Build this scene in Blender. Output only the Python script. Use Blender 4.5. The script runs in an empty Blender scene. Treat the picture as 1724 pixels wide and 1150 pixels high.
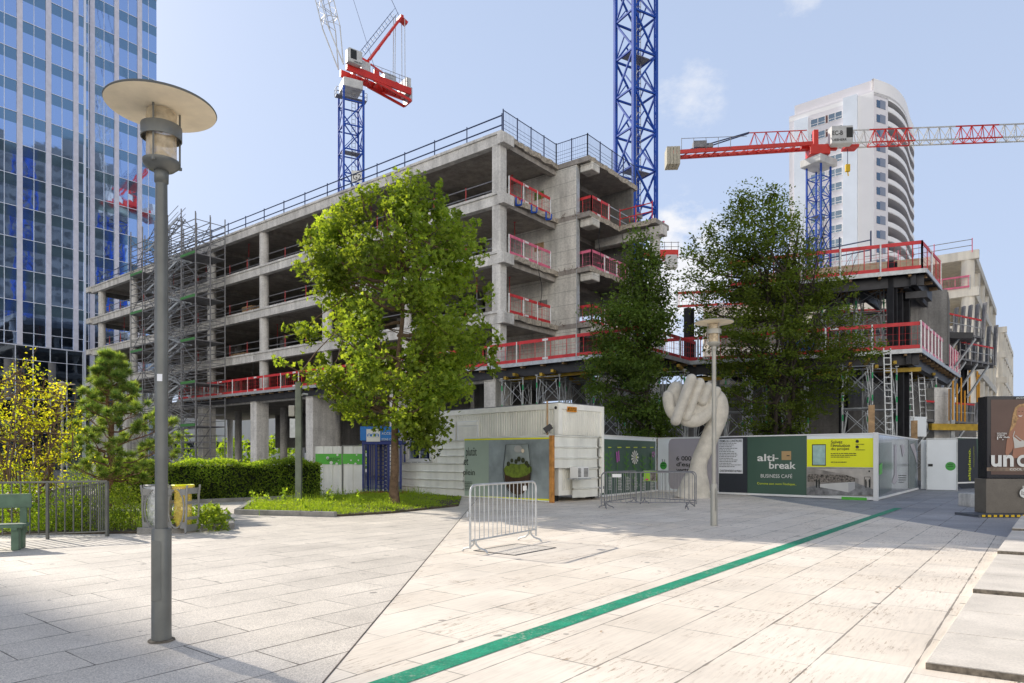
import bpy, math, random
from mathutils import Vector, Matrix
R = math.radians
SC = bpy.context.scene
COL = SC.collection
F = 1149.0; HX = 862.0; HY = 770.0; EYE = 1.55
rnd = random.Random(7)

# ------------------------------------------------------------------ helpers
def gp(px, Y, z=0.0):                     # point at depth Y seen in column px of the survey photo
    return Vector(((px-HX)/F*Y, Y, z))
def gg(px, py):                           # ground point under a pixel
    Y = EYE*F/(py-HY); return Vector(((px-HX)/F*Y, Y, 0))
def zat(py, Y): return EYE+(HY-py)/F*Y
V = Vector
def tag(o, label=None, cat=None, group=None, kind=None):
    if label: o['label'] = label
    if cat: o['category'] = cat
    if group: o['group'] = group
    if kind: o['kind'] = kind
    return o
def thing(name, label, cat, loc=(0,0,0), rz=0, group=None):
    o = bpy.data.objects.new(name, None); COL.objects.link(o)
    o.empty_display_size = .2
    loc=tuple(loc); o.location = loc if len(loc)==3 else (loc[0],loc[1],0); o.rotation_euler = (0,0,rz)
    return tag(o, label, cat, group)
def kids(o): return [c for c in bpy.data.objects if c.parent == o]
def dup(root, loc, rz, label=None):
    def rec(o, par):
        c = o.copy(); COL.objects.link(c)
        if par: c.parent = par
        for k in kids(o): rec(k, c)
        return c
    r = rec(root, None); r.location = loc; r.rotation_euler = (0,0,rz)
    if label: r['label'] = label
    return r

class MB:
    def __init__(s): s.v=[]; s.f=[]; s.m=[]; s.cur=0; s.tint=None
    def add(s, vs, fs):
        b=len(s.v); s.v += [tuple(p) for p in vs]
        for f in fs: s.f.append(tuple(b+i for i in f)); s.m.append(s.cur)
        return s
    def hexa(s, p):   # 8 points: bottom 4 ccw, top 4 ccw
        return s.add(p, [(3,2,1,0),(4,5,6,7),(0,1,5,4),(1,2,6,5),(2,3,7,6),(3,0,4,7)])
    def box(s, c, size, rz=0, ax=None):
        if ax is None: X=V((math.cos(rz),math.sin(rz),0)); Y=V((-math.sin(rz),math.cos(rz),0)); Z=V((0,0,1))
        else: X,Y,Z=ax
        c=V(c); a,b,d=size[0]/2,size[1]/2,size[2]/2
        return s.hexa([c+X*i*a+Y*j*b+Z*k*d for k in (-1,1) for i,j in ((-1,-1),(1,-1),(1,1),(-1,1))])
    def bar(s, p, q, w, h=None):
        p=V(p); q=V(q); h=h or w; d=q-p
        if d.length<1e-6: return s
        d.normalize()
        up=V((0,0,1)) if abs(d.z)<.98 else V((0,1,0))
        a=d.cross(up).normalized()*w/2; b=a.cross(d).normalized()*h/2
        vs=[p-a-b,p+a-b,p+a+b,p-a+b,q-a-b,q+a-b,q+a+b,q-a+b]
        return s.add(vs,[(0,1,2,3),(7,6,5,4),(1,0,4,5),(2,1,5,6),(3,2,6,7),(0,3,7,4)])
    def tube(s, pts, r, n=8, cap=True):
        pts=[V(p) for p in pts]; rs=r if isinstance(r,(list,tuple)) else [r]*len(pts)
        rings=[]; b0=len(s.v); prev=None
        for i,p in enumerate(pts):
            d=(pts[min(i+1,len(pts)-1)]-pts[max(i-1,0)])
            if d.length<1e-7: d=V((0,0,1))
            d.normalize()
            if prev is None:
                up=V((0,0,1)) if abs(d.z)<.9 else V((1,0,0)); a=d.cross(up).normalized()
            else:
                a=(prev-d*prev.dot(d)); a.normalize()
            prev=a; b=d.cross(a)
            rr=rs[i]; ra,rb=(rr if isinstance(rr,tuple) else (rr,rr))
            rings.append([p+a*math.cos(2*math.pi*k/n)*ra+b*math.sin(2*math.pi*k/n)*rb for k in range(n)])
        vs=[q for rg in rings for q in rg]; fs=[]
        for i in range(len(pts)-1):
            for k in range(n):
                k2=(k+1)%n; fs.append((i*n+k,i*n+k2,(i+1)*n+k2,(i+1)*n+k))
        if cap: fs.append(tuple(range(n-1,-1,-1))); fs.append(tuple((len(pts)-1)*n+k for k in range(n)))
        return s.add(vs,fs)
    def capsule(s, p, q, r0, r1=None, n=16, flat=1.0):
        p=V(p); q=V(q); r1=r1 or r0; d=(q-p); L=d.length; d.normalize(); pts=[]; rs=[]
        for i in range(7):
            a=math.pi/2*i/6; pts.append(p-d*r0*math.cos(a)); rs.append(max(r0*math.sin(a),.004))
        for i in range(1,6):
            f=i/6; pts.append(p.lerp(q,f)); rs.append(r0+(r1-r0)*f)
        for i in range(7):
            a=math.pi/2*i/6; pts.append(q+d*r1*math.sin(a)); rs.append(max(r1*math.cos(a),.004))
        return s.tube(pts,rs,n)
    def lathe(s, prof, c=(0,0,0), n=32):
        c=V(c); vs=[]; fs=[]
        for r,z in prof:
            vs += [c+V((r*math.cos(2*math.pi*k/n), r*math.sin(2*math.pi*k/n), z)) for k in range(n)]
        for i in range(len(prof)-1):
            for k in range(n):
                k2=(k+1)%n; fs.append((i*n+k,i*n+k2,(i+1)*n+k2,(i+1)*n+k))
        return s.add(vs,fs)
    def prism(s, poly, z0, z1):
        n=len(poly); area=sum(poly[i][0]*poly[(i+1)%n][1]-poly[(i+1)%n][0]*poly[i][1] for i in range(n))
        if area<0: poly=list(reversed(poly))
        vs=[(p[0],p[1],z0) for p in poly]+[(p[0],p[1],z1) for p in poly]
        fs=[tuple(range(n-1,-1,-1)),tuple(range(n,2*n))]+[(i,(i+1)%n,n+(i+1)%n,n+i) for i in range(n)]
        return s.add(vs,fs)
    def poly(s, pts): return s.add(pts,[tuple(range(len(pts)))])
    def build(s, name, mat, parent=None, loc=None, smooth=False, bevel=0):
        if parent is not None: off=V(parent.location)
        elif loc is not None: off=V(loc)
        else: off=V((0,0,0))
        me=bpy.data.meshes.new(name)
        me.from_pydata([tuple(V(p)-off) for p in s.v],[],s.f); me.update()
        mats=mat if isinstance(mat,(list,tuple)) else [mat]
        for m_ in mats: me.materials.append(m_)
        if len(mats)>1:
            me.polygons.foreach_set('material_index', s.m)
        if s.tint:
            at=me.attributes.new('tint','FLOAT','FACE'); at.data.foreach_set('value',s.tint)
        if smooth: me.polygons.foreach_set('use_smooth',[True]*len(me.polygons))
        o=bpy.data.objects.new(name,me); COL.objects.link(o)
        if parent is not None: o.parent=parent
        else: o.location=off
        if smooth:
            md=o.modifiers.new('e','EDGE_SPLIT'); md.split_angle=R(50)
        if bevel:
            md=o.modifiers.new('b','BEVEL'); md.width=bevel; md.segments=2; md.limit_method='ANGLE'
        return o

# ------------------------------------------------------------------ materials
def nt(name):
    m=bpy.data.materials.new(name); m.use_nodes=True; t=m.node_tree
    b=t.nodes['Principled BSDF']; return m,t,b
def N(t,typ,**kw):
    n=t.nodes.new(typ)
    for k,v in kw.items():
        if k in n.bl_rna.properties.keys(): setattr(n,k,v)
        else: n.inputs[k].default_value=v
    return n
def math_(t,op,a,b=None,c=None):
    n=t.nodes.new('ShaderNodeMath'); n.operation=op
    for i,x in enumerate((a,b,c)):
        if x is None: continue
        if isinstance(x,(int,float)): n.inputs[i].default_value=x
        else: t.links.new(x,n.inputs[i])
    return n.outputs[0]
def mixc(t,fac,a,b,mode='MIX'):
    n=t.nodes.new('ShaderNodeMix'); n.data_type='RGBA'; n.blend_type=mode
    for i,x in ((0,fac),(6,a),(7,b)):
        if isinstance(x,(int,float)): n.inputs[i].default_value=x
        elif isinstance(x,tuple): n.inputs[i].default_value=x if len(x)==4 else x+(1,)
        else: t.links.new(x,n.inputs[i])
    return n.outputs[2]
def ramp(t,src,stops):
    n=t.nodes.new('ShaderNodeValToRGB'); t.links.new(src,n.inputs[0])
    e=n.color_ramp.elements
    while len(e)<len(stops): e.new(.5)
    for i,(p,c) in enumerate(stops):
        e[i].position=p; e[i].color=(c,c,c,1) if isinstance(c,(int,float)) else (c if len(c)==4 else c+(1,))
    return n.outputs[0]
def noise(t,scale,detail=4,vec=None,rough=.55,sc3=None):
    if vec is None: vec=N(t,'ShaderNodeNewGeometry').outputs['Position']
    if sc3:
        mp=t.nodes.new('ShaderNodeMapping'); mp.inputs['Scale'].default_value=sc3; t.links.new(vec,mp.inputs[0]); vec=mp.outputs[0]
    n=t.nodes.new('ShaderNodeTexNoise'); n.inputs['Scale'].default_value=scale; n.inputs['Detail'].default_value=detail
    n.inputs['Roughness'].default_value=rough; t.links.new(vec,n.inputs['Vector']); return n.outputs['Fac']
def mat(name, c, rough=.6, metal=0, var=.12, scale=3.0, bump=0, streak=0, fine=0, spec=.4):
    m,t,b=nt(name); b.inputs['Roughness'].default_value=rough; b.inputs['Metallic'].default_value=metal
    b.inputs['Specular IOR Level'].default_value=spec
    col=c+(1,); cur=None
    n1=noise(t,scale); f=ramp(t,n1,[(.3,1-var*1.6),(.72,1+var*.6)])
    cur=mixc(t,1.0,col,f,'MULTIPLY')
    if streak:
        n2=noise(t,1.0,5,sc3=(2.5,2.5,.25)); g=ramp(t,n2,[(.38,1-streak),(.6,1.0)])
        cur=mixc(t,1.0,cur,g,'MULTIPLY')
    if fine:
        n3=noise(t,60,2); g=ramp(t,n3,[(.35,1-fine),(.65,1.0+fine*.3)]); cur=mixc(t,1.0,cur,g,'MULTIPLY')
    t.links.new(cur,b.inputs['Base Color'])
    if bump:
        bp=t.nodes.new('ShaderNodeBump'); bp.inputs['Strength'].default_value=bump; bp.inputs['Distance'].default_value=.02
        t.links.new(noise(t,18,5),bp.inputs['Height']); t.links.new(bp.outputs[0],b.inputs['Normal'])
    return m
def flat(name,c,rough=.45): return mat(name,c,rough,var=.05,scale=2)

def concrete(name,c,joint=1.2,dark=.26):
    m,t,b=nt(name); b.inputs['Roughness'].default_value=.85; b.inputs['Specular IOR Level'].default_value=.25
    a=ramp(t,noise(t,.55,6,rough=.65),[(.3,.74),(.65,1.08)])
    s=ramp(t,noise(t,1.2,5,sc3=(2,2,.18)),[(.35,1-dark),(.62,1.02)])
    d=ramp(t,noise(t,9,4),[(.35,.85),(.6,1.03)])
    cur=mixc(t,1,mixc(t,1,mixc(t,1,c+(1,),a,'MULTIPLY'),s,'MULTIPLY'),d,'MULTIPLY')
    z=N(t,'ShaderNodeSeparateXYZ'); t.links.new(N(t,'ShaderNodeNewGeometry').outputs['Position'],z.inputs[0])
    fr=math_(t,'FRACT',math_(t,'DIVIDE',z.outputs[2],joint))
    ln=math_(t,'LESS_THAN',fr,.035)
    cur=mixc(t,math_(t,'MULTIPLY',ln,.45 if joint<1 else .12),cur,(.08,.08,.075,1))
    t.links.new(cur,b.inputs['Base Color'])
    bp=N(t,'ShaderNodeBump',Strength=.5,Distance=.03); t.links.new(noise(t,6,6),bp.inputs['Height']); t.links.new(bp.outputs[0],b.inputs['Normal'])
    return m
def leafmat(name,c1,c2,c3,trans=.45,scale=1.3):
    m,t,b=nt(name); out=t.nodes['Material Output']; t.nodes.remove(b)
    n1=noise(t,scale,3); n2=noise(t,14,2)
    cur=mixc(t,ramp(t,n1,[(.35,0.),(.65,1.)]),c1+(1,),c2+(1,))
    cur=mixc(t,ramp(t,n2,[(.5,0.),(.72,1.)]),cur,c3+(1,))
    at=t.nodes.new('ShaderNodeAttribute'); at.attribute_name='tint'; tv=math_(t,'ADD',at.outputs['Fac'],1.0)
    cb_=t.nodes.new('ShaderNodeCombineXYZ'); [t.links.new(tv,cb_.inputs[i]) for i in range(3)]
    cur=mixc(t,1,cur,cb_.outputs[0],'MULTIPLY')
    d=N(t,'ShaderNodeBsdfPrincipled'); d.inputs['Roughness'].default_value=.6; d.inputs['Specular IOR Level'].default_value=.22
    t.links.new(cur,d.inputs['Base Color'])
    tr=t.nodes.new('ShaderNodeBsdfTranslucent')
    t.links.new(mixc(t,1,cur,(2.6,2.3,.8,1),'MULTIPLY'),tr.inputs[0])
    mx=t.nodes.new('ShaderNodeMixShader'); mx.inputs[0].default_value=trans
    t.links.new(d.outputs[0],mx.inputs[1]); t.links.new(tr.outputs[0],mx.inputs[2]); t.links.new(mx.outputs[0],out.inputs[0])
    return m

# paving: rows along (.615,.788), staggered slabs with own tint
def paving(name, c, tint, row=.6, length=1.25, kind='granite', joint=.012, seed=0.0):
    m,t,b=nt(name); b.inputs['Roughness'].default_value=.62; b.inputs['Specular IOR Level'].default_value=.3
    pos=N(t,'ShaderNodeNewGeometry').outputs['Position']
    mp=t.nodes.new('ShaderNodeMapping'); mp.inputs['Rotation'].default_value=(0,0,-math.atan2(.788,.615)); t.links.new(pos,mp.inputs[0])
    sp=t.nodes.new('ShaderNodeSeparateXYZ'); t.links.new(mp.outputs[0],sp.inputs[0])
    u,v=sp.outputs[0],sp.outputs[1]
    vr=math_(t,'DIVIDE',math_(t,'ADD',v,100+seed),row); ri=math_(t,'FLOOR',vr); fv=math_(t,'FRACT',vr)
    wn=t.nodes.new('ShaderNodeTexWhiteNoise'); wn.noise_dimensions='1D'; t.links.new(ri,wn.inputs['W'])
    off=math_(t,'MULTIPLY',wn.outputs[0],.7)
    par=math_(t,'MULTIPLY',math_(t,'MODULO',ri,2.0),.5)
    ur=math_(t,'ADD',math_(t,'DIVIDE',math_(t,'ADD',u,200),length),math_(t,'ADD',off,par)); ui=math_(t,'FLOOR',ur); fu=math_(t,'FRACT',ur)
    cx=t.nodes.new('ShaderNodeCombineXYZ'); t.links.new(ui,cx.inputs[0]); t.links.new(ri,cx.inputs[1])
    w2=t.nodes.new('ShaderNodeTexWhiteNoise'); w2.noise_dimensions='3D'; t.links.new(cx.outputs[0],w2.inputs[0])
    dv=math_(t,'MULTIPLY',math_(t,'MINIMUM',fv,math_(t,'SUBTRACT',1.0,fv)),row)
    du=math_(t,'MULTIPLY',math_(t,'MINIMUM',fu,math_(t,'SUBTRACT',1.0,fu)),length)
    jn=noise(t,2.2,3); jw=math_(t,'MULTIPLY',ramp(t,jn,[(.35,.15),(.65,1.)]),joint)      # joints that open and close
    ju=math_(t,'LESS_THAN',du,math_(t,'MULTIPLY',jw,.7)); jv=math_(t,'LESS_THAN',dv,jw)
    jm=math_(t,'MAXIMUM',ju,jv)
    cur=mixc(t,w2.outputs[0],c+(1,),tint+(1,))
    if kind=='granite':
        sp1=ramp(t,noise(t,95,3,rough=.7),[(.36,.50),(.62,1.15)]); cur=mixc(t,.8,cur,sp1,'MULTIPLY')
        big=ramp(t,noise(t,.7,7,rough=.65),[(.3,.76),(.62,1.03)]); cur=mixc(t,1,cur,big,'MULTIPLY')
        rust=ramp(t,noise(t,1.7,4),[(.70,0.),(.8,1.)]); cur=mixc(t,math_(t,'MULTIPLY',rust,.25),cur,(.42,.27,.15,1))
    else:
        vein=ramp(t,noise(t,7,6,vec=mp.outputs[0],sc3=(.35,4.5,1)),[(.28,.84),(.55,1.03)]); cur=mixc(t,.7,cur,vein,'MULTIPLY')
        pit=ramp(t,noise(t,8,8,vec=mp.outputs[0],sc3=(.55,3.6,1),rough=.78),[(.54,0.),(.60,1.)])
        gate=ramp(t,noise(t,1.1,4),[(.47,.0),(.60,1.)])
        cur=mixc(t,math_(t,'MULTIPLY',math_(t,'MULTIPLY',pit,gate),.8),cur,(.33,.22,.13,1))
        big=ramp(t,noise(t,.6,7,rough=.65),[(.3,.80),(.62,1.03)]); cur=mixc(t,1,cur,big,'MULTIPLY')
    spot=ramp(t,noise(t,5.3,2,rough=.3),[(.745,0.),(.76,1.)])
    cur=mixc(t,math_(t,'MULTIPLY',spot,.6),cur,(.10,.09,.08,1))
    cur=mixc(t,math_(t,'MULTIPLY',jm,.85 if kind=='granite' else .68),cur,(.085,.07,.055,1))
    t.links.new(cur,b.inputs['Base Color'])
    hh=math_(t,'MULTIPLY',jm,-1.0); hh=math_(t,'ADD',hh,math_(t,'MULTIPLY',w2.outputs[0],.25))
    bp=N(t,'ShaderNodeBump',Strength=.5,Distance=.006); t.links.new(hh,bp.inputs['Height']); t.links.new(bp.outputs[0],b.inputs['Normal'])
    return m
def glassy(name,tint,rough=.03,wob=.3,base=(.02,.035,.06)):
    m,t,b=nt(name); out=t.nodes['Material Output']
    b.inputs['Base Color'].default_value=base+(1,); b.inputs['Roughness'].default_value=.15
    g=t.nodes.new('ShaderNodeBsdfGlossy'); g.inputs['Color'].default_value=tint+(1,); g.inputs['Roughness'].default_value=rough
    bp=N(t,'ShaderNodeBump',Strength=wob,Distance=.05); t.links.new(noise(t,.55,2),bp.inputs['Height']); t.links.new(bp.outputs[0],g.inputs['Normal'])
    mx=t.nodes.new('ShaderNodeMixShader'); mx.inputs[0].default_value=.82
    t.links.new(b.outputs[0],mx.inputs[1]); t.links.new(g.outputs[0],mx.inputs[2]); t.links.new(mx.outputs[0],out.inputs[0])
    return m
def clear(name,c,alpha=.35,rough=.05):
    m,t,b=nt(name); out=t.nodes['Material Output']; b.inputs['Base Color'].default_value=c+(1,); b.inputs['Roughness'].default_value=rough
    tr=t.nodes.new('ShaderNodeBsdfTransparent'); mx=t.nodes.new('ShaderNodeMixShader')
    n=ramp(t,noise(t,14,3),[(.3,max(alpha-.2,0)),(.7,min(alpha+.25,1))]); t.links.new(n,mx.inputs[0])
    t.links.new(tr.outputs[0],mx.inputs[1]); t.links.new(b.outputs[0],mx.inputs[2]); t.links.new(mx.outputs[0],out.inputs[0])
    return m

M={}
M['granite']=paving('granite_paving',(.89,.805,.70),(.79,.715,.625),.6,1.25,'granite')
M['trav']=paving('travertine_paving',(.90,.805,.69),(.85,.75,.63),.62,1.15,'trav',seed=.3)
M['dgranite']=paving('dark_granite_paving',(.38,.39,.42),(.46,.455,.47),.75,1.0,'granite',seed=.1)
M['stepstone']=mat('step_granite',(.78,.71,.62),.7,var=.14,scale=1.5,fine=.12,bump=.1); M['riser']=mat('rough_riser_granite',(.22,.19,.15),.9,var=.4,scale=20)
M['kerb']=mat('kerb_stone',(.30,.29,.27),.8,var=.2,scale=3,fine=.2,bump=.2)
M['green_paint']=mat('green_line_paint',(.012,.36,.20),.6,var=.2,scale=5,fine=.3)
_t=M['green_paint'].node_tree; _b=_t.nodes['Principled BSDF']; _l=_b.inputs['Base Color'].links[0].from_socket
_w=ramp(_t,noise(_t,26,6,rough=.75),[(.52,0.),(.66,1.)]); _g=ramp(_t,noise(_t,1.6,3),[(.45,.15),(.65,1.)])
_t.links.new(mixc(_t,math_(_t,'MULTIPLY',_w,_g),_l,(.62,.55,.45,1)),_b.inputs['Base Color'])
M['conc']=concrete('raw_concrete',(.76,.735,.69))
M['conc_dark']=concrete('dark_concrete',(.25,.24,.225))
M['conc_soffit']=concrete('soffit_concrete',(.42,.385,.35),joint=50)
M['conc_wall']=concrete('board_marked_concrete',(.78,.75,.68),joint=.85)
M['rubble']=mat('broken_concrete_edge',(.50,.44,.36),.95,var=.35,scale=7,bump=1.0)
M['steel_dark']=mat('dark_steel',(.045,.045,.05),.5,.3,var=.2)
M['galv']=mat('galvanised_steel',(.52,.54,.55),.42,.35,var=.15,scale=6)
M['galv_dk']=mat('dull_scaffold_steel',(.24,.24,.25),.5,.3,var=.2,scale=6)
M['dullred']=mat('dull_red_post',(.42,.05,.05),.6,var=.2)
M['red']=mat('red_guard_paint',(.66,.04,.045),.5,var=.2,scale=3)
M['pink']=mat('faded_pink_guard_paint',(.78,.17,.28),.5,var=.2,scale=3)
M['white']=mat('white_paint',(.78,.78,.76),.45,var=.06,scale=1.2)
M['sheet']=mat('cream_white_sheet',(.84,.84,.77),.45,var=.08,scale=1.2,streak=.12)
M['cabin']=mat('cream_cabin_panel',(.88,.86,.77),.5,var=.06,scale=1.5,streak=.1)
M['cabin_lt']=mat('cream_cabin_trim',(.92,.90,.82),.5,var=.06)
M['blue']=mat('blue_crane_paint',(.012,.075,.42),.7,var=.12,scale=1)
M['gateblue']=mat('dark_blue_gate_paint',(.012,.03,.20),.4,var=.1)
M['signblue']=flat('sign_blue',(.01,.17,.52))
M['cranered']=mat('red_crane_paint',(.62,.03,.02),.4,var=.1,scale=1)
M['cranewhite']=mat('pale_crane_steel',(.62,.62,.60),.45,var=.15,scale=1)
M['timber']=mat('timber',(.42,.27,.14),.75,var=.25,scale=5)
M['orangewood']=mat('orange_timber',(.55,.25,.06),.7,var=.25,scale=5)
M['yellowbeam']=mat('yellow_formwork_beam',(.50,.32,.03),.6,var=.25,scale=3)
M['black']=flat('black_plastic',(.02,.02,.022),.4)
M['lamp_metal']=mat('lamp_post_grey',(.17,.175,.165),.42,.35,var=.18,scale=3,streak=.15)
M['lamp_metal_lt']=mat('lamp_post_weathered',(.38,.37,.33),.45,.3,var=.12,scale=3,streak=.1)
M['cream']=mat('lamp_reflector_cream',(.92,.79,.58),.5,var=.15,scale=3)
M['lampglass']=clear('lamp_frosted_glass',(.62,.50,.33),.62,.15)
M['stone']=mat('sculpture_stone',(.62,.58,.50),.85,var=.14,scale=3,bump=.35,fine=.12)
M['bench']=mat('green_bench_paint',(.10,.17,.115),.55,var=.25,scale=4)
M['bin']=mat('bin_frame_metal',(.27,.27,.26),.5,.2,var=.15)
M['bag']=clear('clear_rubbish_bag',(.70,.72,.74),.5,.2)
M['ybag']=clear('yellow_rubbish_bag',(.78,.60,.12),.5,.25)
M['bark']=mat('brown_bark',(.17,.11,.07),.9,var=.3,scale=9,bump=.8)
M['bark_dk']=mat('dark_bark',(.055,.042,.035),.9,var=.3,scale=9,bump=.8)
M['pinebark']=mat('reddish_pine_bark',(.22,.12,.07),.9,var=.3,scale=9,bump=.8)
M['soil']=mat('planting_soil',(.09,.07,.045),.95,var=.35,scale=4,bump=1)
M['maple']=leafmat('maple_leaves',(.085,.14,.02),(.14,.20,.03),(.23,.27,.05),.54,1.4)
M['darkleaf']=leafmat('dark_elm_leaves',(.05,.09,.018),(.075,.125,.022),(.13,.17,.035),.35,.6)
M['elmleaf']=leafmat('hornbeam_leaves',(.06,.10,.016),(.095,.135,.022),(.16,.19,.035),.42,.6)
M['yellowleaf']=leafmat('yellow_leaves',(.22,.31,.02),(.38,.38,.025),(.50,.42,.04),.55,1.4)
M['pine']=leafmat('pine_needles',(.07,.14,.04),(.17,.24,.06),(.30,.34,.11),.45,3.0)
M['hedge']=leafmat('hedge_leaves',(.08,.14,.02),(.17,.25,.035),(.30,.37,.06),.5,2.2)
M['weed']=leafmat('bright_weeds',(.14,.24,.025),(.22,.33,.035),(.30,.38,.06),.55,1.6)
M['redsafety']=M['red']
# posters
M['p_dgreen']=mat('poster_dark_green',(.06,.115,.085),.3,var=.06,scale=1)
M['p_black']=mat('poster_anthracite',(.035,.04,.05),.3,var=.06,scale=1)
M['p_grey']=mat('poster_grey',(.40,.37,.40),.35,var=.05,scale=1)
M['p_white']=mat('poster_white',(.80,.84,.86),.35,var=.05,scale=1)
M['p_paper']=mat('poster_paper',(.84,.85,.88),.4,var=.04,scale=1)
M['p_yellow']=mat('poster_yellow',(.85,.86,.01),.35,var=.04,scale=1)
M['p_sage']=mat('poster_sage',(.36,.44,.36),.4,var=.06,scale=1)
M['p_grad']=mat('poster_misty_grey',(.32,.37,.38),.4,var=.3,scale=.9)
M['p_ink']=flat('ink',(.02,.022,.02))
M['p_lime']=flat('lime_ink',(.62,.72,.03))
M['p_green']=flat('apple_green',(.06,.36,.06))
M['p_band']=flat('green_band',(.10,.45,.05))
M['p_lt']=flat('pale_ink',(.72,.72,.68))
M['p_wood']=flat('tan_wood_square',(.45,.30,.14))
M['p_pink']=flat('pink_petals',(.45,.12,.42)); M['p_mag']=flat('magenta_petals',(.35,.03,.22)); M['p_leaf']=flat('printed_leaf_green',(.09,.24,.04))
M['p_hill']=mat('printed_hill',(.16,.22,.02),.4,var=.3,scale=8); M['p_wine']=mat('printed_earth',(.07,.035,.015),.4,var=.4,scale=9)
M['p_bush']=mat('printed_bush',(.05,.055,.015),.4,var=.5,scale=14); M['p_glow']=flat('printed_sun',(.8,.66,.5))
M['p_brown']=mat('ad_brown',(.115,.065,.05),.35,var=.1,scale=2); M['p_skin']=flat('printed_skin',(.36,.17,.105)); M['p_hair']=mat('printed_hair',(.50,.29,.12),.4,var=.4,scale=12)
M['p_cloth']=flat('printed_white_cloth',(.55,.53,.48)); M['p_photo1']=mat('photo_ceiling',(.33,.30,.27),.4,var=.3,scale=3); M['p_photo2']=mat('photo_floor',(.25,.25,.25),.3,var=.4,scale=5)
M['p_photo3']=mat('photo_shelves',(.22,.19,.16),.4,var=.7,scale=16); M['p_orange']=flat('orange_sign',(.75,.28,.01)); M['p_teal']=mat('pale_teal_window',(.38,.56,.52),.15,var=.15,scale=5)
M['kiosk']=mat('kiosk_brown_metal',(.17,.15,.125),.5,.2,var=.08,scale=4,fine=.2)
M['kiosk_frame']=flat('kiosk_black_frame',(.015,.015,.02),.2)
M['haz_y']=flat('hazard_yellow',(.70,.45,.01)); M['greenpl']=flat('green_plank_end',(.06,.22,.05))
M['greenmark']=flat('green_tube_mark',(.03,.40,.14))
# towers
M['glass_v']=glassy('vision_glass',(.42,.57,.86),wob=.12); M['glass_s']=glassy('spandrel_glass',(.21,.33,.44),.06,.08)
M['glass_b']=glassy('dark_base_glass',(.26,.30,.35),.04)
M['pier']=mat('grey_stone_pier',(.66,.66,.75),.55,var=.08,scale=2); M['mull']=mat('aluminium_mullion',(.70,.74,.84),.35,.2,var=.05)
M['twhite']=mat('tower_white_render',(.93,.91,.90),.7,var=.04,scale=.15); M['tgrey']=mat('tower_grey_render',(.80,.77,.79),.7,var=.05,scale=.15)
M['tpanel']=mat('tower_pale_blue_panel',(.82,.88,.95),.4,var=.06,scale=.2); M['twin']=glassy('tower_window_glass',(.16,.21,.26),.05,.1)
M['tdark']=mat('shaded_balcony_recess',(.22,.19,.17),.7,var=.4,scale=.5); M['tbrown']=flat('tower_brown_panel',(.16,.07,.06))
M['offpan']=mat('office_cladding',(.45,.45,.47),.6,var=.1,scale=.2); M['netting']=clear('orange_debris_net',(.40,.16,.10),.45,.8)

# ------------------------------------------------------------------ text
def lettering(body, O, xdir, up, mat_, parent, size=.2, width=None, height=None, align='LEFT', name='lettering', bold=0):
    cu=bpy.data.curves.new('t','FONT'); cu.body=body; cu.size=1; cu.align_x='LEFT'; cu.offset=bold*.35
    ob=bpy.data.objects.new('t',cu); COL.objects.link(ob)
    bpy.context.view_layer.update()
    me=bpy.data.meshes.new_from_object(ob.evaluated_get(bpy.context.evaluated_depsgraph_get()))
    bpy.data.objects.remove(ob); bpy.data.curves.remove(cu)
    xs=[v.co.x for v in me.vertices]; ys=[v.co.y for v in me.vertices]
    x0,x1=min(xs),max(xs); y0,y1=min(ys),max(ys)
    sx=sy=size
    if height: sy=height/(y1-y0); sx=sy
    if width:
        sx=width/(x1-x0)
        if not height: sy=sx
    X=V(xdir).normalized(); U=V(up).normalized(); O=V(O)
    w=(x1-x0)*sx; ofs={'LEFT':0,'CENTER':-w/2,'RIGHT':-w}[align]
    off=V(parent.location) if parent else V((0,0,0))
    for v in me.vertices:
        v.co = O + X*((v.co.x-x0)*sx+ofs) + U*((v.co.y-(y0 if height else 0))*sy) - off
    me.name=name; me.materials.clear(); me.materials.append(mat_)
    o=bpy.data.objects.new(name,me); COL.objects.link(o)
    if parent: o.parent=parent
    return o

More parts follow.
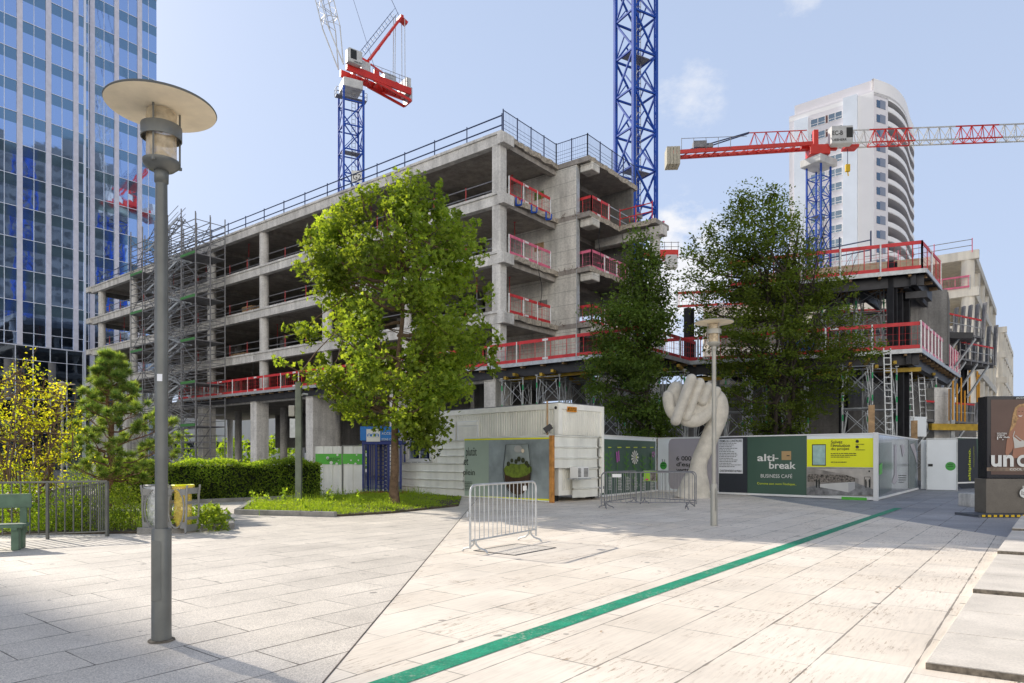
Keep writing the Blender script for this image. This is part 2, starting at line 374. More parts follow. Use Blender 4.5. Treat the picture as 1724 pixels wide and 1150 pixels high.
class Board:
    """vertical board between two ground points; p0 left, p1 right as seen from the square"""
    def __init__(s,p0,p1,z0,z1,name,label,cat,group=None,thick=.06):
        s.p0=V((p0[0],p0[1],0)); s.p1=V((p1[0],p1[1],0)); s.z0=z0; s.z1=z1
        s.d=(s.p1-s.p0).normalized(); s.L=(s.p1-s.p0).length
        s.n=V((s.d.y,-s.d.x,0)); s.k=0; s.t=thick
        s.root=thing(name,label,cat,s.p0.lerp(s.p1,.5),0,group)
    def u(s,px):
        k=(px-HX)/F; return (k*s.p0.y-s.p0.x)/(s.d.x-k*s.d.y)
    def z(s,px,py): Y=s.p0.y+s.u(px)*s.d.y; return zat(py,Y)
    def P(s,u,z,off): return s.p0+s.d*u+s.n*off+V((0,0,z))
    def slab(s,name,m,u0=0,u1=None,z0=None,z1=None,off=0,t=None,parent=None,bevel=0):
        u1=s.L if u1 is None else u1; z0=s.z0 if z0 is None else z0; z1=s.z1 if z1 is None else z1; t=t or s.t
        mb=MB(); c=s.P((u0+u1)/2,(z0+z1)/2,off-t/2)
        mb.box(c,(u1-u0,t,z1-z0),ax=(s.d,-s.n,V((0,0,1))))
        return mb.build(name,m,parent or s.root,bevel=bevel)
    def uz(s,pts,off): return [s.P(s.u(px),s.z(px,py),off) for px,py in pts]
    def shape(s,name,m,pts,off=None,parent=None):
        s.k+=1; off=off or .002+.003*s.k
        mb=MB(); mb.poly(s.uz(pts,off)); return mb.build(name,m,parent or s.root)
    def shapes(s,name,m,lst,off=None):
        s.k+=1; off=off or .002+.003*s.k; mb=MB()
        for pts in lst: mb.poly(s.uz(pts,off))
        return mb.build(name,m,s.root)
    def rect(s,name,m,a,b,c,d,off=None):   # px0,py0,px1,py1 levelled in the board's own frame
        s.k+=1; off=off or .002+.003*s.k; pm=(a+c)/2; zt,zb=s.z(pm,b),s.z(pm,d); u0,u1=s.u(a),s.u(c)
        mb=MB(); mb.poly([s.P(u0,zb,off),s.P(u1,zb,off),s.P(u1,zt,off),s.P(u0,zt,off)]); return mb.build(name,m,s.root)
    def text(s,body,a,b,c,d,m,bold=0,name='lettering'):
        s.k+=1; off=.003+.003*s.k; pm=(a+c)/2; zt,zb=s.z(pm,b),s.z(pm,d); u0,u1=s.u(a),s.u(c)
        return lettering(body,s.P(u0,zb,off),s.d,(0,0,1),m,s.root,width=u1-u0,height=zt-zb,bold=bold,name=name)
    def disc(s,name,m,px,py,rpx,n=20,sx=1):
        s.k+=1; off=.002+.003*s.k; Y=s.p0.y+s.u(px)*s.d.y; r=rpx/F*Y; u=s.u(px); z=s.z(px,py)
        mb=MB(); mb.poly([s.P(u+r*sx*math.cos(2*math.pi*i/n),z+r*math.sin(2*math.pi*i/n),off) for i in range(n)]); return mb.build(name,m,s.root)
    def lines(s,name,m,a,b,c,d,n,th=.35,seed=1,rag=.4):   # rows of small print
        s.k+=1; off=.002+.003*s.k; q=random.Random(seed); mb=MB()
        for i in range(n):
            y0=b+(d-b)*i/n; y1=y0+(d-b)/n*th; x=a; end=c-(c-a)*rag*q.random()
            while x<end:
                w=min((c-a)*q.uniform(.05,.16),end-x)
                mb.poly(s.uz([(x,y1),(x+w,y1),(x+w,y0),(x,y0)],off)); x+=w+(c-a)*.02
        return mb.build(name,m,s.root)
# ------------------------------------------------------------------ camera, light, sky
cam=bpy.data.cameras.new('Camera'); co=bpy.data.objects.new('Camera',cam); COL.objects.link(co)
co.location=(0,0,EYE); co.rotation_euler=(R(90),0,0); cam.lens=24; cam.sensor_width=36; cam.shift_y=(HY-575)/1724; cam.clip_end=5000
SC.camera=co
SUN_EL=R(32); SX,SY=-.80,.60
sun=bpy.data.lights.new('Sun','SUN'); sun.energy=5.0; sun.angle=R(.55); sun.color=(1,.93,.82)
so=bpy.data.objects.new('Sun',sun); COL.objects.link(so)
dirv=V((SX*math.cos(SUN_EL),SY*math.cos(SUN_EL),math.sin(SUN_EL)))
so.rotation_euler=dirv.to_track_quat('Z','Y').to_euler(); so.location=dirv*60
w=bpy.data.worlds.new("World"); SC.world=w; w.use_nodes=True; t=w.node_tree
bg=t.nodes['Background']; bg.inputs['Strength'].default_value=.15
sky=t.nodes.new('ShaderNodeTexSky'); sky.sky_type='NISHITA'; sky.sun_disc=False; sky.sun_elevation=SUN_EL
sky.sun_rotation=math.atan2(SX,SY); sky.air_density=1.0; sky.dust_density=1.6; sky.ozone_density=1.4
tc=t.nodes.new('ShaderNodeTexCoord')
sx=t.nodes.new('ShaderNodeSeparateXYZ'); t.links.new(tc.outputs['Generated'],sx.inputs[0])
def dmask(px,py,rad):                          # one small cloud at a fixed compass bearing and height
    d=V(((px-HX)/F,1,(HY-py)/F)).normalized()
    dt=t.nodes.new('ShaderNodeVectorMath'); dt.operation='DISTANCE'; dt.inputs[1].default_value=d; t.links.new(tc.outputs['Generated'],dt.inputs[0])
    return math_(t,'SUBTRACT',1.0,math_(t,'MULTIPLY',dt.outputs['Value'],1/rad))
cl=noise(t,20,7,vec=tc.outputs['Generated'],rough=.62,sc3=(1,1,1.7))
def cloud(px,py,rad,lo,hi):
    mk=math_(t,'MAXIMUM',dmask(px,py,rad),0.0); s_=math_(t,'ADD',cl,math_(t,'MULTIPLY',mk,.42)); 
    return math_(t,'MULTIPLY',ramp(t,s_,[(lo,0.),(hi,1.)]),math_(t,'MINIMUM',math_(t,'MULTIPLY',mk,3.0),1.0))
c1=cloud(1160,168,.058,.58,.98); c2=cloud(1130,470,.125,.55,.80); c3=cloud(1345,-8,.035,.62,1.0)
cs=math_(t,'MAXIMUM',math_(t,'MAXIMUM',math_(t,'MULTIPLY',c1,.75),c2),math_(t,'MULTIPLY',c3,.6))
haze=ramp(t,sx.outputs[2],[(0.,.92),(.30,.82),(.56,.72),(.75,.10)])
base=mixc(t,haze,sky.outputs[0],(4.0,4.8,6.45,1))
skyc=mixc(t,cs,base,(6.2,6.3,6.6,1))
# bright cloud bank added behind the viewer, unseen, as fill light for the facades
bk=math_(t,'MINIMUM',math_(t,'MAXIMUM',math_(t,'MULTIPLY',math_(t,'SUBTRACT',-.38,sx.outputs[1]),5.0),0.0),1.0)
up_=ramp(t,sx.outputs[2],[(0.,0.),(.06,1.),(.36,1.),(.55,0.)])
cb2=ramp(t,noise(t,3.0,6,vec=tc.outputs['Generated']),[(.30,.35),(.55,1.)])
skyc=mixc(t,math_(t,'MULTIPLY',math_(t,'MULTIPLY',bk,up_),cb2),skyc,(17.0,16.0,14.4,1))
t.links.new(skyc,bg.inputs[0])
SC.view_settings.view_transform='Standard'; SC.view_settings.look='None'; SC.view_settings.exposure=0
try: SC.cycles.max_bounces=8; SC.cycles.transparent_max_bounces=12
except Exception: pass

# ------------------------------------------------------------------ ground
D1=V((-.786,.618,0)); D2=V((.618,.786,0)); UP=V((0,0,1))
def sheet(name,m,poly,z,kind='structure'):
    mb=MB(); mb.poly([(p[0],p[1],z) for p in poly]); return tag(mb.build(name,m),kind=kind)
sheet('ground',mat('distant_ground',(.24,.23,.21),.9,var=.2,scale=.3),[(-1500,-1500),(1500,-1500),(1500,3000),(-1500,3000)],-.012)
sheet('granite_pavement',M['granite'],[(-60,-30),(-1.3,-30),(-1.3,33),(-60,33)],-.004)
sheet('travertine_pavement',M['trav'],[(-1.3,-30),(9.6,-30),(9.6,33),(-1.3,33)],0.0)
sheet('dark_pavement',M['dgranite'],[(9.6,-30),(60,-30),(60,60),(9.6,60)],-.004)
mb=MB(); mb.bar((-1.3,-20,.0025),(-1.3,33,.0025),.010,.004); tag(mb.build('paving_joint',mat('joint_dirt',(.12,.09,.07),.9,var=.5,scale=2)),kind='structure')
# green guide line
a=V((-.82,4.69,0))-D2*9; b=gg(1512,855.5)
dd=(b-a).normalized(); nn=V((dd.y,-dd.x,0))
mb=MB(); mb.poly([p+V((0,0,.0045)) for p in (a-nn*.105,a+nn*.105,b+nn*.105,b-nn*.105)])
tag(mb.build('painted_line',M['green_paint']),kind='structure')
# inspection cover under the barrier, with a dark frame
def cover(px,py,w,l,rz,label):
    c=gg(px,py); r=thing('utility_cover',label,'cover',c)
    mb=MB(); mb.box(c+V((0,0,.003)),(w,l,.005),rz); mb.build('infill',M['granite'],r)
    mb=MB()
    for sx_,sy_,ww,ll in ((0,1,w,.03),(0,-1,w,.03),(1,0,.03,l),(-1,0,.03,l)):
        o=V((sx_*w/2*math.cos(rz)-sy_*l/2*math.sin(rz), sx_*w/2*math.sin(rz)+sy_*l/2*math.cos(rz),.005))
        mb.box(c+o,(ww,ll,.006),rz)
    mb.build('frame',M['steel_dark'],r)
cover(868,925,1.15,.85,math.atan2(.788,.615),'flat stone-filled square cover set in the paving under the single crowd barrier')

# shallow granite steps at right
e0=V((3.03,5.0,0)); d2s=V((.63,.777,0)); cr=V((.86,-.51,0)).normalized()
fr=[0,3.27,6.75,10.35,13.9]
def stepthing(name_label,k,s0,s1,w0,w1,z):
    p=[e0+d2s*s0+cr*w0,e0+d2s*s0+cr*w1,e0+d2s*s1+cr*w1,e0+d2s*s1+cr*w0]
    r=thing('stone_step',name_label,'step',p[0],group='shallow granite steps at the right edge of the square')
    n=max(1,round((s1-s0)/1.15))
    for i in range(n):
        a_,b_=i/n+.0035,(i+1)/n-.0035
        q=[p[0].lerp(p[3],a_),p[1].lerp(p[2],a_),p[1].lerp(p[2],b_),p[0].lerp(p[3],b_)]
        mb=MB(); mb.prism([(x.x,x.y) for x in q],-.05 if i==0 else .0,z); mb.build('slab',M['stepstone'],r,bevel=.006)
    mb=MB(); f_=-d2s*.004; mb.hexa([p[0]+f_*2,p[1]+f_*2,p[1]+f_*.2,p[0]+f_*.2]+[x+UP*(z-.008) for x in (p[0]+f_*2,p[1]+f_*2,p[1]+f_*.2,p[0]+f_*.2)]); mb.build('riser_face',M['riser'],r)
stepthing('nearest low pale granite step, its front edge crossing the bottom right corner',0,0,3.27,0,.62,.055)
stepthing('second low granite step up from the bottom right corner, against the travertine',1,3.275,6.75,0,.66,.105)
stepthing('third low granite step from the front, against the travertine',2,6.755,10.35,0,.70,.155)
stepthing('fourth and smallest-looking low granite step beside the travertine, below the advertising kiosk',3,10.355,13.9,0,.72,.20)
stepthing('near step of the second outer row, at the very right edge of the picture',4,-2.0,4.6,.665,1.5,.10) if False else None
stepthing('low outer step cut by the right edge, its riser showing beside the second step',5,2.05,6.0,.72,2.2,.16)
stepthing('further low step of the outer row cut by the right edge',6,6.005,10.0,.74,2.4,.21)

# kerbs and beds
def kerb(path,label,h=.13,w=.16,group='stone kerbs'):
    r=thing('kerb',label,'kerb',path[0],group=group)
    for a_,b_ in zip(path[:-1],path[1:]):
        a_=V((a_[0],a_[1],0)); b_=V((b_[0],b_[1],0)); L=(b_-a_).length; n=max(1,int(L/1.0))
        for i in range(n):
            p=a_.lerp(b_,i/n+.004/L); q=a_.lerp(b_,(i+1)/n-.004/L)
            mb=MB(); mb.bar(p+V((0,0,h/2-.03)),q+V((0,0,h/2-.03)),w,h+.06); mb.build('kerb_stone',M['kerb'],r,bevel=.012)
kerb([(-7.5,18.6),(-4.6,17.8)],'low grey stone kerb along the front of the tree bed')
kerb([(-7.55,18.75),(-8.6,22.6)],'low stone kerb at the left end of the tree bed')
BED=[(-7.45,18.7),(-4.5,17.9),(-3.3,18.95),(-1.7,21.7),(-1.95,26.3),(-4.9,29.0),(-7.0,26.5),(-8.5,22.8)]
mb=MB(); mb.prism(BED,-.05,.05); tag(mb.build('planting_bed',M['soil'],bevel=.02),kind='structure')
kerb([(-11.8,21.9),(-8.0,25.6)],'stone kerb along the foot of the clipped hedge')
kerb([(-7.55,13.75),(-6.1,14.8),(-7.2,17.2),(-12.0,19.0)],'stone kerb round the shrub bed beside the recycling stand')
BEDL=[(-16,13.0),(-7.6,13.9),(-6.2,14.95),(-7.3,17.1),(-12.0,18.9),(-18,18.9)]
mb=MB(); mb.prism(BEDL,-.05,.045); tag(mb.build('shrub_bed_soil',M['soil'],bevel=.02),kind='structure')
mb=MB(); mb.prism([(-22,23),(-8.2,26),(-8.8,29),(-22,27)],-.05,.04); tag(mb.build('hedge_bed_soil',M['soil']),kind='structure')

# ------------------------------------------------------------------ lamps
def lamp_post(loc,label,ms,H=4.6,rz=0,copyof=None):
    r=thing('street_lamp',label,'street lamp',loc,rz,'disc-topped street lamps on the square')
    z=V((0,0,0)); m=ms
    def B(): return MB()
    def bl(mb,n,mm,sm=False,par=None):
        o=mb.build(n,mm,None,smooth=sm); o.parent=par or r; return o
    mb=B(); mb.lathe([(0,0),(.078,0),(.080,.03),(.078,.05),(.078,.935),(.074,.95),(.052,.95)],n=32); s_=bl(mb,'base_sleeve',m,True)
    mb=B(); 
    for q in range(2): pass
    mb.box((-.02,-.0785,.60),(.075,.006,.50)); bl(mb,'access_door',m,par=s_)
    mb=B(); mb.lathe([(.05,.95),(.049,3.4),(.046,H-0.6400),(.046,H-0.6320),(.055,H-0.6240),(.057,H-0.5280),(.05,H-0.5200)],n=28); bl(mb,'pole',m,True)
    mb=B(); mb.lathe([(.05,H-0.5280),(.10,H-0.5160),(.140,H-0.4800),(.146,H-0.4560),(.146,H-0.4440),(.12,H-0.4400)],n=32); bl(mb,'collar',m,True)
    mb=B(); mb.lathe([(.0,H-0.4400),(.112,H-0.4400),(.075,H-0.4000),(.02,H-0.3520),(0,H-0.3440)],n=24); bl(mb,'inner_cone',M['cream'],True)
    mb=B(); mb.lathe([(.118,H-0.4360),(.118,H-0.0280)],n=32); bl(mb,'glass_cylinder',M['lampglass'],True)
    mb=B(); mb.lathe([(.03,H-0.0400),(.07,H-0.0560),(.075,H-0.1040),(.04,H-0.1760),(0,H-0.2000)],n=24); bl(mb,'lamp_holder',M['lamp_metal_lt'],True)
    mb=B(); mb.lathe([(.158,H-0.2560),(.160,H-0.2560),(.160,H-0.1520),(.158,H-0.1480),(.152,H-0.1520),(.152,H-0.2560),(.158,H-0.2560)],n=40); bl(mb,'ring_band',m,True)
    for a in (R(20),R(140),R(260)):
        mb=B(); p=V((.141*math.cos(a),.141*math.sin(a),0)); mb.tube([p+V((0,0,H-0.4800)),p+V((0,0,H-0.0160))],.008,8); mb.lathe([(.0,0),(.018,0),(.018,.02),(0,.02)],c=p+V((0,0,H-0.4880)),n=10); bl(mb,'strut',m)
    mb=B(); mb.cur=0; mb.lathe([(.13,H-0.0160),(.30,H-0.0040),(.428,H+.002)],n=64)
    mb.cur=1; mb.lathe([(.428,H+.002),(.434,H+.012),(.428,H+.022),(.2,H+.05),(.03,H+.062),(0,H+.062)],n=64)
    mb.cur=0; mb.lathe([(0,H-0.0176),(.13,H-0.0160)],n=64)
    o=mb.build('disc_reflector',[M['cream'],m],None,smooth=True); o.parent=r
    mb=B(); mb.lathe([(0,H+.062),(.07,H+.06),(.075,H+.09),(0,H+.11)],n=20); bl(mb,'cap',m,True)
    return r
L1=lamp_post(gg(272,1078),'nearest dark grey lamp post with a wide disc top, standing in the left foreground',M['lamp_metal'],4.50,R(12))
mb=MB(); mb.lathe([(.079,.0),(.105,.0),(.105,.008),(.081,.016)],c=L1.location,n=32); mb.build('base_collar',M['riser'],L1)
mb=MB(); mb.box((L1.location.x,L1.location.y-.051,2.22),(.04,.004,.06)); o=mb.build('sticker',M['p_paper'],L1)
L2=lamp_post(gg(1202,885),'weathered pale lamp post with disc top in front of the stone hand sculpture',M['lamp_metal_lt'],4.60,R(40))
L3=lamp_post(gp(105,26.5),'far pale disc-topped lamp rising behind the yellow-leaved tree',M['lamp_metal_lt'],4.4)

# ------------------------------------------------------------------ crowd barriers
def barrier(loc,ang,W,label,nb=15,H=1.1,dull=False):
    r=thing('crowd_barrier',label,'barrier',loc,ang,'steel crowd barriers on the paving')
    m=M['galv_dk'] if dull else M['galv']
    def bl(mb,n,mm=m,sm=True): o=mb.build(n,mm,None,smooth=sm); o.parent=r; return o
    h=W/2; rr=.13; z0=.20
    pts=[(-h,0,z0-.12)]+[(-h,0,H-rr)]+[(-h+rr*(1-math.cos(a)),0,H-rr+rr*math.sin(a)) for a in [R(x) for x in (20,45,70,90)]]
    pts+= [(h-rr+rr*math.sin(a),0,H-rr+rr*math.cos(a)) for a in [R(x) for x in (0,20,45,70,90)]]+[(h,0,z0-.12)]
    mb=MB(); mb.tube(pts,.0185,8); bl(mb,'outer_frame')
    mb=MB(); mb.tube([(-h,0,z0),(h,0,z0)],.015,8); bl(mb,'bottom_rail')
    for i in range(nb):
        x=-h+W*(i+1)/(nb+1); top=H-.0
        ex=min(x+h,h-x); top=H-(rr-math.sqrt(max(rr*rr-(rr-ex)**2,0)) if ex<rr else 0)
        mb=MB(); mb.tube([(x,0,z0),(x,0,top-.01)],.0085,6); bl(mb,'bar')
    for s_ in (-1,1):
        x=s_*(h-.13-.1*(s_>0))
        mb=MB()
        for q in (-1,1): mb.tube([(x,q*.02,z0+.02),(x,q*.022,z0-.06),(x,q*.09,z0-.12),(x,q*.21,.05),(x,q*.25,.012)],.016,8)
        bl(mb,'foot')
    mb=MB(); mb.box((-h-.045,0,.62),(.06,.03,.05)); mb.box((-h-.07,0,.64),(.012,.03,.08)); bl(mb,'hook',sm=False)
    return r
bl_=gg(800,930.5); br_=gg(896,910.5); ang=math.atan2(br_.y-bl_.y,br_.x-bl_.x)
B1=barrier((bl_+br_)/2,ang,(br_-bl_).length+.28,'single pale steel crowd barrier standing alone in the sun on the paving')
mb=MB(); mb.box((.62,-.022,.99),(.12,.006,.085)); o=mb.build('tag_plate',M['white'],None); o.parent=B1
a,b=gg(1014,856.5),gg(1168,857.5); ang=math.atan2(b.y-a.y,b.x-a.x)
B2=barrier((a+b)/2,ang,(b-a).length+.05,'long crowd barrier in front of the stone hand, with a small white plate',18,dull=True)
mb=MB(); mb.box((-.92,-.025,1.0),(.27,.006,.10)); o=mb.build('tag_plate',M['white'],None); o.parent=B2
a,b=gg(1018,857),gg(1070,848.5); ang=math.atan2(b.y-a.y,b.x-a.x)
B3=barrier((a+b)/2+V((.05,.25,0)),ang,(b-a).length+.1,'crowd barrier angled back behind the long one, left of the green flyer',13,dull=True)
a,b=gg(1084,849),gg(1172,854); ang=math.atan2(b.y-a.y,b.x-a.x)
B4=barrier((a+b)/2+V((0,.2,0)),ang,(b-a).length+.12,'crowd barrier closing in from the right behind the long one, carrying a green flyer',14,dull=True)
Lh=((b-a).length+.12)/2
mb=MB(); mb.box((-Lh+.38,-.03,.93),(.5,.006,.33)); f_=mb.build('flyer',flat('flyer_green',(.30,.55,.04)),None); f_.parent=B4
mb=MB(); mb.box((-Lh+.50,-.036,.93),(.24,.006,.31)); g_=mb.build('flyer_photo',M['p_photo3'],None); g_.parent=f_
mb=MB(); mb.box((-Lh+.24,-.036,.82),(.12,.006,.05)); g_=mb.build('flyer_logo',flat('flyer_pink',(.7,.03,.2)),None); g_.parent=f_

# ------------------------------------------------------------------ hoardings
G1='printed hoarding boards round the building site'
def frame(bd,h=.05,m=None):
    m=m or M['white']
    bd.slab('top_rail',m,-.02,bd.L+.02,bd.z1,bd.z1+h,off=.03,t=.12,bevel=.006)
    bd.slab('bottom_rail',m,-.02,bd.L+.02,.02,.10,off=.05,t=.14,bevel=.006)
# cabin corner sheets
P_adv0=(-1.87,26.6); P_adv1=(1.30,23.42)
bd=Board(P_adv0,P_adv1,.04,2.27,'hoarding_panel','sage and grey hoarding with a wine glass picture and handwritten words','hoarding',G1)
bd.slab('panel',M['sheet']); bd.slab('top_rail',M['white'],-.02,bd.L+.02,2.272,2.32,off=.03,t=.12); bd.slab('bottom_rail',M['white'],-.02,bd.L+.02,.02,.06,off=.04,t=.14)
bd.rect('printed_left_field',M['p_sage'],782.5,740,823,837); bd.rect('printed_photo_field',M['p_grad'],823,738,927,838)
bd.shapes('yellow_border',M['p_yellow'],[[(782,741.6),(782,738.8),(927.4,736.5),(927.4,739)],[(927.4,736.5),(927.4,842),(925,842),(925,736.7)],[(782,836.6),(782,834.4),(927.4,840.3),(927.4,843)]])
bd.text('plutôt',785,753,803,772,M['p_ink']); bd.text('et',781.5,772,789,783,M['p_ink']); bd.text('plein',781,790,800,803,M['p_ink'])
bd.lines('small_print',M['p_ink'],783,811,797,827,6,seed=3)
gl=[(853,748),(851.5,765),(849.5,785),(849,797),(851,810),(856,823),(863,831),(872,835.5),(881,832),(889,823),(894,810),(896,795),(894.5,775),(891.5,747)]
def strip(pts,w):
    out=[]
    for a_,b_ in zip(pts[:-1],pts[1:]):
        d_=V((b_[0]-a_[0],b_[1]-a_[1])); n_=V((-d_.y,d_.x)).normalized()*w/2
        out.append([(a_[0]-n_.x,a_[1]-n_.y),(b_[0]-n_.x,b_[1]-n_.y),(b_[0]+n_.x,b_[1]+n_.y),(a_[0]+n_.x,a_[1]+n_.y)])
    return out
bd.shape('glass_tint',mat('printed_glass',(.30,.34,.33),.3,var=.2,scale=2),gl)
bd.shape('printed_earth',M['p_wine'],[(849.2,792),(896,788),(894,808),(889,822),(881,831),(872,834),(863,830),(856,822),(851,809)])
bd.shape('printed_hill',M['p_hill'],[(849,790),(853,784),(862,780),(873,782),(885,780),(896,786),(896,794),(888,800),(876,804),(864,804),(852,799)])
for i,(x,y,rr_) in enumerate(((857,781,4.2),(863,775.5,3.6),(870,777,4),(875,773,4.5),(882,775,4.5),(888,780,4.2),(891,784,3.5))): bd.disc('printed_bush',M['p_bush'],x,y,rr_,12)
bd.disc('printed_sun_glow',flat('soft_cloud',(.42,.42,.40)),874,756,6,16,1.6); bd.disc('printed_sun',M['p_glow'],882,759,3.4)
bd.shapes('glass_outline',M['p_ink'],strip([(853.5,749),(851.8,765),(849.6,785),(849,797),(851,810),(856,823),(863,831)],.9)+strip([(853.5,749),(891,747.5)],.5)+strip([(891.3,748),(894.3,775),(895.6,795),(893.6,810),(889,823)],.9))
bd.shape('glass_stem',M['p_ink'],[(870,834),(876,834),(875,838.5),(871,838.5)])

def ribs(p0,p1,z0,z1,step,label,parent=None,vert=False,name='corrugated_sheet',m=None,group=None,cat='steel sheet'):
    p0=V((p0[0],p0[1],0)); p1=V((p1[0],p1[1],0)); d=(p1-p0).normalized(); n=V((d.y,-d.x,0)); L=(p1-p0).length
    m=m or M['sheet']; o=parent or thing(name,label,cat,p0.lerp(p1,.5),0,group)
    q=random.Random(int(L*100)); mb=MB()
    if vert:
        k=int(L/step); prof=[]
        for i in range(k):
            a_=L*i/k; s_=L/k
            prof+=[(a_,0),(a_+s_*.55,0),(a_+s_*.62,.03),(a_+s_*.93,.03),(a_+s_*.99,0)]
        prof.append((L,0)); vs=[];fs=[]
        for u_,o_ in prof: vs+= [p0+d*u_+n*o_+UP*z0, p0+d*u_+n*o_+UP*z1]
        for i in range(len(prof)-1): fs.append((2*i,2*i+2,2*i+3,2*i+1))
        mb.add(vs,fs)
    else:
        k=max(1,round((z1-z0)/step)); prof=[]
        for i in range(k):
            a_=z0+(z1-z0)*i/k; s_=(z1-z0)/k
            prof+=[(a_,0),(a_+s_*.78,0),(a_+s_*.84,.035),(a_+s_*.93,.045),(a_+s_*.995,.0)]
        prof.append((z1,.02)); vs=[];fs=[]
        ns=max(2,int(L/.35))
        for j in range(ns+1):
            u_=L*j/ns
            for z_,o_ in prof: vs.append(p0+d*u_+n*(o_*1.5+.014*math.sin(j*1.7+z_*3))+UP*(z_+.006*math.sin(j*2.1)))
        c_=len(prof)
        for j in range(ns):
            for i in range(c_-1): fs.append((j*c_+i,(j+1)*c_+i,(j+1)*c_+i+1,j*c_+i+1))
        mb.add(vs,fs)
    mb.build('sheet',m,o); return o
h1=V((-.715,.70,0)); pa=V((P_adv0[0],P_adv0[1],0))
G2='cream corrugated steel sheets round the cabin'
ribs(pa+h1*1.62,pa+h1*.0,1.33,2.22,.31,'upper cream ribbed sheet left of the wine glass picture',group=G2)
ribs(pa+h1*4.1,pa+h1*.0,.03,1.33,.33,'long lower cream ribbed sheet left of the wine glass picture, below the cabin window',group=G2)
h2=V((.70,.715,0)); pc=V((1.42,23.3,0))
ribs(pc,pc+h2*2.45,1.18,2.33,.38,'upper cream ribbed sheet wrapping the cabin corner, right of the orange post',group=G2)
ribs(pc+h2*1.0,pc+h2*2.45,.12,1.18,.36,'lower crumpled cream ribbed sheet under the air conditioner',group=G2)
ribs((3.18+.0,25.0),(3.42,26.2),.1,2.33,.38,'narrow cream ribbed return sheet beside the flower hoarding',group=G2)
mb=MB(); c_=V((1.36,23.3,1.15)); mb.box(c_,(.15,.12,2.3),R(-45)); tag(mb.build('timber_post',M['orangewood'],loc=(1.36,23.3,0),bevel=.008),'orange square timber post at the right end of the wine glass hoarding','post')
c_=V((1.22,23.6,0)); r=thing('lamp_stake','slim timber stake with a black floodlight fixed in front of the cabin corner','stake',c_)
mb=MB(); mb.box(c_+V((0,0,1.75)),(.06,.05,3.5)); mb.build('stake',M['timber'],r)
mb=MB(); mb.box(c_+V((.02,-.10,2.55)),(.30,.07,.20),ax=(V((.82,0,.57)),V((0,1,0)),V((-.57,0,.82)))); f_=mb.build('floodlight',M['black'],r,bevel=.01)
mb=MB(); mb.tube([c_+V((-.14,-.12,2.38)),c_+V((.05,-.16,2.38)),c_+V((.16,-.1,2.66))],.012,6); mb.build('bracket',M['black'],r)
# ---- site cabin
cc=V((1.62,23.75,0)); ang=math.atan2(-.70,.715)
r=thing('site_cabin','cream site office container with roller shutter windows behind the wine glass hoarding','cabin',cc)
Lc,Wc=7.9,2.55; z0,z1=.22,3.44
axes=(V((.715,-.70,0)),V((.70,.715,0)),UP)
def cb(u0,u1,v0,v1,a_,b_,name,m,par=None,bev=0):
    mb=MB(); c=cc-axes[0]*(Lc)*0+ -axes[0]*((u0+u1)/2)+axes[1]*((v0+v1)/2)+UP*((a_+b_)/2)
    mb.box(c,(abs(u1-u0),abs(v1-v0),b_-a_),ax=axes); return mb.build(name,m,par or r,bevel=bev)
cb(.02,Lc-.02,.02,Wc-.02,z0+.02,z1-.02,'body',M['cabin'])
mb=MB()
k=int(Lc/.13)
for i in range(k): u_=.2+(Lc-.4)*i/k; c=cc-axes[0]*u_-axes[1]*(-.012)+UP*(z0+z1)/2; mb.box(c,(.05,.02,z1-z0-.4),ax=axes)
k2=int(Wc/.13)
for i in range(k2): v_=.2+(Wc-.4)*i/k2; c=cc-axes[0]*(.012)+axes[1]*v_+UP*(z0+z1)/2; mb.box(c,(.02,.05,z1-z0-.4),ax=axes)
mb.build('ribbed_cladding',M['cabin'],r)
for nm,a_,b_ in (('roof_beam',z1-.20,z1),('floor_beam',z0,z0+.17)):
    mb=MB(); c=cc-axes[0]*Lc/2+UP*((a_+b_)/2)-axes[1]*.0; mb.box(c,(Lc,.06,b_-a_),ax=axes)
    mb.box(cc+axes[1]*Wc/2+UP*((a_+b_)/2),(.06,Wc,b_-a_+.002),ax=axes); mb.build(nm,M['cabin_lt'],r,bevel=.008)
for u_,v_ in ((0,0),(0,Wc),(Lc,0)): cb(u_-.035,u_+.16 if u_==0 else u_+.035,v_-.035 if v_==0 else v_-.12,v_+.14 if v_==0 else v_+.035,z0-.003,z1+.004,'corner_post',M['cabin_lt'],bev=.01)
cb(-.02,Lc,-.02,Wc,z1+.005,z1+.03,'roof',M['galv_dk'])
for u_ in (.3,3,6): 
    for v_ in (.15,Wc-.3): cb(u_,u_+.3,v_,v_+.2,0,z0,'support_block',M['black'])
mb=MB(); c=cc-axes[0]*.09-axes[1]*.042+UP*3.28; mb.tube([c,c-axes[1]*.01],.055,16); mb.build('vent_hole',M['black'],r)
o=cb(-.045,-.038,.42,.95,3.16,3.34,'maker_plate',M['p_orange'])
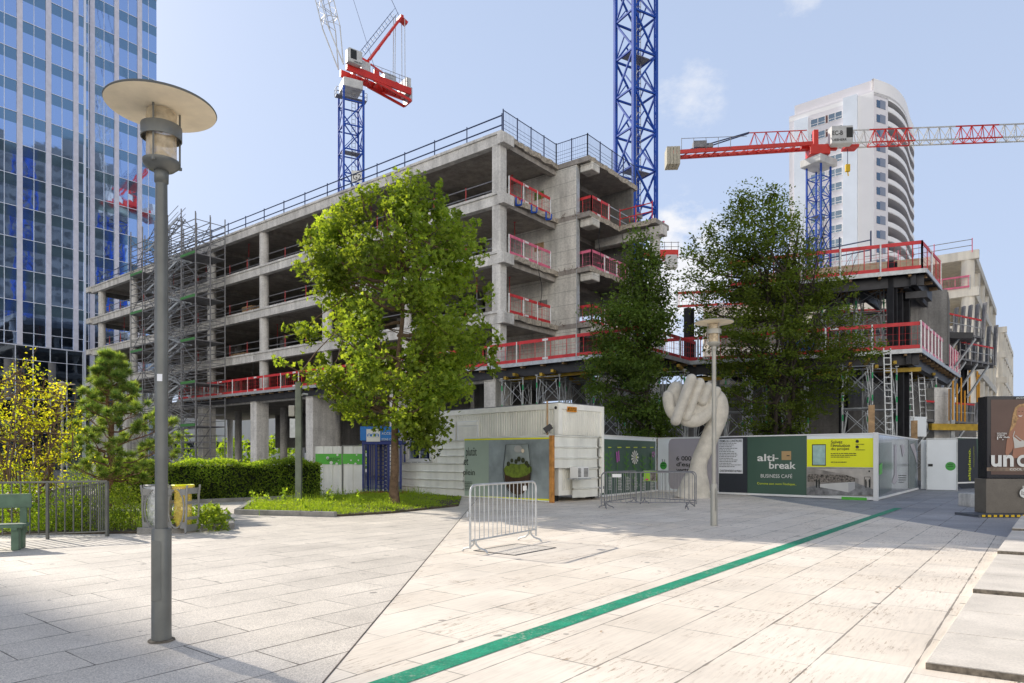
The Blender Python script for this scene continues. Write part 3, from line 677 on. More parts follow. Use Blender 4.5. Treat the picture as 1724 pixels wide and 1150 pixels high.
# plate on the short side, right of the corner
lettering('M²LOUTOU',cc+axes[0]*.05+axes[1]*.45+UP*3.19,axes[1],UP,M['p_ink'],r,width=.47,height=.12,bold=.03)
bc=Board((cc-axes[0]*Lc)[:2],cc[:2],z0,z1,'tmp','t','t')
bpy.data.objects.remove(bc.root); bc.root=r
def win(px0,py0,px1,py1,shut,lab=None):
    bc.k=0; off=.05
    u0,u1=bc.u(px0),bc.u(px1); pm=(px0+px1)/2; zt,zb=bc.z(pm,py0),bc.z(pm,py1)
    fr_=bc.slab('window_frame',M['white'],u0,u1,zb,zt,off=.05,t=.06,bevel=.006)
    if shut:
        mb=MB(); n=10
        for i in range(n):
            z_=zb+.08+(zt-zb-.3)*i/n; mb.box(bc.P((u0+u1)/2,z_+.03,.056),(u1-u0-.16,.02,(zt-zb-.3)/n*.8),ax=(bc.d,-bc.n,UP))
        mb.build('roller_shutter',M['cabin'],r)
        bc.slab('shutter_box',M['cabin_lt'],u0+.05,u1-.05,zt-.17,zt-.04,off=.08,t=.03)
    else:
        mb=MB(); um=(u0+u1)/2
        for a_,b_ in ((u0+.09,um-.04),(um+.04,u1-.09)): mb.poly([bc.P(a_,zb+.10,.053),bc.P(b_,zb+.10,.053),bc.P(b_,zt-.1,.053),bc.P(a_,zt-.1,.053)])
        mb.build('window_pane',M['glass_b'],r)
        bc.slab('window_sill',M['white'],u0-.03,u1+.03,zb-.05,zb,off=.10,t=.10)
win(771,709,807,745,True); win(730,711,768,748,True); win(690,738,727,776,False)
bc.k=4; bc.rect('notice_sign',M['p_paper'],693,777,714,786); bc.lines('notice_print',M['p_ink'],694,778,713,785,4,seed=9)
# air conditioner
c=V((1.42,23.3,0))+h2*1.12+V((.16,-.16,1.02))
r=thing('air_conditioner','small white window air conditioner poking out of the cream sheets at the cabin end','air conditioner',(c.x,c.y,0))
mb=MB(); mb.box(c,(.62,.36,.40),ax=(h2,V((-.715,.70,0)),UP)); mb.build('housing',M['white'],r,bevel=.015)
for k_,(a_,b_) in enumerate(((-.22,.10),(.12,.30))):
    mb=MB(); n_=V((.715,-.70,0))
    cg=c+h2*(a_ if k_==0 else .14)+n_*.184
    for i in range(7): mb.box(cg+UP*(-.13+.043*i),(.16 if k_==0 else .24,.008,.024),ax=(h2,-n_,UP))
    mb.build('grille',M['black'],r)
mb=MB(); mb.box(c-UP*.22,(.75,.46,.03),ax=(h2,V((-.715,.70,0)),UP)); mb.build('shelf',M['galv'],r)

# ---- flower board, 6000 board, long boards
bd=Board((3.40,26.25),(6.47,30.6),.06,2.38,'hoarding_panel','dark green hoarding printed with a row of wild flowers, behind the crowd barriers','hoarding',G1)
bd.slab('panel',M['p_white']); frame(bd); bd.rect('printed_field',M['p_dgreen'],1010.5,741,1103.5,832)
for i,(x,c_,top) in enumerate(((1018,'p_leaf',760),(1026,'p_leaf',758),(1038,'p_pink',759),(1054,'p_leaf',760),(1067,'p_leaf',775),(1081,'p_leaf',766),(1095,'p_leaf',762))):
    bd.shapes('printed_stem',M['p_leaf'],strip([(x,top),(x+.7,792),(x,822)],.9))
    q=random.Random(i); lf=[]
    for j in range(9):
        y=top+6+j*5; sgn=(-1)**j; w_=q.uniform(2.5,5.2); lf.append([(x,y),(x+sgn*w_,y-4),(x+sgn*w_*1.1,y-1.2),(x+sgn*.4,y+1.6)])
    if c_=='p_leaf': bd.shapes('printed_leaves',M['p_leaf'],lf)
for k_ in range(10): bd.disc('printed_petal',M['p_pink'],1038+(-1)**k_*1.6,761+k_*1.7,2.3,8)
for k_ in range(6): bd.disc('printed_petal',M['p_mag'],1014-(k_%2),776+k_*4,1.8,8)
for k_ in range(11):
    a_=k_/11*6.283; bd.shapes('printed_petal',M['p_lt'],[[(1067,770),(1067+5.6*math.cos(a_-.16),770+11*math.sin(a_-.16)),(1067+6.4*math.cos(a_),770+12*math.sin(a_)),(1067+5.6*math.cos(a_+.16),770+11*math.sin(a_+.16))]],off=.05)
bd.disc('printed_flower_centre',M['p_lime'],1067,770,2.6,12,.7)
for k_ in range(5): bd.disc('printed_petal',M['p_pink'],1095+2*math.cos(k_*1.3),765+3.5*math.sin(k_*1.3),1.9,8)
for x in (1021,1037,1051,1064,1078,1092): bd.lines('caption',M['p_lime'],x-3,752.5,x+4,755,1,.6,seed=x)
for x in (1021,1037,1051,1064,1078,1092): bd.lines('caption',M['p_lt'],x-3,803,x+4,826,9,.4,seed=x+2)
A_=V((6.49,30.7,0)); B_=V((13.0,24.4,0)); dl=(B_-A_).normalized()
tmp=Board(A_,B_,0,1,'x','x','x'); bpy.data.objects.remove(tmp.root)
def seg(px0,px1,label): 
    u0=max(0,tmp.u(px0)); u1=min(tmp.L,tmp.u(px1)); p=A_+dl*(u0+.006); q=A_+dl*(u1-.006)
    return Board(p,q,.06,2.38,'hoarding_panel',label,'hoarding',G1)
bd=seg(1107,1210,'white and grey hoarding with a 6 000 m² text and green apple, behind the sculpture')
bd.slab('panel',M['p_white']); frame(bd)
bd.shape('grey_field',M['p_grey'],[(1131,739),(1209.5,737.5),(1209.5,827),(1131,823),(1127,819),(1125.5,812),(1125.5,748),(1127,742)])
bd.disc('apple_logo',M['p_green'],1117,784,6.6); bd.lines('apple_mark',M['p_ink'],1113,780,1121,787,2,seed=5,rag=.1); bd.shapes('apple_stem',M['p_ink'],strip([(1116,778),(1115,773)],.8)+strip([(1119,778),(1119.3,773.5)],.8))
bd.text('6 000 m²',1139,768,1180,775.5,M['p_ink'],.02); bd.text("d'espaces",1139,778,1190,787.5,M['p_ink'],.02); bd.text('verts',1139,788.5,1160,796,M['p_ink'],.02)
bd=seg(1210,1258,'anthracite hoarding carrying the white building permit notice, right of the sculpture arm')
bd.slab('panel',M['p_black']); frame(bd)
bd.rect('permit_notice',M['p_paper'],1210,739,1250.5,797); bd.text('PERMIS DE CONSTRUIRE',1211.5,740.5,1249,744.5,M['p_ink'],.04); bd.lines('notice_print',M['p_ink'],1211,746,1249,788,15,.3,seed=12,rag=.5); bd.text('CHANTIER INTERDIT AU PUBLIC',1212,791,1249,794.5,M['p_ink'],.04)
bd=seg(1258,1358,'dark green hoarding with the alti-break business café lettering')
bd.slab('panel',M['p_dgreen']); frame(bd)
bd.text('alti',1275,764.5,1304,776.5,M['p_lt'],.05); bd.shapes('dash',M['p_lt'],strip([(1304.5,772),(1310.5,772)],1.8)); bd.text('break',1295,777.5,1340,789.5,M['p_lt'],.05)
bd.rect('tan_square',M['p_wood'],1316,759.5,1332,774.5); bd.shapes('square_cup',M['p_ink'],strip([(1324.5,767.2),(1329.5,767.2)],1.6))
bd.text('BUSINESS CAFÉ',1281,797,1334,804.5,M['p_lt']); bd.text("Comme son nom l'indique..",1275,812.5,1341,817.5,M['p_lime'],.015)
bd=seg(1358,1475,'corner hoarding with a yellow upper half and a printed café interior below')
bd.slab('panel',M['p_white']); frame(bd); bd.rect('yellow_field',M['p_yellow'],1358.5,738.5,1471,786.5)
bd.rect('printed_window',M['p_ink'],1367,748,1390.5,784); bd.rect('printed_window_view',M['p_teal'],1368.5,749.5,1389.5,782.5)
bd.text('Suivez',1399,741.5,1418.5,746.8,M['p_ink'],.03); bd.text("l'évolution",1399,747.2,1431,752.6,M['p_ink'],.03); bd.text('du projet',1399,753.5,1430,758.8,M['p_ink'],.03)
bd.lines('small_print',M['p_ink'],1399,763,1446,772,3,.35,seed=4); bd.lines('small_print',M['p_ink'],1399,777.5,1428,779.5,1,.6,seed=8)
for y in (743,752.5): bd.disc('round_icon',M['p_ink'],1443.5,y,2.6); bd.lines('icon_caption',M['p_ink'],1441,y+4.5,1461,y+6,1,.6,seed=int(y))
bd.rect('photo_ceiling',M['p_photo1'],1358.5,787,1472,834); bd.rect('photo_shelving',M['p_photo3'],1360,799,1440,812)
bd.shape('photo_ceiling_slope',mat('photo_pale_wall',(.47,.43,.38),.4,var=.15,scale=4),[(1372,789),(1471,789),(1471,832),(1446,832),(1446,806),(1420,798)])
bd.shape('photo_floor',M['p_photo2'],[(1359,834),(1359,821),(1385,814),(1440,812),(1472,824),(1472,834)])
bd.shape('photo_counter',flat('photo_counter_white',(.58,.57,.54)),[(1381,815),(1440,811),(1440,823),(1429,829),(1415,826),(1381,820)]); bd.shape('photo_counter_front',flat('photo_counter_shade',(.42,.42,.42)),[(1429,813),(1440,811.5),(1440,823),(1429,829)])
bd.shapes('photo_people',M['p_ink'],[[(x,808),(x+2,806),(x+3,812),(x+2.6,821),(x+.5,821)] for x in (1374,1378.5,1457,1463)]); bd.shapes('photo_window_frames',M['p_ink'],strip([(1456,803),(1466,803)],.8)+strip([(1456,803),(1456,819)],.8)+strip([(1466,803),(1466,821)],.8))
bd.shapes('wall_tags',M['p_ink'],[[(1463,792),(1465.5,792),(1465.5,795),(1463,795)]])
o=bd.slab('corner_post',M['white'],bd.L-.06,bd.L+.08,.0,2.44,off=.06,t=.14,bevel=.006)
bd.slab('green_kickboard',M['p_band'],bd.u(1418),bd.u(1460),.0,.10,off=.085,t=.03)
# corner return: mirror-like printed panel
C_=V((19.4,32.65,0)); q0=B_+V((.06,.06,0))
bd=Board(q0,C_,.06,2.38,'hoarding_panel','glossy silver hoarding return with curved dark printed shapes, right of the yellow board','hoarding',G1)
bd.slab('panel',mat('silver_gloss_panel',(.42,.44,.46),.16,.5,var=.25,scale=1.2)); frame(bd)
gg_=mat('gloss_green_grey',(.12,.17,.16),.18,.3,var=.35,scale=2); bd.shape('printed_band',gg_,[(1480,746),(1501,744.5),(1501,826),(1480,835)]); bd.shape('printed_band',gg_,[(1529,741),(1543.5,742),(1543.5,820),(1529,822)])
for z_ in [[(1505,748),(1509,750),(1509,795),(1511,806),(1506,816),(1501,812),(1505,800)],[(1516,750),(1521,748),(1523,760),(1519,770)],[(1531,748),(1538,746),(1542,762),(1543,780),(1538,765)]]: bd.shape('printed_shape',M['p_grey'],z_)
bd.lines('small_print',M['p_ink'],1513,800,1525,815,4,.35,seed=31); bd.shapes('green_tab',M['p_band'],[[(1479,783),(1484,779),(1484,797),(1479,800)]])
# white panels, door and altiplano
bd=Board((19.5,32.55),(20.55,32.1),.05,2.38,'hoarding_panel','plain narrow white hoarding board between the glossy return and the site door','hoarding',G1); bd.slab('panel',M['p_white'])
bd=Board((20.1,32.35),(21.05,31.55),.05,2.37,'hoarding_panel','x','hoarding',G1) if False else None
D0=gp(1561,32.2); D1_=gp(1610,31.6)
r=Board(D0,D1_,.03,2.38,'site_door','white steel site door with a round green apple sticker','door'); r.slab('door_leaf',M['p_white']); r.slab('door_frame',M['galv'],-.04,.0,0,2.44,off=.02,t=.1); r.slab('door_frame',M['galv'],r.L,r.L+.05,0,2.44,off=.02,t=.1); r.slab('lintel',M['galv'],-.04,r.L+.05,2.385,2.45,off=.02,t=.1)
r.slab('lock_plate',M['black'],.03,.22,1.12,1.24,off=.02,t=.02); r.disc('apple_sticker',M['p_green'],1600,785,7.4,20); r.lines('apple_print',M['p_ink'],1595,781,1605,788,2,seed=2,rag=.1)
bd=Board(gp(1611,33.0),gp(1745,36.5),.35,2.48,'hoarding_panel','dark hoarding with vertical altiplano lettering beside the site door','hoarding',G1); bd.slab('panel',M['p_dgreen']); bd.slab('top_rail',M['white'],-.02,bd.L,2.48,2.53,off=.03,t=.1); bd.slab('bottom_rail',M['white'],-.02,bd.L,.28,.35,off=.03,t=.1)
bd.shape('black_field',M['p_black'],[(1612,740),(1643,738.5),(1649,821),(1618,822.5),(1613,818)])
u0=bd.u(1634); lettering('altiplano.',bd.P(u0,bd.z(1628,809),.03),(0,0,1),-bd.d,M['p_lime'],bd.root,width=(809-755)/F*33.3,height=9.5/F*33.3,bold=.02)
lettering('bureaux avec grands espaces extérieurs',bd.P(bd.u(1639),bd.z(1637,786),.03),(0,0,1),-bd.d,M['p_lime'],bd.root,width=(786-751)/F*33.3,height=2.4/F*33.3)
# timber props behind boards
for i,(px,py,y_,w_) in enumerate(((1467,682,26.5,.22),(1539,708,33.5,.28),(1109,712,32,.28))):
    p=gp(px,y_); mb=MB(); zt=zat(py,y_); mb.box((p.x,p.y,zt/2),(w_,.06,zt),R(-20))
    tag(mb.build('timber_prop',M['timber'],loc=p),['bare timber board standing up behind the yellow hoarding','timber board standing behind the glossy hoarding return, near the steel frame','short timber board behind the hoarding left of the stone hand'][i],'board')

# ------------------------------------------------------------------ turnstile and gate sheets
p0=gp(531,29.0); p1=gp(576,29.0); p2=gp(614,28.8)
for a_,b_,lab,w_ in ((p0,p1,'left white ribbed gate sheet with a green band and black print, beside the hedge','l'),(p1+V((.03,0,0)),p2,'right white ribbed gate leaf with green band and white dots, beside the blue turnstile','r')):
    o=ribs(a_,b_,.03,2.02,.34,lab,vert=True,name='gate_sheet',group='white ribbed gate sheets',cat='gate')
    bd=Board(a_,b_,0,2,'t','t','t'); bpy.data.objects.remove(bd.root); bd.root=o
    e0_=531.5 if w_=='l' else 577.5; e1_=575.5 if w_=='l' else 613
    bd.k=13; bd.shape('green_band',M['p_band'],[(e0_,781),(e1_,782.5),(e1_,764),(e0_,764)],off=.036)
    q=random.Random(5 if w_=='l' else 8)
    for k_ in range(5): bd.disc('white_dot',M['p_lt'],q.uniform(e0_+3,e1_-3),q.choice((766,771,779,781,775)),q.uniform(1,3.2))
    if w_=='l': bd.text('Altitude & Culture',551,770,573,773,M['p_ink']); bd.lines('small_print',M['p_ink'],551,774,573,777,2,seed=1)
    mb=MB()
    if w_=='r': 
        for p_,q_ in ((a_,a_+UP*2.06),(b_,b_+UP*2.06),(a_+UP*2.05,b_+UP*2.05)): mb.bar(p_,q_,.05)
        mb.build('gate_frame',M['lamp_metal'],o)
c=gp(647,28.9); r=thing('turnstile','tall dark blue full-height turnstile under a blue safety sign, behind the maple trunk','turnstile',c)
W_=1.58; x0=c.x-W_/2; y=c.y
def tb(name,pts,w_,m=M['gateblue']):
    mb=MB()
    for p_,q_ in pts: mb.bar(p_,q_,w_)
    return mb.build(name,m,r)
for x in (x0,x0+.55,x0+1.05,x0+W_):
    for yy in (y-.5,y+.5): tb('post',[((x,yy,.1),(x,yy,2.12))],.06)
tb('roof_frame',[((x0,y-.5,2.14),(x0+W_,y-.5,2.14)),((x0,y+.5,2.14),(x0+W_,y+.5,2.14)),((x0,y-.5,2.14),(x0,y+.5,2.14)),((x0+W_,y-.5,2.14),(x0+W_,y+.5,2.14))],.10)
mb=MB(); mb.box((c.x,y,2.2),(W_+.08,1.06,.10)); mb.build('canopy',M['gateblue'],r)
tb('vertical_bars',[((x0+.08+i*.085,y-.5,.12),(x0+.08+i*.085,y-.5,2.1)) for i in range(5)]+[((x0+1.1+i*.085,y-.5,.12),(x0+1.1+i*.085,y-.5,2.1)) for i in range(6)]+[((x0+i*.1,y+.5,.12),(x0+i*.1,y+.5,2.1)) for i in range(16)],.022)
rc=(x0+.82,y)
for k_ in range(4):
    a_=R(20+90*k_); tb('rotor_arm',[((rc[0]+.03*math.cos(a_),rc[1]+.03*math.sin(a_),z_),(rc[0]+.40*math.cos(a_),rc[1]+.40*math.sin(a_),z_)) for z_ in [.25+.16*j for j in range(12)]],.032,M['galv'] if k_==3 else M['gateblue'])
tb('rotor_shaft',[((rc[0],rc[1],.1),(rc[0],rc[1],2.12))],.08)
mb=MB(); mb.box((c.x,y-.1,.06),(W_+.5,1.3,.10)); mb.build('base_plate',mat('dark_red_base',(.30,.03,.02),.6,var=.2),r)
mb=MB(); mb.box((c.x-.08,y-.56,2.54),(1.62,.05,.58)); s_=mb.build('sign_board',M['signblue'],r)
bd=Board((c.x-.88,y-.586),(c.x+.70,y-.586),0,3,'t','t','t'); bpy.data.objects.remove(bd.root); bd.root=r
bd.rect('white_field',M['p_lt'],617,722.5,640,743.5)
for x in (621.5,628,635): bd.disc('pictogram_disc',M['signblue'],x,733,3.4,18,.95); bd.disc('pictogram',M['p_lt'],x,731.4,1.1,10); bd.shapes('pictogram',M['p_lt'],[[(x-1.6,736),(x-1.0,732.8),(x+1.0,732.8),(x+1.8,736)]])
bd.text('ZONE CHANTIER',642.5,738,676,741.5,M['p_lt']); bd.text('ACCÈS',643,727,660,732,M['p_lt'])
c=gp(611.5,28.75)
# ------------------------------------------------------------------ sign pole in the bed
c=gg(503,850); r=thing('signal_pole','grey-green square pole with a box and sign seen from behind, in the tree bed','pole',c)
mb=MB(); mb.box(c+UP*2.0,(.19,.16,4.0)); mb.build('pole',mat('grey_green_paint',(.21,.24,.19),.5,var=.2,streak=.2),r,bevel=.012)
mb=MB(); mb.box(c+V((-.21,-.0,3.06)),(.20,.18,.36)); mb.build('signal_box',M['lamp_metal_lt'],r,bevel=.02)
mb=MB(); mb.box(c+V((-.17,-.03,2.5)),(.22,.02,.62)); mb.build('back_plate',M['galv'],r)
mb=MB(); mb.tube([c+V((0,0,3.5)),c+V((.15,0,3.62)),c+V((.3,0,3.6))],.03,8); mb.build('bracket',M['galv'],r)

# ------------------------------------------------------------------ fence, bench, recycling stand
def picket(p0,p1,z0a,z1a,z0b,z1b,label,step=.125):
    p0=V(p0);p1=V(p1);L=(p1-p0).length; r=thing('metal_fence',label,'fence',p0,0,'dark iron railings on the left')
    mb=MB(); mb.bar(p0+UP*z1a,p1+UP*z1b,.055,.035); mb.build('top_rail',M['lamp_metal'],r,bevel=.004)
    mb=MB(); mb.bar(p0+UP*z0a,p1+UP*z0b,.035,.02); mb.build('bottom_rail',M['lamp_metal'],r)
    n=int(L/step)
    for i in range(n+1):
        f=i/n; p=p0.lerp(p1,f); a_=z0a+(z0b-z0a)*f; b_=z1a+(z1b-z1a)*f; post=(i%12==0) or i==n
        mb=MB(); mb.bar(p+UP*(a_-.12 if post else a_),p+UP*b_,.045 if post else .02); mb.build('post' if post else 'picket',M['lamp_metal'],r)
fl=V((-10.3,12.2,0)); fr_=V((-7.95,13.4,0))
picket(fl,fr_,.10,1.08,.10,1.08,'front dark iron railing between the green bench and the shrubs',.135)
picket(fr_+V((-.05,.1,0)),(-12.4,17.8,0),.1,1.06,-.25,.62,'iron railing running back and down from the corner post, behind the front one',.15)
b0=V((-8.25,11.62,0)); bdx=V((-.93,-.37,0)).normalized(); bny=V((-bdx.y,bdx.x,0))   # bny points toward the square or back
bny=V((.37,-.93,0)).normalized()
r=thing('park_bench','green wooden bench cut by the left edge, in front of the iron railing','bench',b0)
def bbx(u,v,z,su,sv,sz,name,tilt=0):
    mb=MB(); ax=(bdx,-bny,UP)
    if tilt: y_=(-bny*math.cos(tilt)+UP*math.sin(tilt)); z_=(UP*math.cos(tilt)+bny*math.sin(tilt)); ax=(bdx,y_,z_)
    mb.box(b0+bdx*u+bny*v+UP*z,(su,sv,sz),ax=ax); return mb.build(name,M['bench'],r,bevel=.008)
for v in (-.12,.04,.20): bbx(.9,v,.40,1.8,.145,.05,'seat_slat')
bbx(.9,-.26,.80,1.8,.05,.24,'backrest')
for u in (.12,1.55):
    bbx(u,-.27,.55,.10,.06,.6,'back_support'); bbx(u,-.10,.19,.11,.16,.38,'leg'); bbx(u,.16,.19,.11,.14,.38,'leg')
bbx(.12,.03,.355,.09,.5,.05,'bearer')

c=gg(276,898); c.y+=.25
r=thing('recycling_stand','double recycling stand with a clear bag and a yellow bag, behind the near lamp','bin stand',c)
for k_,(dx,mm,nm,rz) in enumerate(((-.27,'bag','clear_bag',.35),(.27,'ybag','yellow_bag',-.30))):
    cx=c+V((dx,0,0)); ax=V((math.cos(rz),math.sin(rz),0)); ay=V((-math.sin(rz),math.cos(rz),0))
    fmb=MB()
    for s_ in (-1,1):
        e=cx+ax*.20*s_
        for yy in (-.17,.17):
            pts=[e+ay*yy*1.25+ax*.06*s_,e+ay*yy*1.0+ax*.02*s_+UP*.12,e+ay*yy*1.0+ax*.045*s_+UP*.45,e+ay*yy+ax*.04*s_+UP*.75,e+ay*yy*1.05+ax*.07*s_+UP*.98]
            fmb.tube(pts,[.02,.028,.018,.025,.02],8)
        for z_,hh in ((.10,.14),(.30,.06),(.62,.06),(.86,.12)):
            fmb.box(e+ax*.035*s_+UP*z_,(.012,.36,hh),ax=(ax,ay,UP))
    for yy in (-.19,):                      # oval hoop on the front
        pts=[cx+ay*yy+ax*.20*math.cos(a_)+UP*(.50+.40*math.sin(a_)) for a_ in [i*math.pi/10 for i in range(21)]]
        fmb.tube(pts,.017,8)
        for sx_ in (-1,1):
            for z_ in (.16,.84): fmb.box(cx+ay*yy+ax*.17*sx_+UP*z_,(.13,.012,.13),ax=(ax,ay,UP))
    fmb.build('stand_frame',M['bin'],r,smooth=False)
    bm_=MB(); q=random.Random(k_); prof=[(.03,.08),(.13,.10),(.17,.25),(.175,.5),(.165,.75),(.17,.9),(.215,.96),(.225,.90),(.21,.84)]
    bm_.lathe(prof,c=(0,0,0),n=20)
    bm_.v=[tuple(cx+ax*v[0]*(1+.10*math.sin(v[2]*17+v[1]*30))+ay*v[1]*(.9+.1*math.sin(v[2]*23+v[0]*25))+UP*(v[2]+.02*math.sin(v[0]*40))) for v in bm_.v]
    b_=bm_.build(nm,M[mm],r,smooth=True)
    t2=MB(); t2.lathe([(.215,.955),(.225,.975),(.215,.985),(.18,.965)],c=cx,n=20); t2.build('rim',M['bin'] if k_==0 else M['p_yellow'],r)
    lm=MB()
    for j in range(9):
        p=cx+V((q.uniform(-.08,.08),q.uniform(-.08,.08),.14+.05*j*q.uniform(.5,1))); lm.box(p,(q.uniform(.05,.11),q.uniform(.05,.1),q.uniform(.04,.09)),q.uniform(0,3))
    lm.build('rubbish',M['p_teal'] if k_==0 else M['p_wood'],b_) if False else lm.build('rubbish',[M['p_lt'],M['p_wood']][k_],r)

# ------------------------------------------------------------------ stone hand sculpture
SY_=26.3
def sp(zx,zy,dy=0):                       # survey coordinates (zoomed sheet) to the sculpture plane
    px=980+zx/3.8333; py=600+zy/3.8333
    return V(((px-HX)/F*SY_, SY_+dy, zat(py,SY_)))
k_=SY_/F/3.8333
r=thing('hand_sculpture','giant pale stone sculpture of a closed hand on a curved wrist rising from the paving','sculpture',(sp(700,920).x,SY_,0))
mb=MB()
arm=[(712,925,126,.95),(722,870,102,.85),(735,800,84,.75),(747,740,58,.62),(756,680,51,.58),(775,630,52,.58),(800,580,54,.58),(830,510,56,.58),(855,450,58,.58),(872,390,65,.60),(875,335,68,.62),(865,285,66,.62),(845,245,52,.52),(835,222,30,.3)]
pts=[];rs=[]
def cr_(ps,n):     # catmull-rom smoothing of tuples
    out=[]
    for i in range(len(ps)-1):
        p0=ps[max(i-1,0)];p1=ps[i];p2=ps[i+1];p3=ps[min(i+2,len(ps)-1)]
        for j in range(n):
            t_=j/n; out.append(tuple(.5*((2*b)+(-a+c)*t_+(2*a-5*b+4*c-d)*t_*t_+(-a+3*b-3*c+d)*t_**3) for a,b,c,d in zip(p0,p1,p2,p3)))
    out.append(tuple(ps[-1])); return out
def limb(mb,ps,n=24,sub=4):
    # ps: zx,zy,half-width(zoom px),half-depth(m),dy ; drawn as superellipse-like swept tube
    q=cr_(ps,sub); P=[sp(a,b,e) for a,b,c_,d_,e in q]
    rings=[]
    for i in range(len(P)):
        d=(P[min(i+1,len(P)-1)]-P[max(i-1,0)]); d.y=0; d.normalize(); a=V((d.z,0,-d.x)); hw=q[i][2]*k_; hd=q[i][3]
        rings.append([P[i]+a*hw*math.cos(2*math.pi*j/n)+V((0,1,0))*hd*math.sin(2*math.pi*j/n) for j in range(n)])
    vs=[v for g in rings for v in g]; fs=[]
    for i in range(len(P)-1):
        for j in range(n): j2=(j+1)%n; fs.append((i*n+j,i*n+j2,(i+1)*n+j2,(i+1)*n+j))
    fs.append(tuple(range(n-1,-1,-1))); fs.append(tuple((len(P)-1)*n+j for j in range(n))); mb.add(vs,fs)
limb(mb,[(a,b,c_,d_*.62,0) for a,b,c_,d_ in arm])
# palm mass and lower crescent
limb(mb,[(905,235,8,.06,0),(880,250,40,.3,0),(840,290,74,.42,0),(790,330,90,.45,0),(730,355,92,.45,0),(670,350,92,.42,0),(625,330,78,.36,0),(590,300,52,.25,0),(575,290,10,.06,0)])
limb(mb,[(640,168,6,.05,.1),(628,185,44,.2,.1),(612,220,58,.30,.1),(605,270,66,.32,.1),(600,330,62,.3,.05),(600,370,30,.15,.05)])
def cap2(mb,x0,y0,x1,y1,r0,r1,dep,dy):
    n=6; ps=[]
    dx,dy_=x1-x0,y1-y0; L=math.hypot(dx,dy_); dx/=L; dy_/=L
    for i in range(n+1):
        a=math.pi/2*i/n; ps.append((x0-dx*r0*math.cos(a),y0-dy_*r0*math.cos(a),max(r0*math.sin(a),1),max(dep*math.sin(a),.01),dy))
    for i in range(1,5): f=i/5; ps.append((x0+(x1-x0)*f,y0+(y1-y0)*f,r0+(r1-r0)*f,dep,dy))
    for i in range(n+1):
        a=math.pi/2*i/n; ps.append((x1+dx*r1*math.sin(a),y1+dy_*r1*math.sin(a),max(r1*math.cos(a),1),max(dep*math.cos(a),.01),dy))
    limb(mb,ps,sub=1)
# thumb-side crescent along the bottom
limb(mb,[(845,235,6,.05,-.28),(838,262,26,.14,-.28),(826,305,34,.20,-.30),(806,350,38,.23,-.32),(768,392,42,.24,-.32),(722,415,44,.25,-.32),(672,420,40,.24,-.32),(632,405,30,.2,-.3),(612,392,6,.05,-.3)])
cap2(mb,682,155,584,420,32,32,.26,-.50)
cap2(mb,738,178,655,398,31,31,.24,-.42)
cap2(mb,793,203,757,296,30,31,.22,-.42)
cap2(mb,850,228,815,300,29,27,.18,-.34)
limb(mb,[(545,226,4,.03,-.25),(543,236,24,.14,-.25),(544,262,34,.2,-.25),(550,310,36,.22,-.25),(562,355,34,.2,-.25),(580,395,24,.15,-.25),(590,412,4,.03,-.25)])
mb.build('hand_and_wrist',M['stone'],r,smooth=False)
ob=bpy.data.objects[[o.name for o in bpy.data.objects if o.name.startswith('hand_and_wrist')][0]]
rm=ob.modifiers.new('r','REMESH'); rm.mode='VOXEL'; rm.voxel_size=.017; rm.use_smooth_shade=True
sm=ob.modifiers.new('s','SMOOTH'); sm.iterations=0; sm.factor=.5
for p_ in ob.data.polygons: p_.use_smooth=True

# ------------------------------------------------------------------ advertising kiosk
kc0=gp(1660,18.2); kx=V((.985,.17,0)).normalized(); kn=V((.17,-.985,0))
# face nearly parallel to picture
kc1=kc0+V((1,-.05,0)).normalized()*2.4
bd=Board(kc0,kc1,.0,3.18,'advertising_kiosk','brown and black advertising kiosk with a poster, cut by the right edge','kiosk')
bd.slab('base_box',M['kiosk'],0,bd.L,.06,.98,t=.5,bevel=.01)
bd.slab('display_case',M['kiosk_frame'],0.02,bd.L-.02,.985,3.18,t=.4,bevel=.02)
Yk=18.2; U=lambda px:(px-1660)/F*Yk
bd.shape('poster_field',M['p_brown'],[(1668,673),(1800,672),(1800,800),(1668,799)])
bd.shape('poster_lower_band',mat('poster_table',(.28,.20,.14),.35,var=.4,scale=4),[(1661,787),(1800,788),(1800,794),(1661,793)])
def kp(zx,zy): return (1624+zx/4.42,640+zy/4.42)
bd.shape('poster_hair',M['p_hair'],[kp(*p) for p in ((405,180),(372,205),(355,260),(345,330),(325,400),(330,440),(350,450),(385,400),(470,420),(520,400),(510,300),(480,200),(440,175))])
bd.shape('poster_body',M['p_skin'],[kp(*p) for p in ((390,290),(372,345),(330,390),(310,450),(300,540),(310,570),(345,530),(360,500),(350,580),(480,580),(520,520),(520,380),(470,345),(450,330),(450,290))])
bd.shape('poster_face',M['p_skin'],[kp(*p) for p in ((388,215),(384,255),(392,280),(410,293),(432,288),(448,262),(450,220),(435,200),(405,198))])
bd.shape('poster_smile',M['p_lt'],[kp(*p) for p in ((394,262),(412,266),(428,261),(416,272),(402,271))])
bd.shapes('poster_eyes',M['p_ink'],[[kp(x,232),kp(x+10,231),kp(x+10,235),kp(x,236)] for x in (395,420)])
bd.shape('poster_top',M['p_cloth'],[kp(*p) for p in ((352,415),(362,470),(365,508),(440,495),(520,490),(520,440),(470,430),(440,450),(405,455),(372,430))])
bd.shapes('poster_straps',M['p_cloth'],strip([kp(372,412),kp(405,440),kp(446,462)],1.2)+strip([kp(355,418),kp(366,380)],1.2))
bd.text('un',1667.2,766,1705,786,M['p_lt'],.09); bd.disc('poster_letter_bowl',M['p_lt'],1721,776,10.2,28); bd.disc('poster_letter_hole',M['p_brown'],1721,776,5.2,28); bd.shapes('poster_letter_stem',M['p_lt'],strip([(1731,756),(1731,786)],4.5))
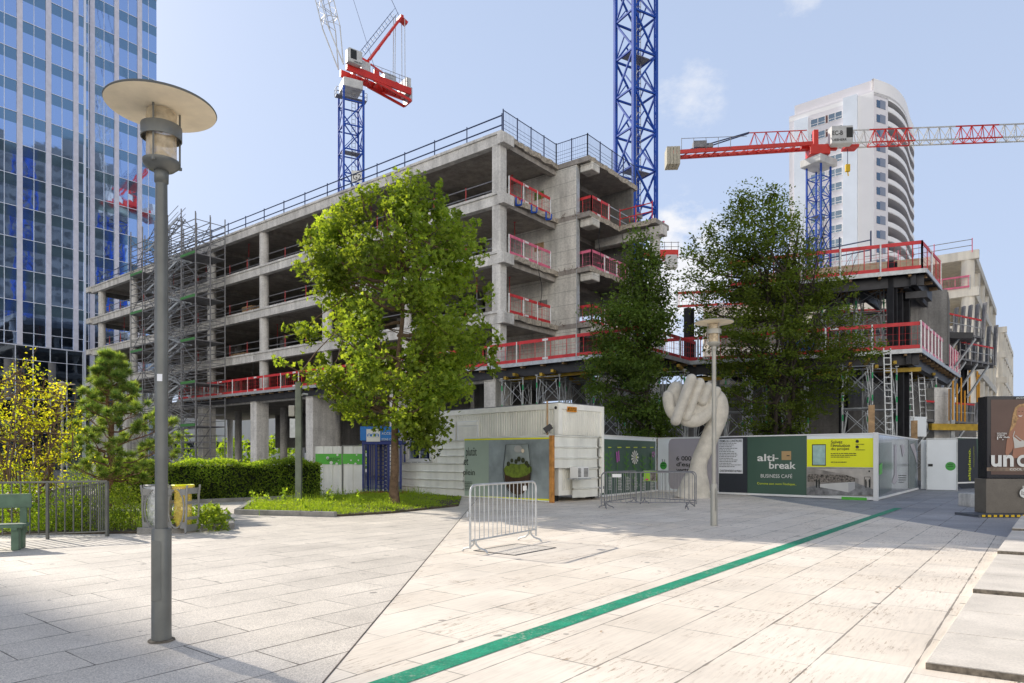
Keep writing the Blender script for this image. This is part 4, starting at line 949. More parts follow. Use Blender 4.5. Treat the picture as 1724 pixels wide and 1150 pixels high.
bd.text('COOL LINGERIE',1698,788.5,1752,792,M['p_lt'],.03); bd.text('SOUTIEN',1676.5,728.5,1692.5,731.3,M['p_lt'],.03); bd.text('GORGE',1676.5,732,1689,734.6,M['p_lt'],.03); bd.text('19,99',1676.5,735.3,1697,741.3,M['p_lt'],.08)
bd.text('JCDecaux',1708,668.8,1738,672,M['p_lt'],.02)
bd.disc('apple_emblem',M['p_lt'],1722,830,8); bd.shapes('apple_emblem_stem',M['p_lt'],strip([(1720,823),(1719.5,818)],1.4)+strip([(1724,823),(1724.5,819)],1.4)); bd.text('la',1717,826,1724,833,M['kiosk'])
r_=bd.root; mb=MB(); mb.box(kc0.lerp(kc1,.5)+V((-.15,-.05,.03)),(3.3,.95,.06)); mb.build('ground_plate',mat('plate_slate',(.10,.11,.13),.6,var=.2),r_)
for i in range(22):
    x=kc0.x-.52+i*.15
    mb=MB(); y=kc0.y-.60
    mb.add([(x,y,.064),(x+.085,y,.064),(x+.125,y+.07,.064),(x+.04,y+.07,.064),(x,y,.012),(x+.085,y,.012)],[(0,1,2,3),(4,5,1,0)]); mb.build('yellow_stripe',M['haz_y'],r_)
mb=MB(); mb.box((kc0.x+1.15,kc0.y-.565,.034),(3.34,.065,.056)); mb.build('edge_strip',M['black'],r_)
c=gp(1651,21.3); mb=MB(); mb.box((c.x+.3,c.y+.3,.2),(1.1,.8,.42)); tag(mb.build('concrete_block',M['conc'],loc=(c.x+.3,c.y+.3,0),bevel=.02),'grey concrete ballast block half hidden behind the advertising kiosk','block')
# ================================================================== BUILDINGS
CB=V((-.57,38.6,0))
def Q(t_,s_,z=0.0): return CB+D1*t_+D2*s_+UP*z
def jag(a,b,amp=.09,step=.28,q=rnd):
    a=V(a);b=V(b); L=(b-a).length; n=max(1,int(L/step)); nn_=V((b.y-a.y,a.x-b.x,0)).normalized()
    return [a.lerp(b,i/n)+nn_*q.uniform(-amp,amp)*(1 if i else 0) for i in range(n)]
def slab_part(name,loop,z0,z1,mats,parent):
    """loop: list of (point, jagged-to-next)"""
    pts=[];fl=[]
    n=len(loop)
    for i,(p,j) in enumerate(loop):
        q=loop[(i+1)%n][0]
        e=jag(p,q) if j else [V(p)]
        pts+=e; fl+=[1 if j else 0]*len(e)
    m=len(pts); mb=MB(); vs=[(p.x,p.y,z0+(rnd.uniform(-.04,.03) if fl[i] else 0)) for i,p in enumerate(pts)]+[(p.x,p.y,z1) for p in pts]
    mb.add(vs,[])
    area=sum(pts[i].x*pts[(i+1)%m].y-pts[(i+1)%m].x*pts[i].y for i in range(m)); cc=area>0
    def f(t_,k): mb.f.append(tuple(t_ if cc else reversed(t_))); mb.m.append(k)
    f(list(range(m-1,-1,-1)),0); f(list(range(m,2*m)),0)
    for i in range(m): f([i,(i+1)%m,m+(i+1)%m,m+i],fl[i])
    return mb.build(name,mats,parent)
LV=[20.0,16.6,13.25,9.85]
r=thing('concrete_building','bare grey concrete frame of the large building being gutted, behind the maple tree','building',Q(0,0))
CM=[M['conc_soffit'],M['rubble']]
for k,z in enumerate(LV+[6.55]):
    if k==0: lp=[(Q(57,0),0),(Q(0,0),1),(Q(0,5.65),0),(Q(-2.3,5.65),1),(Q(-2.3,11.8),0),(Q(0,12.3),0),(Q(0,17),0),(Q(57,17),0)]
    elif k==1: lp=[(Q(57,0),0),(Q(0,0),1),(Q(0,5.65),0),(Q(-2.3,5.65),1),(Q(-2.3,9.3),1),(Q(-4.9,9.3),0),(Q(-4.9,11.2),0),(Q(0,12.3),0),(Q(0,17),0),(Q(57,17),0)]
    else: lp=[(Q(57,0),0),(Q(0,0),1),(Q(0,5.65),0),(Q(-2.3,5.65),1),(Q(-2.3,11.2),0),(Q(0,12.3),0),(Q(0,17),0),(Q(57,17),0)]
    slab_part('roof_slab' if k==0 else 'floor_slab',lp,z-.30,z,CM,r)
    mb=MB()
    mb.box(Q(28.55,.17,z-.345),(57.2,.42,.72),ax=(D1,-D2,UP)); mb.box(Q(28.55,-.075,z-.05),(57.25,.10,.16),ax=(D1,-D2,UP))
    if k<4: mb.box(Q(57.6,.2,z-.28),(1.0,.9,.55),ax=(D1,-D2,UP)); mb.box(Q(-.02,.32,z-.42),(.5,.95,.60),ax=(D1,-D2,UP))
    mb.build('edge_beam',M['conc'],r,bevel=.02)
    if k<4:
        mb=MB(); mb.box(Q(57-.2,8.5,z-.60),(.4,16,.6),ax=(D1,-D2,UP)); mb.build('end_beam',M['conc_dark'],r)
        mb=MB(); mb.box(Q(-1.9,6.35,z-.55),(.9,.9,.5),ax=(D1,-D2,UP)); mb.build('beam_stub',M['conc_wall'],r,bevel=.06)
COLS=[.42,8.3,16.5,24.6,32.7,40.7,47.9,55.6]
for i,t_ in enumerate(COLS):
    mb=MB()
    if i==0: mb.box(Q(t_,.28,13.0),(.62,.60,12.8),ax=(D1,-D2,UP)); mb.build('column',M['conc'],r,bevel=.04)
    else: mb.lathe([(.36,6.3),(.36,19.5)],c=Q(t_,.42),n=18); mb.build('column',M['conc'],r,smooth=True)
    for s_ in ((7.5,15.0) if i else (15.0,)):
        mb=MB(); mb.lathe([(.34,0),(.34,19.5)],c=Q(t_,s_),n=14); mb.build('column',M['conc'],r,smooth=True)
    for k,z in enumerate(LV):
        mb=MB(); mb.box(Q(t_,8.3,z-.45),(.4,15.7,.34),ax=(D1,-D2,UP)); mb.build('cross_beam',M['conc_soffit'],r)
for t_,dp in ((.62,1.5),(8.6,1.5),(17.6,2.0),(24.9,1.1),(33.2,1.2),(41.0,1.2),(48.2,2.0),(55.6,1.6)):
    mb=MB(); mb.box(Q(t_,-.35+dp/2,3.0),(.85,dp,6.0),ax=(D1,-D2,UP)); mb.box(Q(t_,-.22,6.1),(.7,.35,.5),ax=(D1,-D2,UP)); mb.build('ground_pier',M['conc'],r,bevel=.03)
for t0,t1,s_,z0,z1 in ((6,45,15.9,6.6,19.7),(4,22,9,0,6.25),(22.5,30,12,2.8,6.25),(30,44,14,2.6,6.25)):
    mb=MB(); mb.box(Q((t0+t1)/2,s_,(z0+z1)/2),(t1-t0,.3,z1-z0),ax=(D1,-D2,UP)); mb.build('back_wall',M['conc_dark'],r)  # the long upper wall is added to keep the open floors dark
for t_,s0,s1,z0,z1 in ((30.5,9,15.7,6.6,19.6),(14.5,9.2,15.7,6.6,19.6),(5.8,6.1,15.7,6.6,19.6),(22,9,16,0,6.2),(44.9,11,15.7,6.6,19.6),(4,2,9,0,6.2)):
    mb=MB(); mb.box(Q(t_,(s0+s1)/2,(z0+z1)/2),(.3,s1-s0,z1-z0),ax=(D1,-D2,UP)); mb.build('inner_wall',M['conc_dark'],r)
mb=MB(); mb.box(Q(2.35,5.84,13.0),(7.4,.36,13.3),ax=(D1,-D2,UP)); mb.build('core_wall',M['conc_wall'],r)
mb=MB(); mb.box(Q(-1.2,8.2,3.0),(.36,5,6.6),ax=(D1,-D2,UP)); mb.box(Q(-1.0,11.3,13.0),(2.4,.3,13.4),ax=(D1,-D2,UP)); mb.build('inner_wall',M['conc_dark'],r)  # the tall rear wall is added to darken the stair bays
mb=MB(); mb.box(Q(-1.36,5.80,13.1),(.05,.30,12.8),ax=(D1,-D2,UP)); mb.build('steel_edge_strip',M['galv'],r)
for z in (18.6,15.3): 
    mb=MB(); mb.box(Q(1.5,5.645,z-.2),(.75,.012,.5),ax=(D1,-D2,UP)); mb.build('paint_patch',flat('green_patch',(.10,.22,.05)) if z>18 else M['timber'],r)
mb=MB(); mb.box(Q(1.2,5.645,11.4),(.7,.012,.45),ax=(D1,-D2,UP)); mb.build('paint_patch',M['conc_dark'],r)
for i in range(42):   # weed and rebar stubs along the wall break
    pass
mb=MB(); q=random.Random(5)
for z in (16.65,13.3,9.9):
    for i in range(26):
        p=Q(q.uniform(-2.1,3.2),5.6,z-q.uniform(.0,.2)); mb.bar(p,p+V((q.uniform(-.25,.25),q.uniform(-.35,-.05),q.uniform(-.2,.3))),.018)
mb.build('bent_reinforcement',mat('rusty_bar',(.16,.09,.06),.8),r)
mb=MB(); mb.lathe([(.33,0),(.33,15.7)],c=Q(-4.4,10.2),n=18); mb.lathe([(.33,15.5),(.55,15.8),(.55,16.25)],c=Q(-4.4,10.2),n=18); mb.build('column',M['conc'],r,smooth=True)
mb=MB(); mb.box(Q(-2.6,10.2,16.0),(5,.7,.62),ax=(D1,-D2,UP)); mb.build('cantilever_beam',M['conc'],r,bevel=.04)
mb=MB(); mb.lathe([(.28,0),(.28,13)],c=Q(-2.2,11.0),n=14); mb.build('column',M['conc'],r,smooth=True)

# ---- guard rails
def rail_run(path,label,style='tube',group='guard rails on the building site',post=2.4,h=1.1,name='guard_rail',pm=None,rm_=None):
    path=[V(p) for p in path]
    r=thing(name,label,'guard rail',path[0],0,group)
    for a_,b_ in zip(path[:-1],path[1:]):
        L=(b_-a_).length; n=max(1,round(L/post)); d=(b_-a_).normalized()
        for i in range(n+1):
            p=a_.lerp(b_,i/n); mb=MB(); mb.bar(p-UP*.15,p+UP*(h+.06),.07 if style!='tube' else .06); mb.build('post',pm or (M['galv'] if style!='tube' else M['red']),r)
        if style=='tube':
            mb=MB(); 
            for z in (.5,1.05): mb.bar(a_+UP*z,b_+UP*z,.055)
            mb.build('rail',rm_ or M['galv_dk'],r)
        elif style in('red','pink'):
            m=M[style]
            mb=MB(); mb.bar(a_+UP*(h-.02),b_+UP*(h-.02),.03,.17); mb.build('top_band',m,r)
            mb=MB(); mb.bar(a_+UP*.12,b_+UP*.12,.03,.17); mb.build('toe_band',m,r)
            mb=MB(); k=int(L/.25)
            for i in range(k): p=a_.lerp(b_,(i+.5)/k); mb.bar(p+UP*.1,p+UP*h,.009 if i%4 else .035)
            for z in (.45,.75): mb.bar(a_+UP*z,b_+UP*z,.009)
            mb.build('mesh_infill',m,r)
            mb=MB()
            nf=V((d.y,-d.x,0))
            for i in range(max(1,int(L/5))):
                p=a_.lerp(b_,(i+.4)/max(1,int(L/5)))
                for z in (h-.02,.12): mb.box(p+nf*.03+UP*z,(.36,.02,.11),ax=(d,-nf,UP))
            mb.build('white_tag',M['white'],r)
        elif style=='mesh':
            mb=MB(); k=int(L/.13)
            for i in range(k): p=a_.lerp(b_,(i+.5)/k); mb.bar(p,p+UP*h,.010)
            for z in (.12,.35,.58,.8): mb.bar(a_+UP*z,b_+UP*z,.014)
            mb.bar(a_+UP*h,b_+UP*h,.035); mb.build('mesh_infill',M['navy'],r)
    return r
M['navy']=mat('navy_guard_paint',(.03,.05,.13),.5)
rail_run([Q(56.5,.25,20),Q(0.2,.25,20)],'long navy tube rail along the roof edge of the concrete building',post=2.7,pm=M['navy'],rm_=M['navy'])
rail_run([Q(0.15,.3,20),Q(.2,5.7,20),Q(-2.1,5.75,20),Q(-2.15,11.6,20)],'navy mesh guard panels round the broken roof corner','mesh',h=1.35,post=1.35,pm=M['navy'])
nm=['fourth','third','second','first']
for k,z in enumerate(LV[1:]):
    rail_run([Q(56.8,.6,z),Q(.6,.6,z)],['tube rail with red posts on the highest open floor of the facade','tube rail with red posts on the second open floor below the roof','tube rail with red posts on the third open floor below the roof'][k],post=2.7,pm=M['dullred'],rm_=M['galv_dk'])
    rail_run([Q(.12,.8,z),Q(.15,5.0,z)],['red mesh guard at the broken corner bay, highest of three','pink and red mesh guard at the broken corner bay, middle of three','red net guard at the broken corner bay, lowest of three'][k],'red' if k!=1 else 'pink',post=1.4)
    rail_run([Q(-.3,6.2,z),Q(-2.1,6.2,z),Q(-2.15,8.2 if k==0 else 10.8,z)],['red guard on the highest open stair bay right of the core wall','pink guard on the middle stair bay right of the core wall','red guard on the lowest stair bay right of the core wall'][k],'red' if k!=1 else 'pink',post=1.4)
rail_run([Q(-2.15,8.3,16.6),Q(-2.15,11.0,16.6)],'white tube rail beside the highest stair bay, next to the round column',rm_=M['galv'],pm=M['red'],post=1.6)
rail_run([Q(-2.3,9.4,16.6),Q(-4.6,9.4,16.6)],'short tube rail on the cantilevered slab by the blue mast',rm_=M['red'],post=1.2)
for i in range(3):
    s_=1.2+i*1.5; c=Q(-.02,s_,16.5); rr=thing('edge_clamp','blue steel edge clamp hanging under the broken slab edge below the red guard','clamp',c,0,'blue clamps on the broken slab edge')
    mb=MB(); 
    for a_,b_ in ((V((0,0,.1)),V((0,0,-.38))),(V((0,0,-.38)),V((.3,-.2,-.42))),(V((.3,-.2,-.42)),V((.32,-.2,-.12)))): mb.bar(c+a_+V((.05,-.04,0)),c+b_+V((.05,-.04,0)),.085)
    mb.build('bracket',M['blue'],rr)

# ---- steel gallery in front, z 6.6
def gallery(poly,z,label,edge,name='steel_deck',joist=True,cat='deck'):
    r=thing(name,label,cat,(poly[0].x,poly[0].y,0))
    mb=MB(); mb.prism([(p.x,p.y) for p in poly],z-.10,z-.002); mb.build('deck_plate',M['steel_dark'],r)
    for a_,b_ in edge:
        d=(b_-a_).normalized(); nf=V((d.y,-d.x,0))
        mb=MB(); mb.bar(a_+nf*.04+UP*(z-.08),b_+nf*.04+UP*(z-.08),.05,.20); mb.build('edge_profile',M['galv'],r)
        mb=MB(); mb.bar(a_-nf*.5+UP*(z-.42),b_-nf*.5+UP*(z-.42),.22,.5); mb.build('edge_girder',M['steel_dark'],r)
        n=int((b_-a_).length/1.2)
        if joist:
            for i in range(n):
                p=a_.lerp(b_,(i+.5)/n); mb=MB(); mb.bar(p-nf*.05+UP*(z-.19),p-nf*3.5+UP*(z-.19),.12,.16); mb.build('timber_joist',M['timber'],r)
    return r
gallery([Q(36,-.9),Q(.3,-.9),Q(.3,0),Q(36,0)],6.62,'narrow steel walkway with timber joists along the foot of the concrete frame',[(Q(36,-.9),Q(.3,-.9))])
gallery([Q(.0,-.9),Q(-9.4,-.9),Q(-9.4,7),Q(0,5.6)],6.62,'steel deck at the foot of the broken corner, carried on scaffold towers',[(Q(0,-.9),Q(-9.4,-.9)),(Q(-9.4,-.9),Q(-9.4,6))])
rail_run([Q(36,-.85,6.62),Q(.3,-.85,6.62)],'long red guard along the walkway behind the maple tree','red',post=2.2)
rail_run([Q(.2,-.85,6.62),Q(-9.35,-.85,6.62),Q(-9.35,5,6.62)],'bright red guard with white tags along the deck at the broken corner','red',post=1.8)
A2=V((7.92,36.7,0)); B2=V((19.1,31.9,0)); dr=(B2-A2).normalized(); ds=V((.639,.769,0))
E2=B2+ds*13.5; A3=A2+ds*14
gallery([A2,B2,E2,A3],6.62,'lower steel deck of the right wing, carried on shoring towers',[(A2,B2),(B2,E2)])
rail_run([A2+UP*6.62,B2+UP*6.62],'red guard along the front of the lower right deck','red',post=1.9,h=1.22)
rail_run([B2+V((.05,.1,6.62)),E2+UP*6.62],'white and pink guard running back along the side of the lower right deck','pink',post=1.0,h=1.3,pm=M['white'])
B3=V((19.35,31.95,0)); T0=B3-dr*8.8; 
gallery([T0,B3,B3+ds*4.6,T0+ds*9],10.38,'upper steel deck of the right wing under the white tower',[(T0,B3),(B3,B3+ds*4.6)])
rail_run([T0+UP*10.38,B3+V((-.1,.1,10.38)),B3+ds*4.5+UP*10.38],'dark red guard along the edge of the upper right deck','red',post=1.9,h=1.3)
# wing structure behind the decks
r=thing('steel_wing','dark steel and concrete wing under reconstruction with grey core walls, right of the trees','building',A2)
def H(c,z0,z1,w=.42,name='steel_column',ang=.5):
    mb=MB(); X=V((math.cos(ang),math.sin(ang),0)); Y=V((-math.sin(ang),math.cos(ang),0)); zc=(z0+z1)/2
    mb.box(c+UP*zc,(w,.05,z1-z0),ax=(X,Y,UP))
    for s_ in (-1,1): mb.box(c+X*s_*(w/2)+UP*zc,(.05,w,z1-z0-.01),ax=(X,Y,UP))
    mb.build(name,M['steel_dark'],r)
for px,Y,z0,z1,w_ in ((1518,33.2,0,6.4,.46),(1502,32.9,6.5,11.0,.30),(1516,33.6,6.6,9.6,.55),(1571,39.5,6,10.2,.5),(1340,38.5,0,6.4,.4),(1182,40.5,0,6.4,.45),(1160,40,6.6,10.3,.4),(1420,40,0,10,.35),(1620,45,0,9,.4),(1098,44,0,9.6,.35),(1076,43,6,15.0,.3)): H(gp(px,Y),z0,z1,w_)
mb=MB(); p=gp(1522,33.4); mb.bar(p+UP*9.45,p+V((1.0,-.1,9.5)),.25,.32); mb.build('column_bracket',M['steel_dark'],r)
mb=MB(); p=gp(1575,39.4); mb.bar(p+UP*8.6,p+V((2.2,.2,8.6)),.25,.35); mb.build('column_bracket',M['steel_dark'],r)
def wl(px0,Y0,px1,Y1,z0,z1,m='conc_dark',th=.35,name='core_wall'):
    a_=gp(px0,Y0); b_=gp(px1,Y1); mb=MB(); mb.bar(a_+UP*(z0+z1)/2,b_+UP*(z0+z1)/2,th,z1-z0); mb.build(name,M[m],r)
wl(1528,36.6,1590,37.4,6.65,10.7); wl(1590,37.4,1593,40,6.65,10.6)
wl(1010,45,1340,46,0,6.4); wl(1340,46,1600,46,0,10.2); wl(1210,41,1330,41,.5,2.6,'conc',.4,'low_wall'); wl(1390,36.5,1500,36.8,.2,2.7,'conc',.4,'low_wall')  # the two long rear walls are added so the space behind reads dark
wl(1563,37,1592,37.2,1.7,5.3,'conc',.8); wl(1600,41,1640,41,1,4.8,'conc_dark')
wl(1600,36.3,1606,36.4,1.9,5.2,'galv',.1,'formwork_panel')
wl(1527,34.2,1558,34.6,2.6,3.6,'p_white',.1,'white_panel')
# girders under the deck
for f in (.2,.45,.7,.95):
    a_=A2.lerp(B2,f); mb=MB(); mb.bar(a_+UP*6.2+ds*.6,a_+ds*12+UP*6.2,.2,.55); mb.build('girder',M['steel_dark'],r)
    mb=MB(); mb.bar(a_+UP*5.75+ds*.8-dr*1,a_+ds*.8+dr*.5+UP*5.75,.10,.2); mb.build('yellow_beam',M['yellowbeam'],r)
mb=MB(); mb.bar(Q(-.8,0,5.95),Q(-6.5,0,5.95),.12,.24); mb.build('yellow_beam',M['yellowbeam'],r)
for f in (.15,.4,.65,.9):
    a_=T0.lerp(B3,f); mb=MB(); mb.bar(a_+UP*9.9+ds*.5,a_+ds*6+UP*9.9,.2,.5); mb.build('girder',M['steel_dark'],r)
# concrete block behind the trees
def frame_block(name,label,C,da,La,db,Lb,zs,step,m=M['conc'],rad=.38,beam=.6,wall=None):
    r=thing(name,label,'building',C)
    P=lambda a_,b_,z=0:C+da*a_+db*b_+UP*z
    for z in zs:
        mb=MB(); mb.hexa([P(0,0,z-.3),P(0,Lb,z-.3),P(La,Lb,z-.3),P(La,0,z-.3),P(0,0,z),P(0,Lb,z),P(La,Lb,z),P(La,0,z)]) 
        mb.build('floor_slab',m,r)
        mb=MB(); mb.bar(P(-.3,.2,z-.35),P(La,.2,z-.35),.5,.8); mb.build('edge_beam',m,r)
        mb=MB(); mb.bar(P(.2,.46,z-.37),P(.2,Lb,z-.37),.5,.76); mb.build('edge_beam',m,r)
    na=int(La/step); nb=int(Lb/step)
    for i in range(na+1):
        mb=MB(); mb.lathe([(rad,0),(rad,zs[0]-.5)],c=P(.6+i*(La-.9)/na,.55),n=14); mb.build('column',m,r,smooth=True)
    for i in range(1,nb+1):
        mb=MB(); mb.lathe([(rad,0),(rad,zs[0]-.5)],c=P(.55,i*(Lb-.6)/nb),n=14); mb.build('column',m,r,smooth=True)
    if wall:
        mb=MB(); mb.hexa([P(wall,wall,0),P(wall,Lb,0),P(La,Lb,0),P(La,wall,0),P(wall,wall,zs[0]-.4),P(wall,Lb,zs[0]-.4),P(La,Lb,zs[0]-.4),P(La,wall,zs[0]-.4)]); mb.build('inner_wall',M['conc_dark'],r)
    return r
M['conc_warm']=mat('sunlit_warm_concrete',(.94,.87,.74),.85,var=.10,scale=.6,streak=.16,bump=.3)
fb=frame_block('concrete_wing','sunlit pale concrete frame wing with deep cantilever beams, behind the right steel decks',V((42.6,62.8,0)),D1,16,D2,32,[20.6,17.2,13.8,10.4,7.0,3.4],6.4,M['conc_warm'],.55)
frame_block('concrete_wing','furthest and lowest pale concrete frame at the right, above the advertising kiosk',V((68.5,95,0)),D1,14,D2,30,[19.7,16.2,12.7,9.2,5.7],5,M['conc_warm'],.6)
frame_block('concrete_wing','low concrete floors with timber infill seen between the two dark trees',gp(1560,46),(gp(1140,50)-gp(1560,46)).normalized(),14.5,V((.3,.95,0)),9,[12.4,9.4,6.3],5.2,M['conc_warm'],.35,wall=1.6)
rail_run([V((42.4,62.9,20.6)),V((42.4,62.9,20.6))+D1*9],'thin tube rail on the roof of the pale concrete wing',post=3,pm=M['pink'])
rail_run([V((42.2,62.9,17.2)),V((42.2,62.9,17.2))+D1*9],'pink guard on the top open floor of the pale concrete wing','pink',post=3)
rail_run([gp(1140,49.6)+UP*12.4,gp(1330,48)+UP*12.4],'red guard on the low concrete floors seen between the two dark trees','red',post=2)
rail_run([gp(1390,40)+UP*8.95,gp(1497,39.5)+UP*8.95],'red guard on the inner gallery between the two right decks','red',post=2,h=1.15)
mb=MB(); a_=gp(1385,40.5);b_=gp(1500,40); mb.bar(a_+UP*8.85,b_+UP*8.85,1.2,.15); tag(mb.build('inner_gallery',M['galv_dk'],loc=a_),'grey steel inner gallery between the two right decks','deck')
# long pale formwork on the upper deck and orange pile
mb=MB()
for i,(w_,h_) in enumerate(((.5,.35),(.4,.7),(.3,1.0))): mb.bar(T0.lerp(B3,.05)+ds*(1.0+i*.6)+UP*(10.4+h_/2),T0.lerp(B3,.93)+ds*(1.0+i*.6)+UP*(10.4+h_/2),w_,h_)
tag(mb.build('formwork_stack',mat('pale_formwork_board',(.62,.50,.34),.7,var=.2,streak=.1),loc=T0),'long pale timber formwork lying along the upper right deck','formwork')
for i in range(16):
    q=random.Random(i+50); c=gp(1366+q.uniform(-1,1)*22,38.2)+UP*(10.7+i//4*.24)
    mb=MB(); mb.bar(c-dr*q.uniform(.5,.9)+UP*.1,c+dr*q.uniform(.5,.9)+UP*.05,.16); tag(mb.build('orange_bracket',M['p_orange'],loc=c),'orange steel bracket in the pile on the upper right deck, below the small crane mast','bracket','orange brackets piled on the upper deck')
rail_run([gp(1362,39)+UP*12.2,gp(1466,38)+UP*12.6],'navy tube rail raised behind the orange pile on the upper right deck',pm=M['navy'],rm_=M['navy'],post=1.6,h=1.5)
mb=MB(); p=gp(1344,41); mb.box(p+UP*7.6,(1.6,1.0,1.9)); 
o=tag(mb.build('tool_box',M['signblue'],loc=p,bevel=.03),'bright blue site box standing on the lower right deck','box')
# climbing formwork platforms
def platform(px0,px1,Y,z,label,up=1.4):
    a_=gp(px0,Y); b_=gp(px1,Y+2.5); a_.z=b_.z=0; d=(b_-a_).normalized(); n=V((-d.y,d.x,0)); r=thing('formwork_platform',label,'platform',a_,0,'climbing formwork platforms on the right wing')
    mb=MB(); mb.hexa([a_+UP*z,b_+UP*z,b_+n*1.8+UP*z,a_+n*1.8+UP*z,a_+UP*(z+.12),b_+UP*(z+.12),b_+n*1.8+UP*(z+.12),a_+n*1.8+UP*(z+.12)]); mb.build('deck_plate',M['galv_dk'],r)
    L=(b_-a_).length; k=max(2,int(L/.75))
    for i in range(k+1):
        p=a_.lerp(b_,i/k); mb=MB(); mb.bar(p+UP*(z-.1),p+n*1.8+UP*(z-.1),.08,.2); mb.build('joist',M['galv_dk'],r)
    for f in (.15,.5,.85):
        p=a_.lerp(b_,f); mb=MB(); mb.bar(p+UP*(z-.1),p+n*.4-d*2.0+UP*(z-2.2),.10); mb.bar(p+n*1.7+UP*(z-.1),p+n*1.6-d*1.2+UP*(z-2.0),.10); mb.build('raking_prop',M['galv'],r)
    for i in range(k+1):
        p=a_.lerp(b_,i/k); mb=MB(); mb.bar(p+UP*z,p+UP*(z+1.1),.06); mb.build('post',M['galv_dk'],r)
    mb=MB(); mb.bar(a_+UP*(z+1.08),b_+UP*(z+1.08),.05,.10); mb.build('red_rail',M['red'],r)
    mb=MB(); mb.bar(a_+UP*(z+.6),b_+UP*(z+.6),.04); mb.build('rail',M['galv'],r)
    for i in range(5):
        p=b_+n*(i*.4)+d*.1; mb=MB(); mb.bar(p+UP*z,p+UP*(z+up)+d*.35,.10,.28); mb.build('side_panel',M['galv_dk'],r)
platform(1580,1652,38.8,8.75,'upper grey climbing formwork platform with slanting side panels',2.2)
platform(1616,1672,41.5,7.5,'lower grey climbing formwork platform further right',2.6)
platform(1558,1640,36.2,3.45,'low red-railed platform on a yellow beam beside the steel column',1.2)
mb=MB(); mb.bar(gp(1566,35.8)+UP*3.15,gp(1656,36.6)+UP*3.15,.2,.34); tag(mb.build('yellow_beam',M['yellowbeam'],loc=gp(1566,35.8)),'thick yellow beam under the low red-railed platform','beam')
for i,(px,Y) in enumerate(((1598,36.4),(1611,37),(1618,37.2),(1624,37.4),(1604,35.6))):
    c=gp(px,Y); mb=MB(); mb.tube([c+UP*3.5,c+UP*(5.2+.35*(i%3))],.042,8); tag(mb.build('prop',flat('orange_prop',(.70,.32,.02)),loc=c),'orange steel prop above the low red-railed platform','prop','orange props on the right wing')
for i,(px,Y) in enumerate(((1645,48),(1648,50),(1632,47))):
    c=gp(px,Y); mb=MB(); mb.tube([c+UP*(4.6),c+UP*7.6],.065,8); tag(mb.build('prop',flat('orange_prop2',(.70,.32,.02)),loc=c),'tall orange prop in front of the pale round columns','prop','orange props on the right wing')
# ladders
for px,Y,z0,z1,l_ in ((1499,31.3,0,6.6,'aluminium ladder reaching the lower right deck, nearest the corner'),(1534,34,2.8,6.2,'aluminium ladder standing right of the black steel column'),(1492,34.5,6.7,9.9,'aluminium ladder between the two right decks'),(1556,36.5,2.8,6,'short aluminium ladder in the shade behind the low platform')):
    c=gp(px,Y); r=thing('ladder',l_,'ladder',c,0,'ladders on the right wing')
    for s_ in (-.16,.16): mb=MB(); mb.bar(c+V((s_,0,z0)),c+V((s_,.3,z1)),.05,.05); mb.build('stile',M['galv'],r)
    n=int((z1-z0)/.3)
    for i in range(n): f=(i+.5)/n; mb=MB(); mb.bar(c+V((-.16,.3*f,z0+(z1-z0)*f)),c+V((.16,.3*f,z0+(z1-z0)*f)),.04); mb.build('rung',M['galv'],r)

# ---- shoring towers (prototype and copies)
def shoring(label,H=5.9,w=1.25,d=1.25):
    r=thing('shoring_tower',label,'scaffold tower',(0,0,0),0,'shoring towers under the decks')
    for x in (-w/2,w/2):
        for y in (-d/2,d/2):
            mb=MB(); mb.tube([(x,y,.02),(x,y,H)],.032,6); mb.box((x,y,.015),(.16,.16,.03)); mb.box((x,y,H),(.16,.16,.03)); o=mb.build('leg',M['galv']); o.parent=r
    lv=[i*H/3 for i in range(3)]
    mbm=MB()
    for z in lv:
        h=H/3
        for y in (-d/2,d/2):
            mb=MB()
            mb.tube([(-w/2,y,z+h*.96),(w/2,y,z+h*.96)],.024,6); mb.tube([(-w/2,y,z+.1),(-w/2+.22,y,z+h*.9)],.02,6); mb.tube([(w/2,y,z+.1),(w/2-.22,y,z+h*.9)],.02,6)
            mb.tube([(-w/2+.1,y,z+h*.35),(w/2-.1,y,z+h*.9)],.017,6); mb.tube([(w/2-.1,y,z+h*.35),(-w/2+.1,y,z+h*.9)],.017,6)
            o=mb.build('frame',M['galv']); o.parent=r
        mb=MB()
        for x in (-w/2,w/2):
            mb.tube([(x,-d/2,z+.15),(x,d/2,z+h*.85)],.016,6); mb.tube([(x,d/2,z+.15),(x,-d/2,z+h*.85)],.016,6)
            mb.tube([(x,-d/2,z+.1),(x,d/2,z+.1)],.018,6)
        o=mb.build('cross_brace',M['galv']); o.parent=r
        for x in (-w/2,w/2):
            for g_ in (.25,1.3):
                if z+g_+.3<H: mbm=MB(); mbm.tube([(x,-d/2-.002,z+g_),(x,-d/2-.002,z+g_+.28)],.036,6); o=mbm.build('green_mark',M['greenmark']); o.parent=r
    mb=MB(); mb.box((0,-.2,H/3*2-.1),(w*.98,.45,.05)); o=mb.build('platform',M['galv_dk']); o.parent=r
    mb=MB(); mb.box((-.3,d/2*.6,H+.0),(.14,d*2.2,.16)); mb.box((.4,0,H+.12),(.14,d*2.2,.14)); o=mb.build('head_beam',M['yellowbeam']); o.parent=r
    return r
S0=shoring('scaffold shoring tower just right of the cream cabin, first from the left'); 
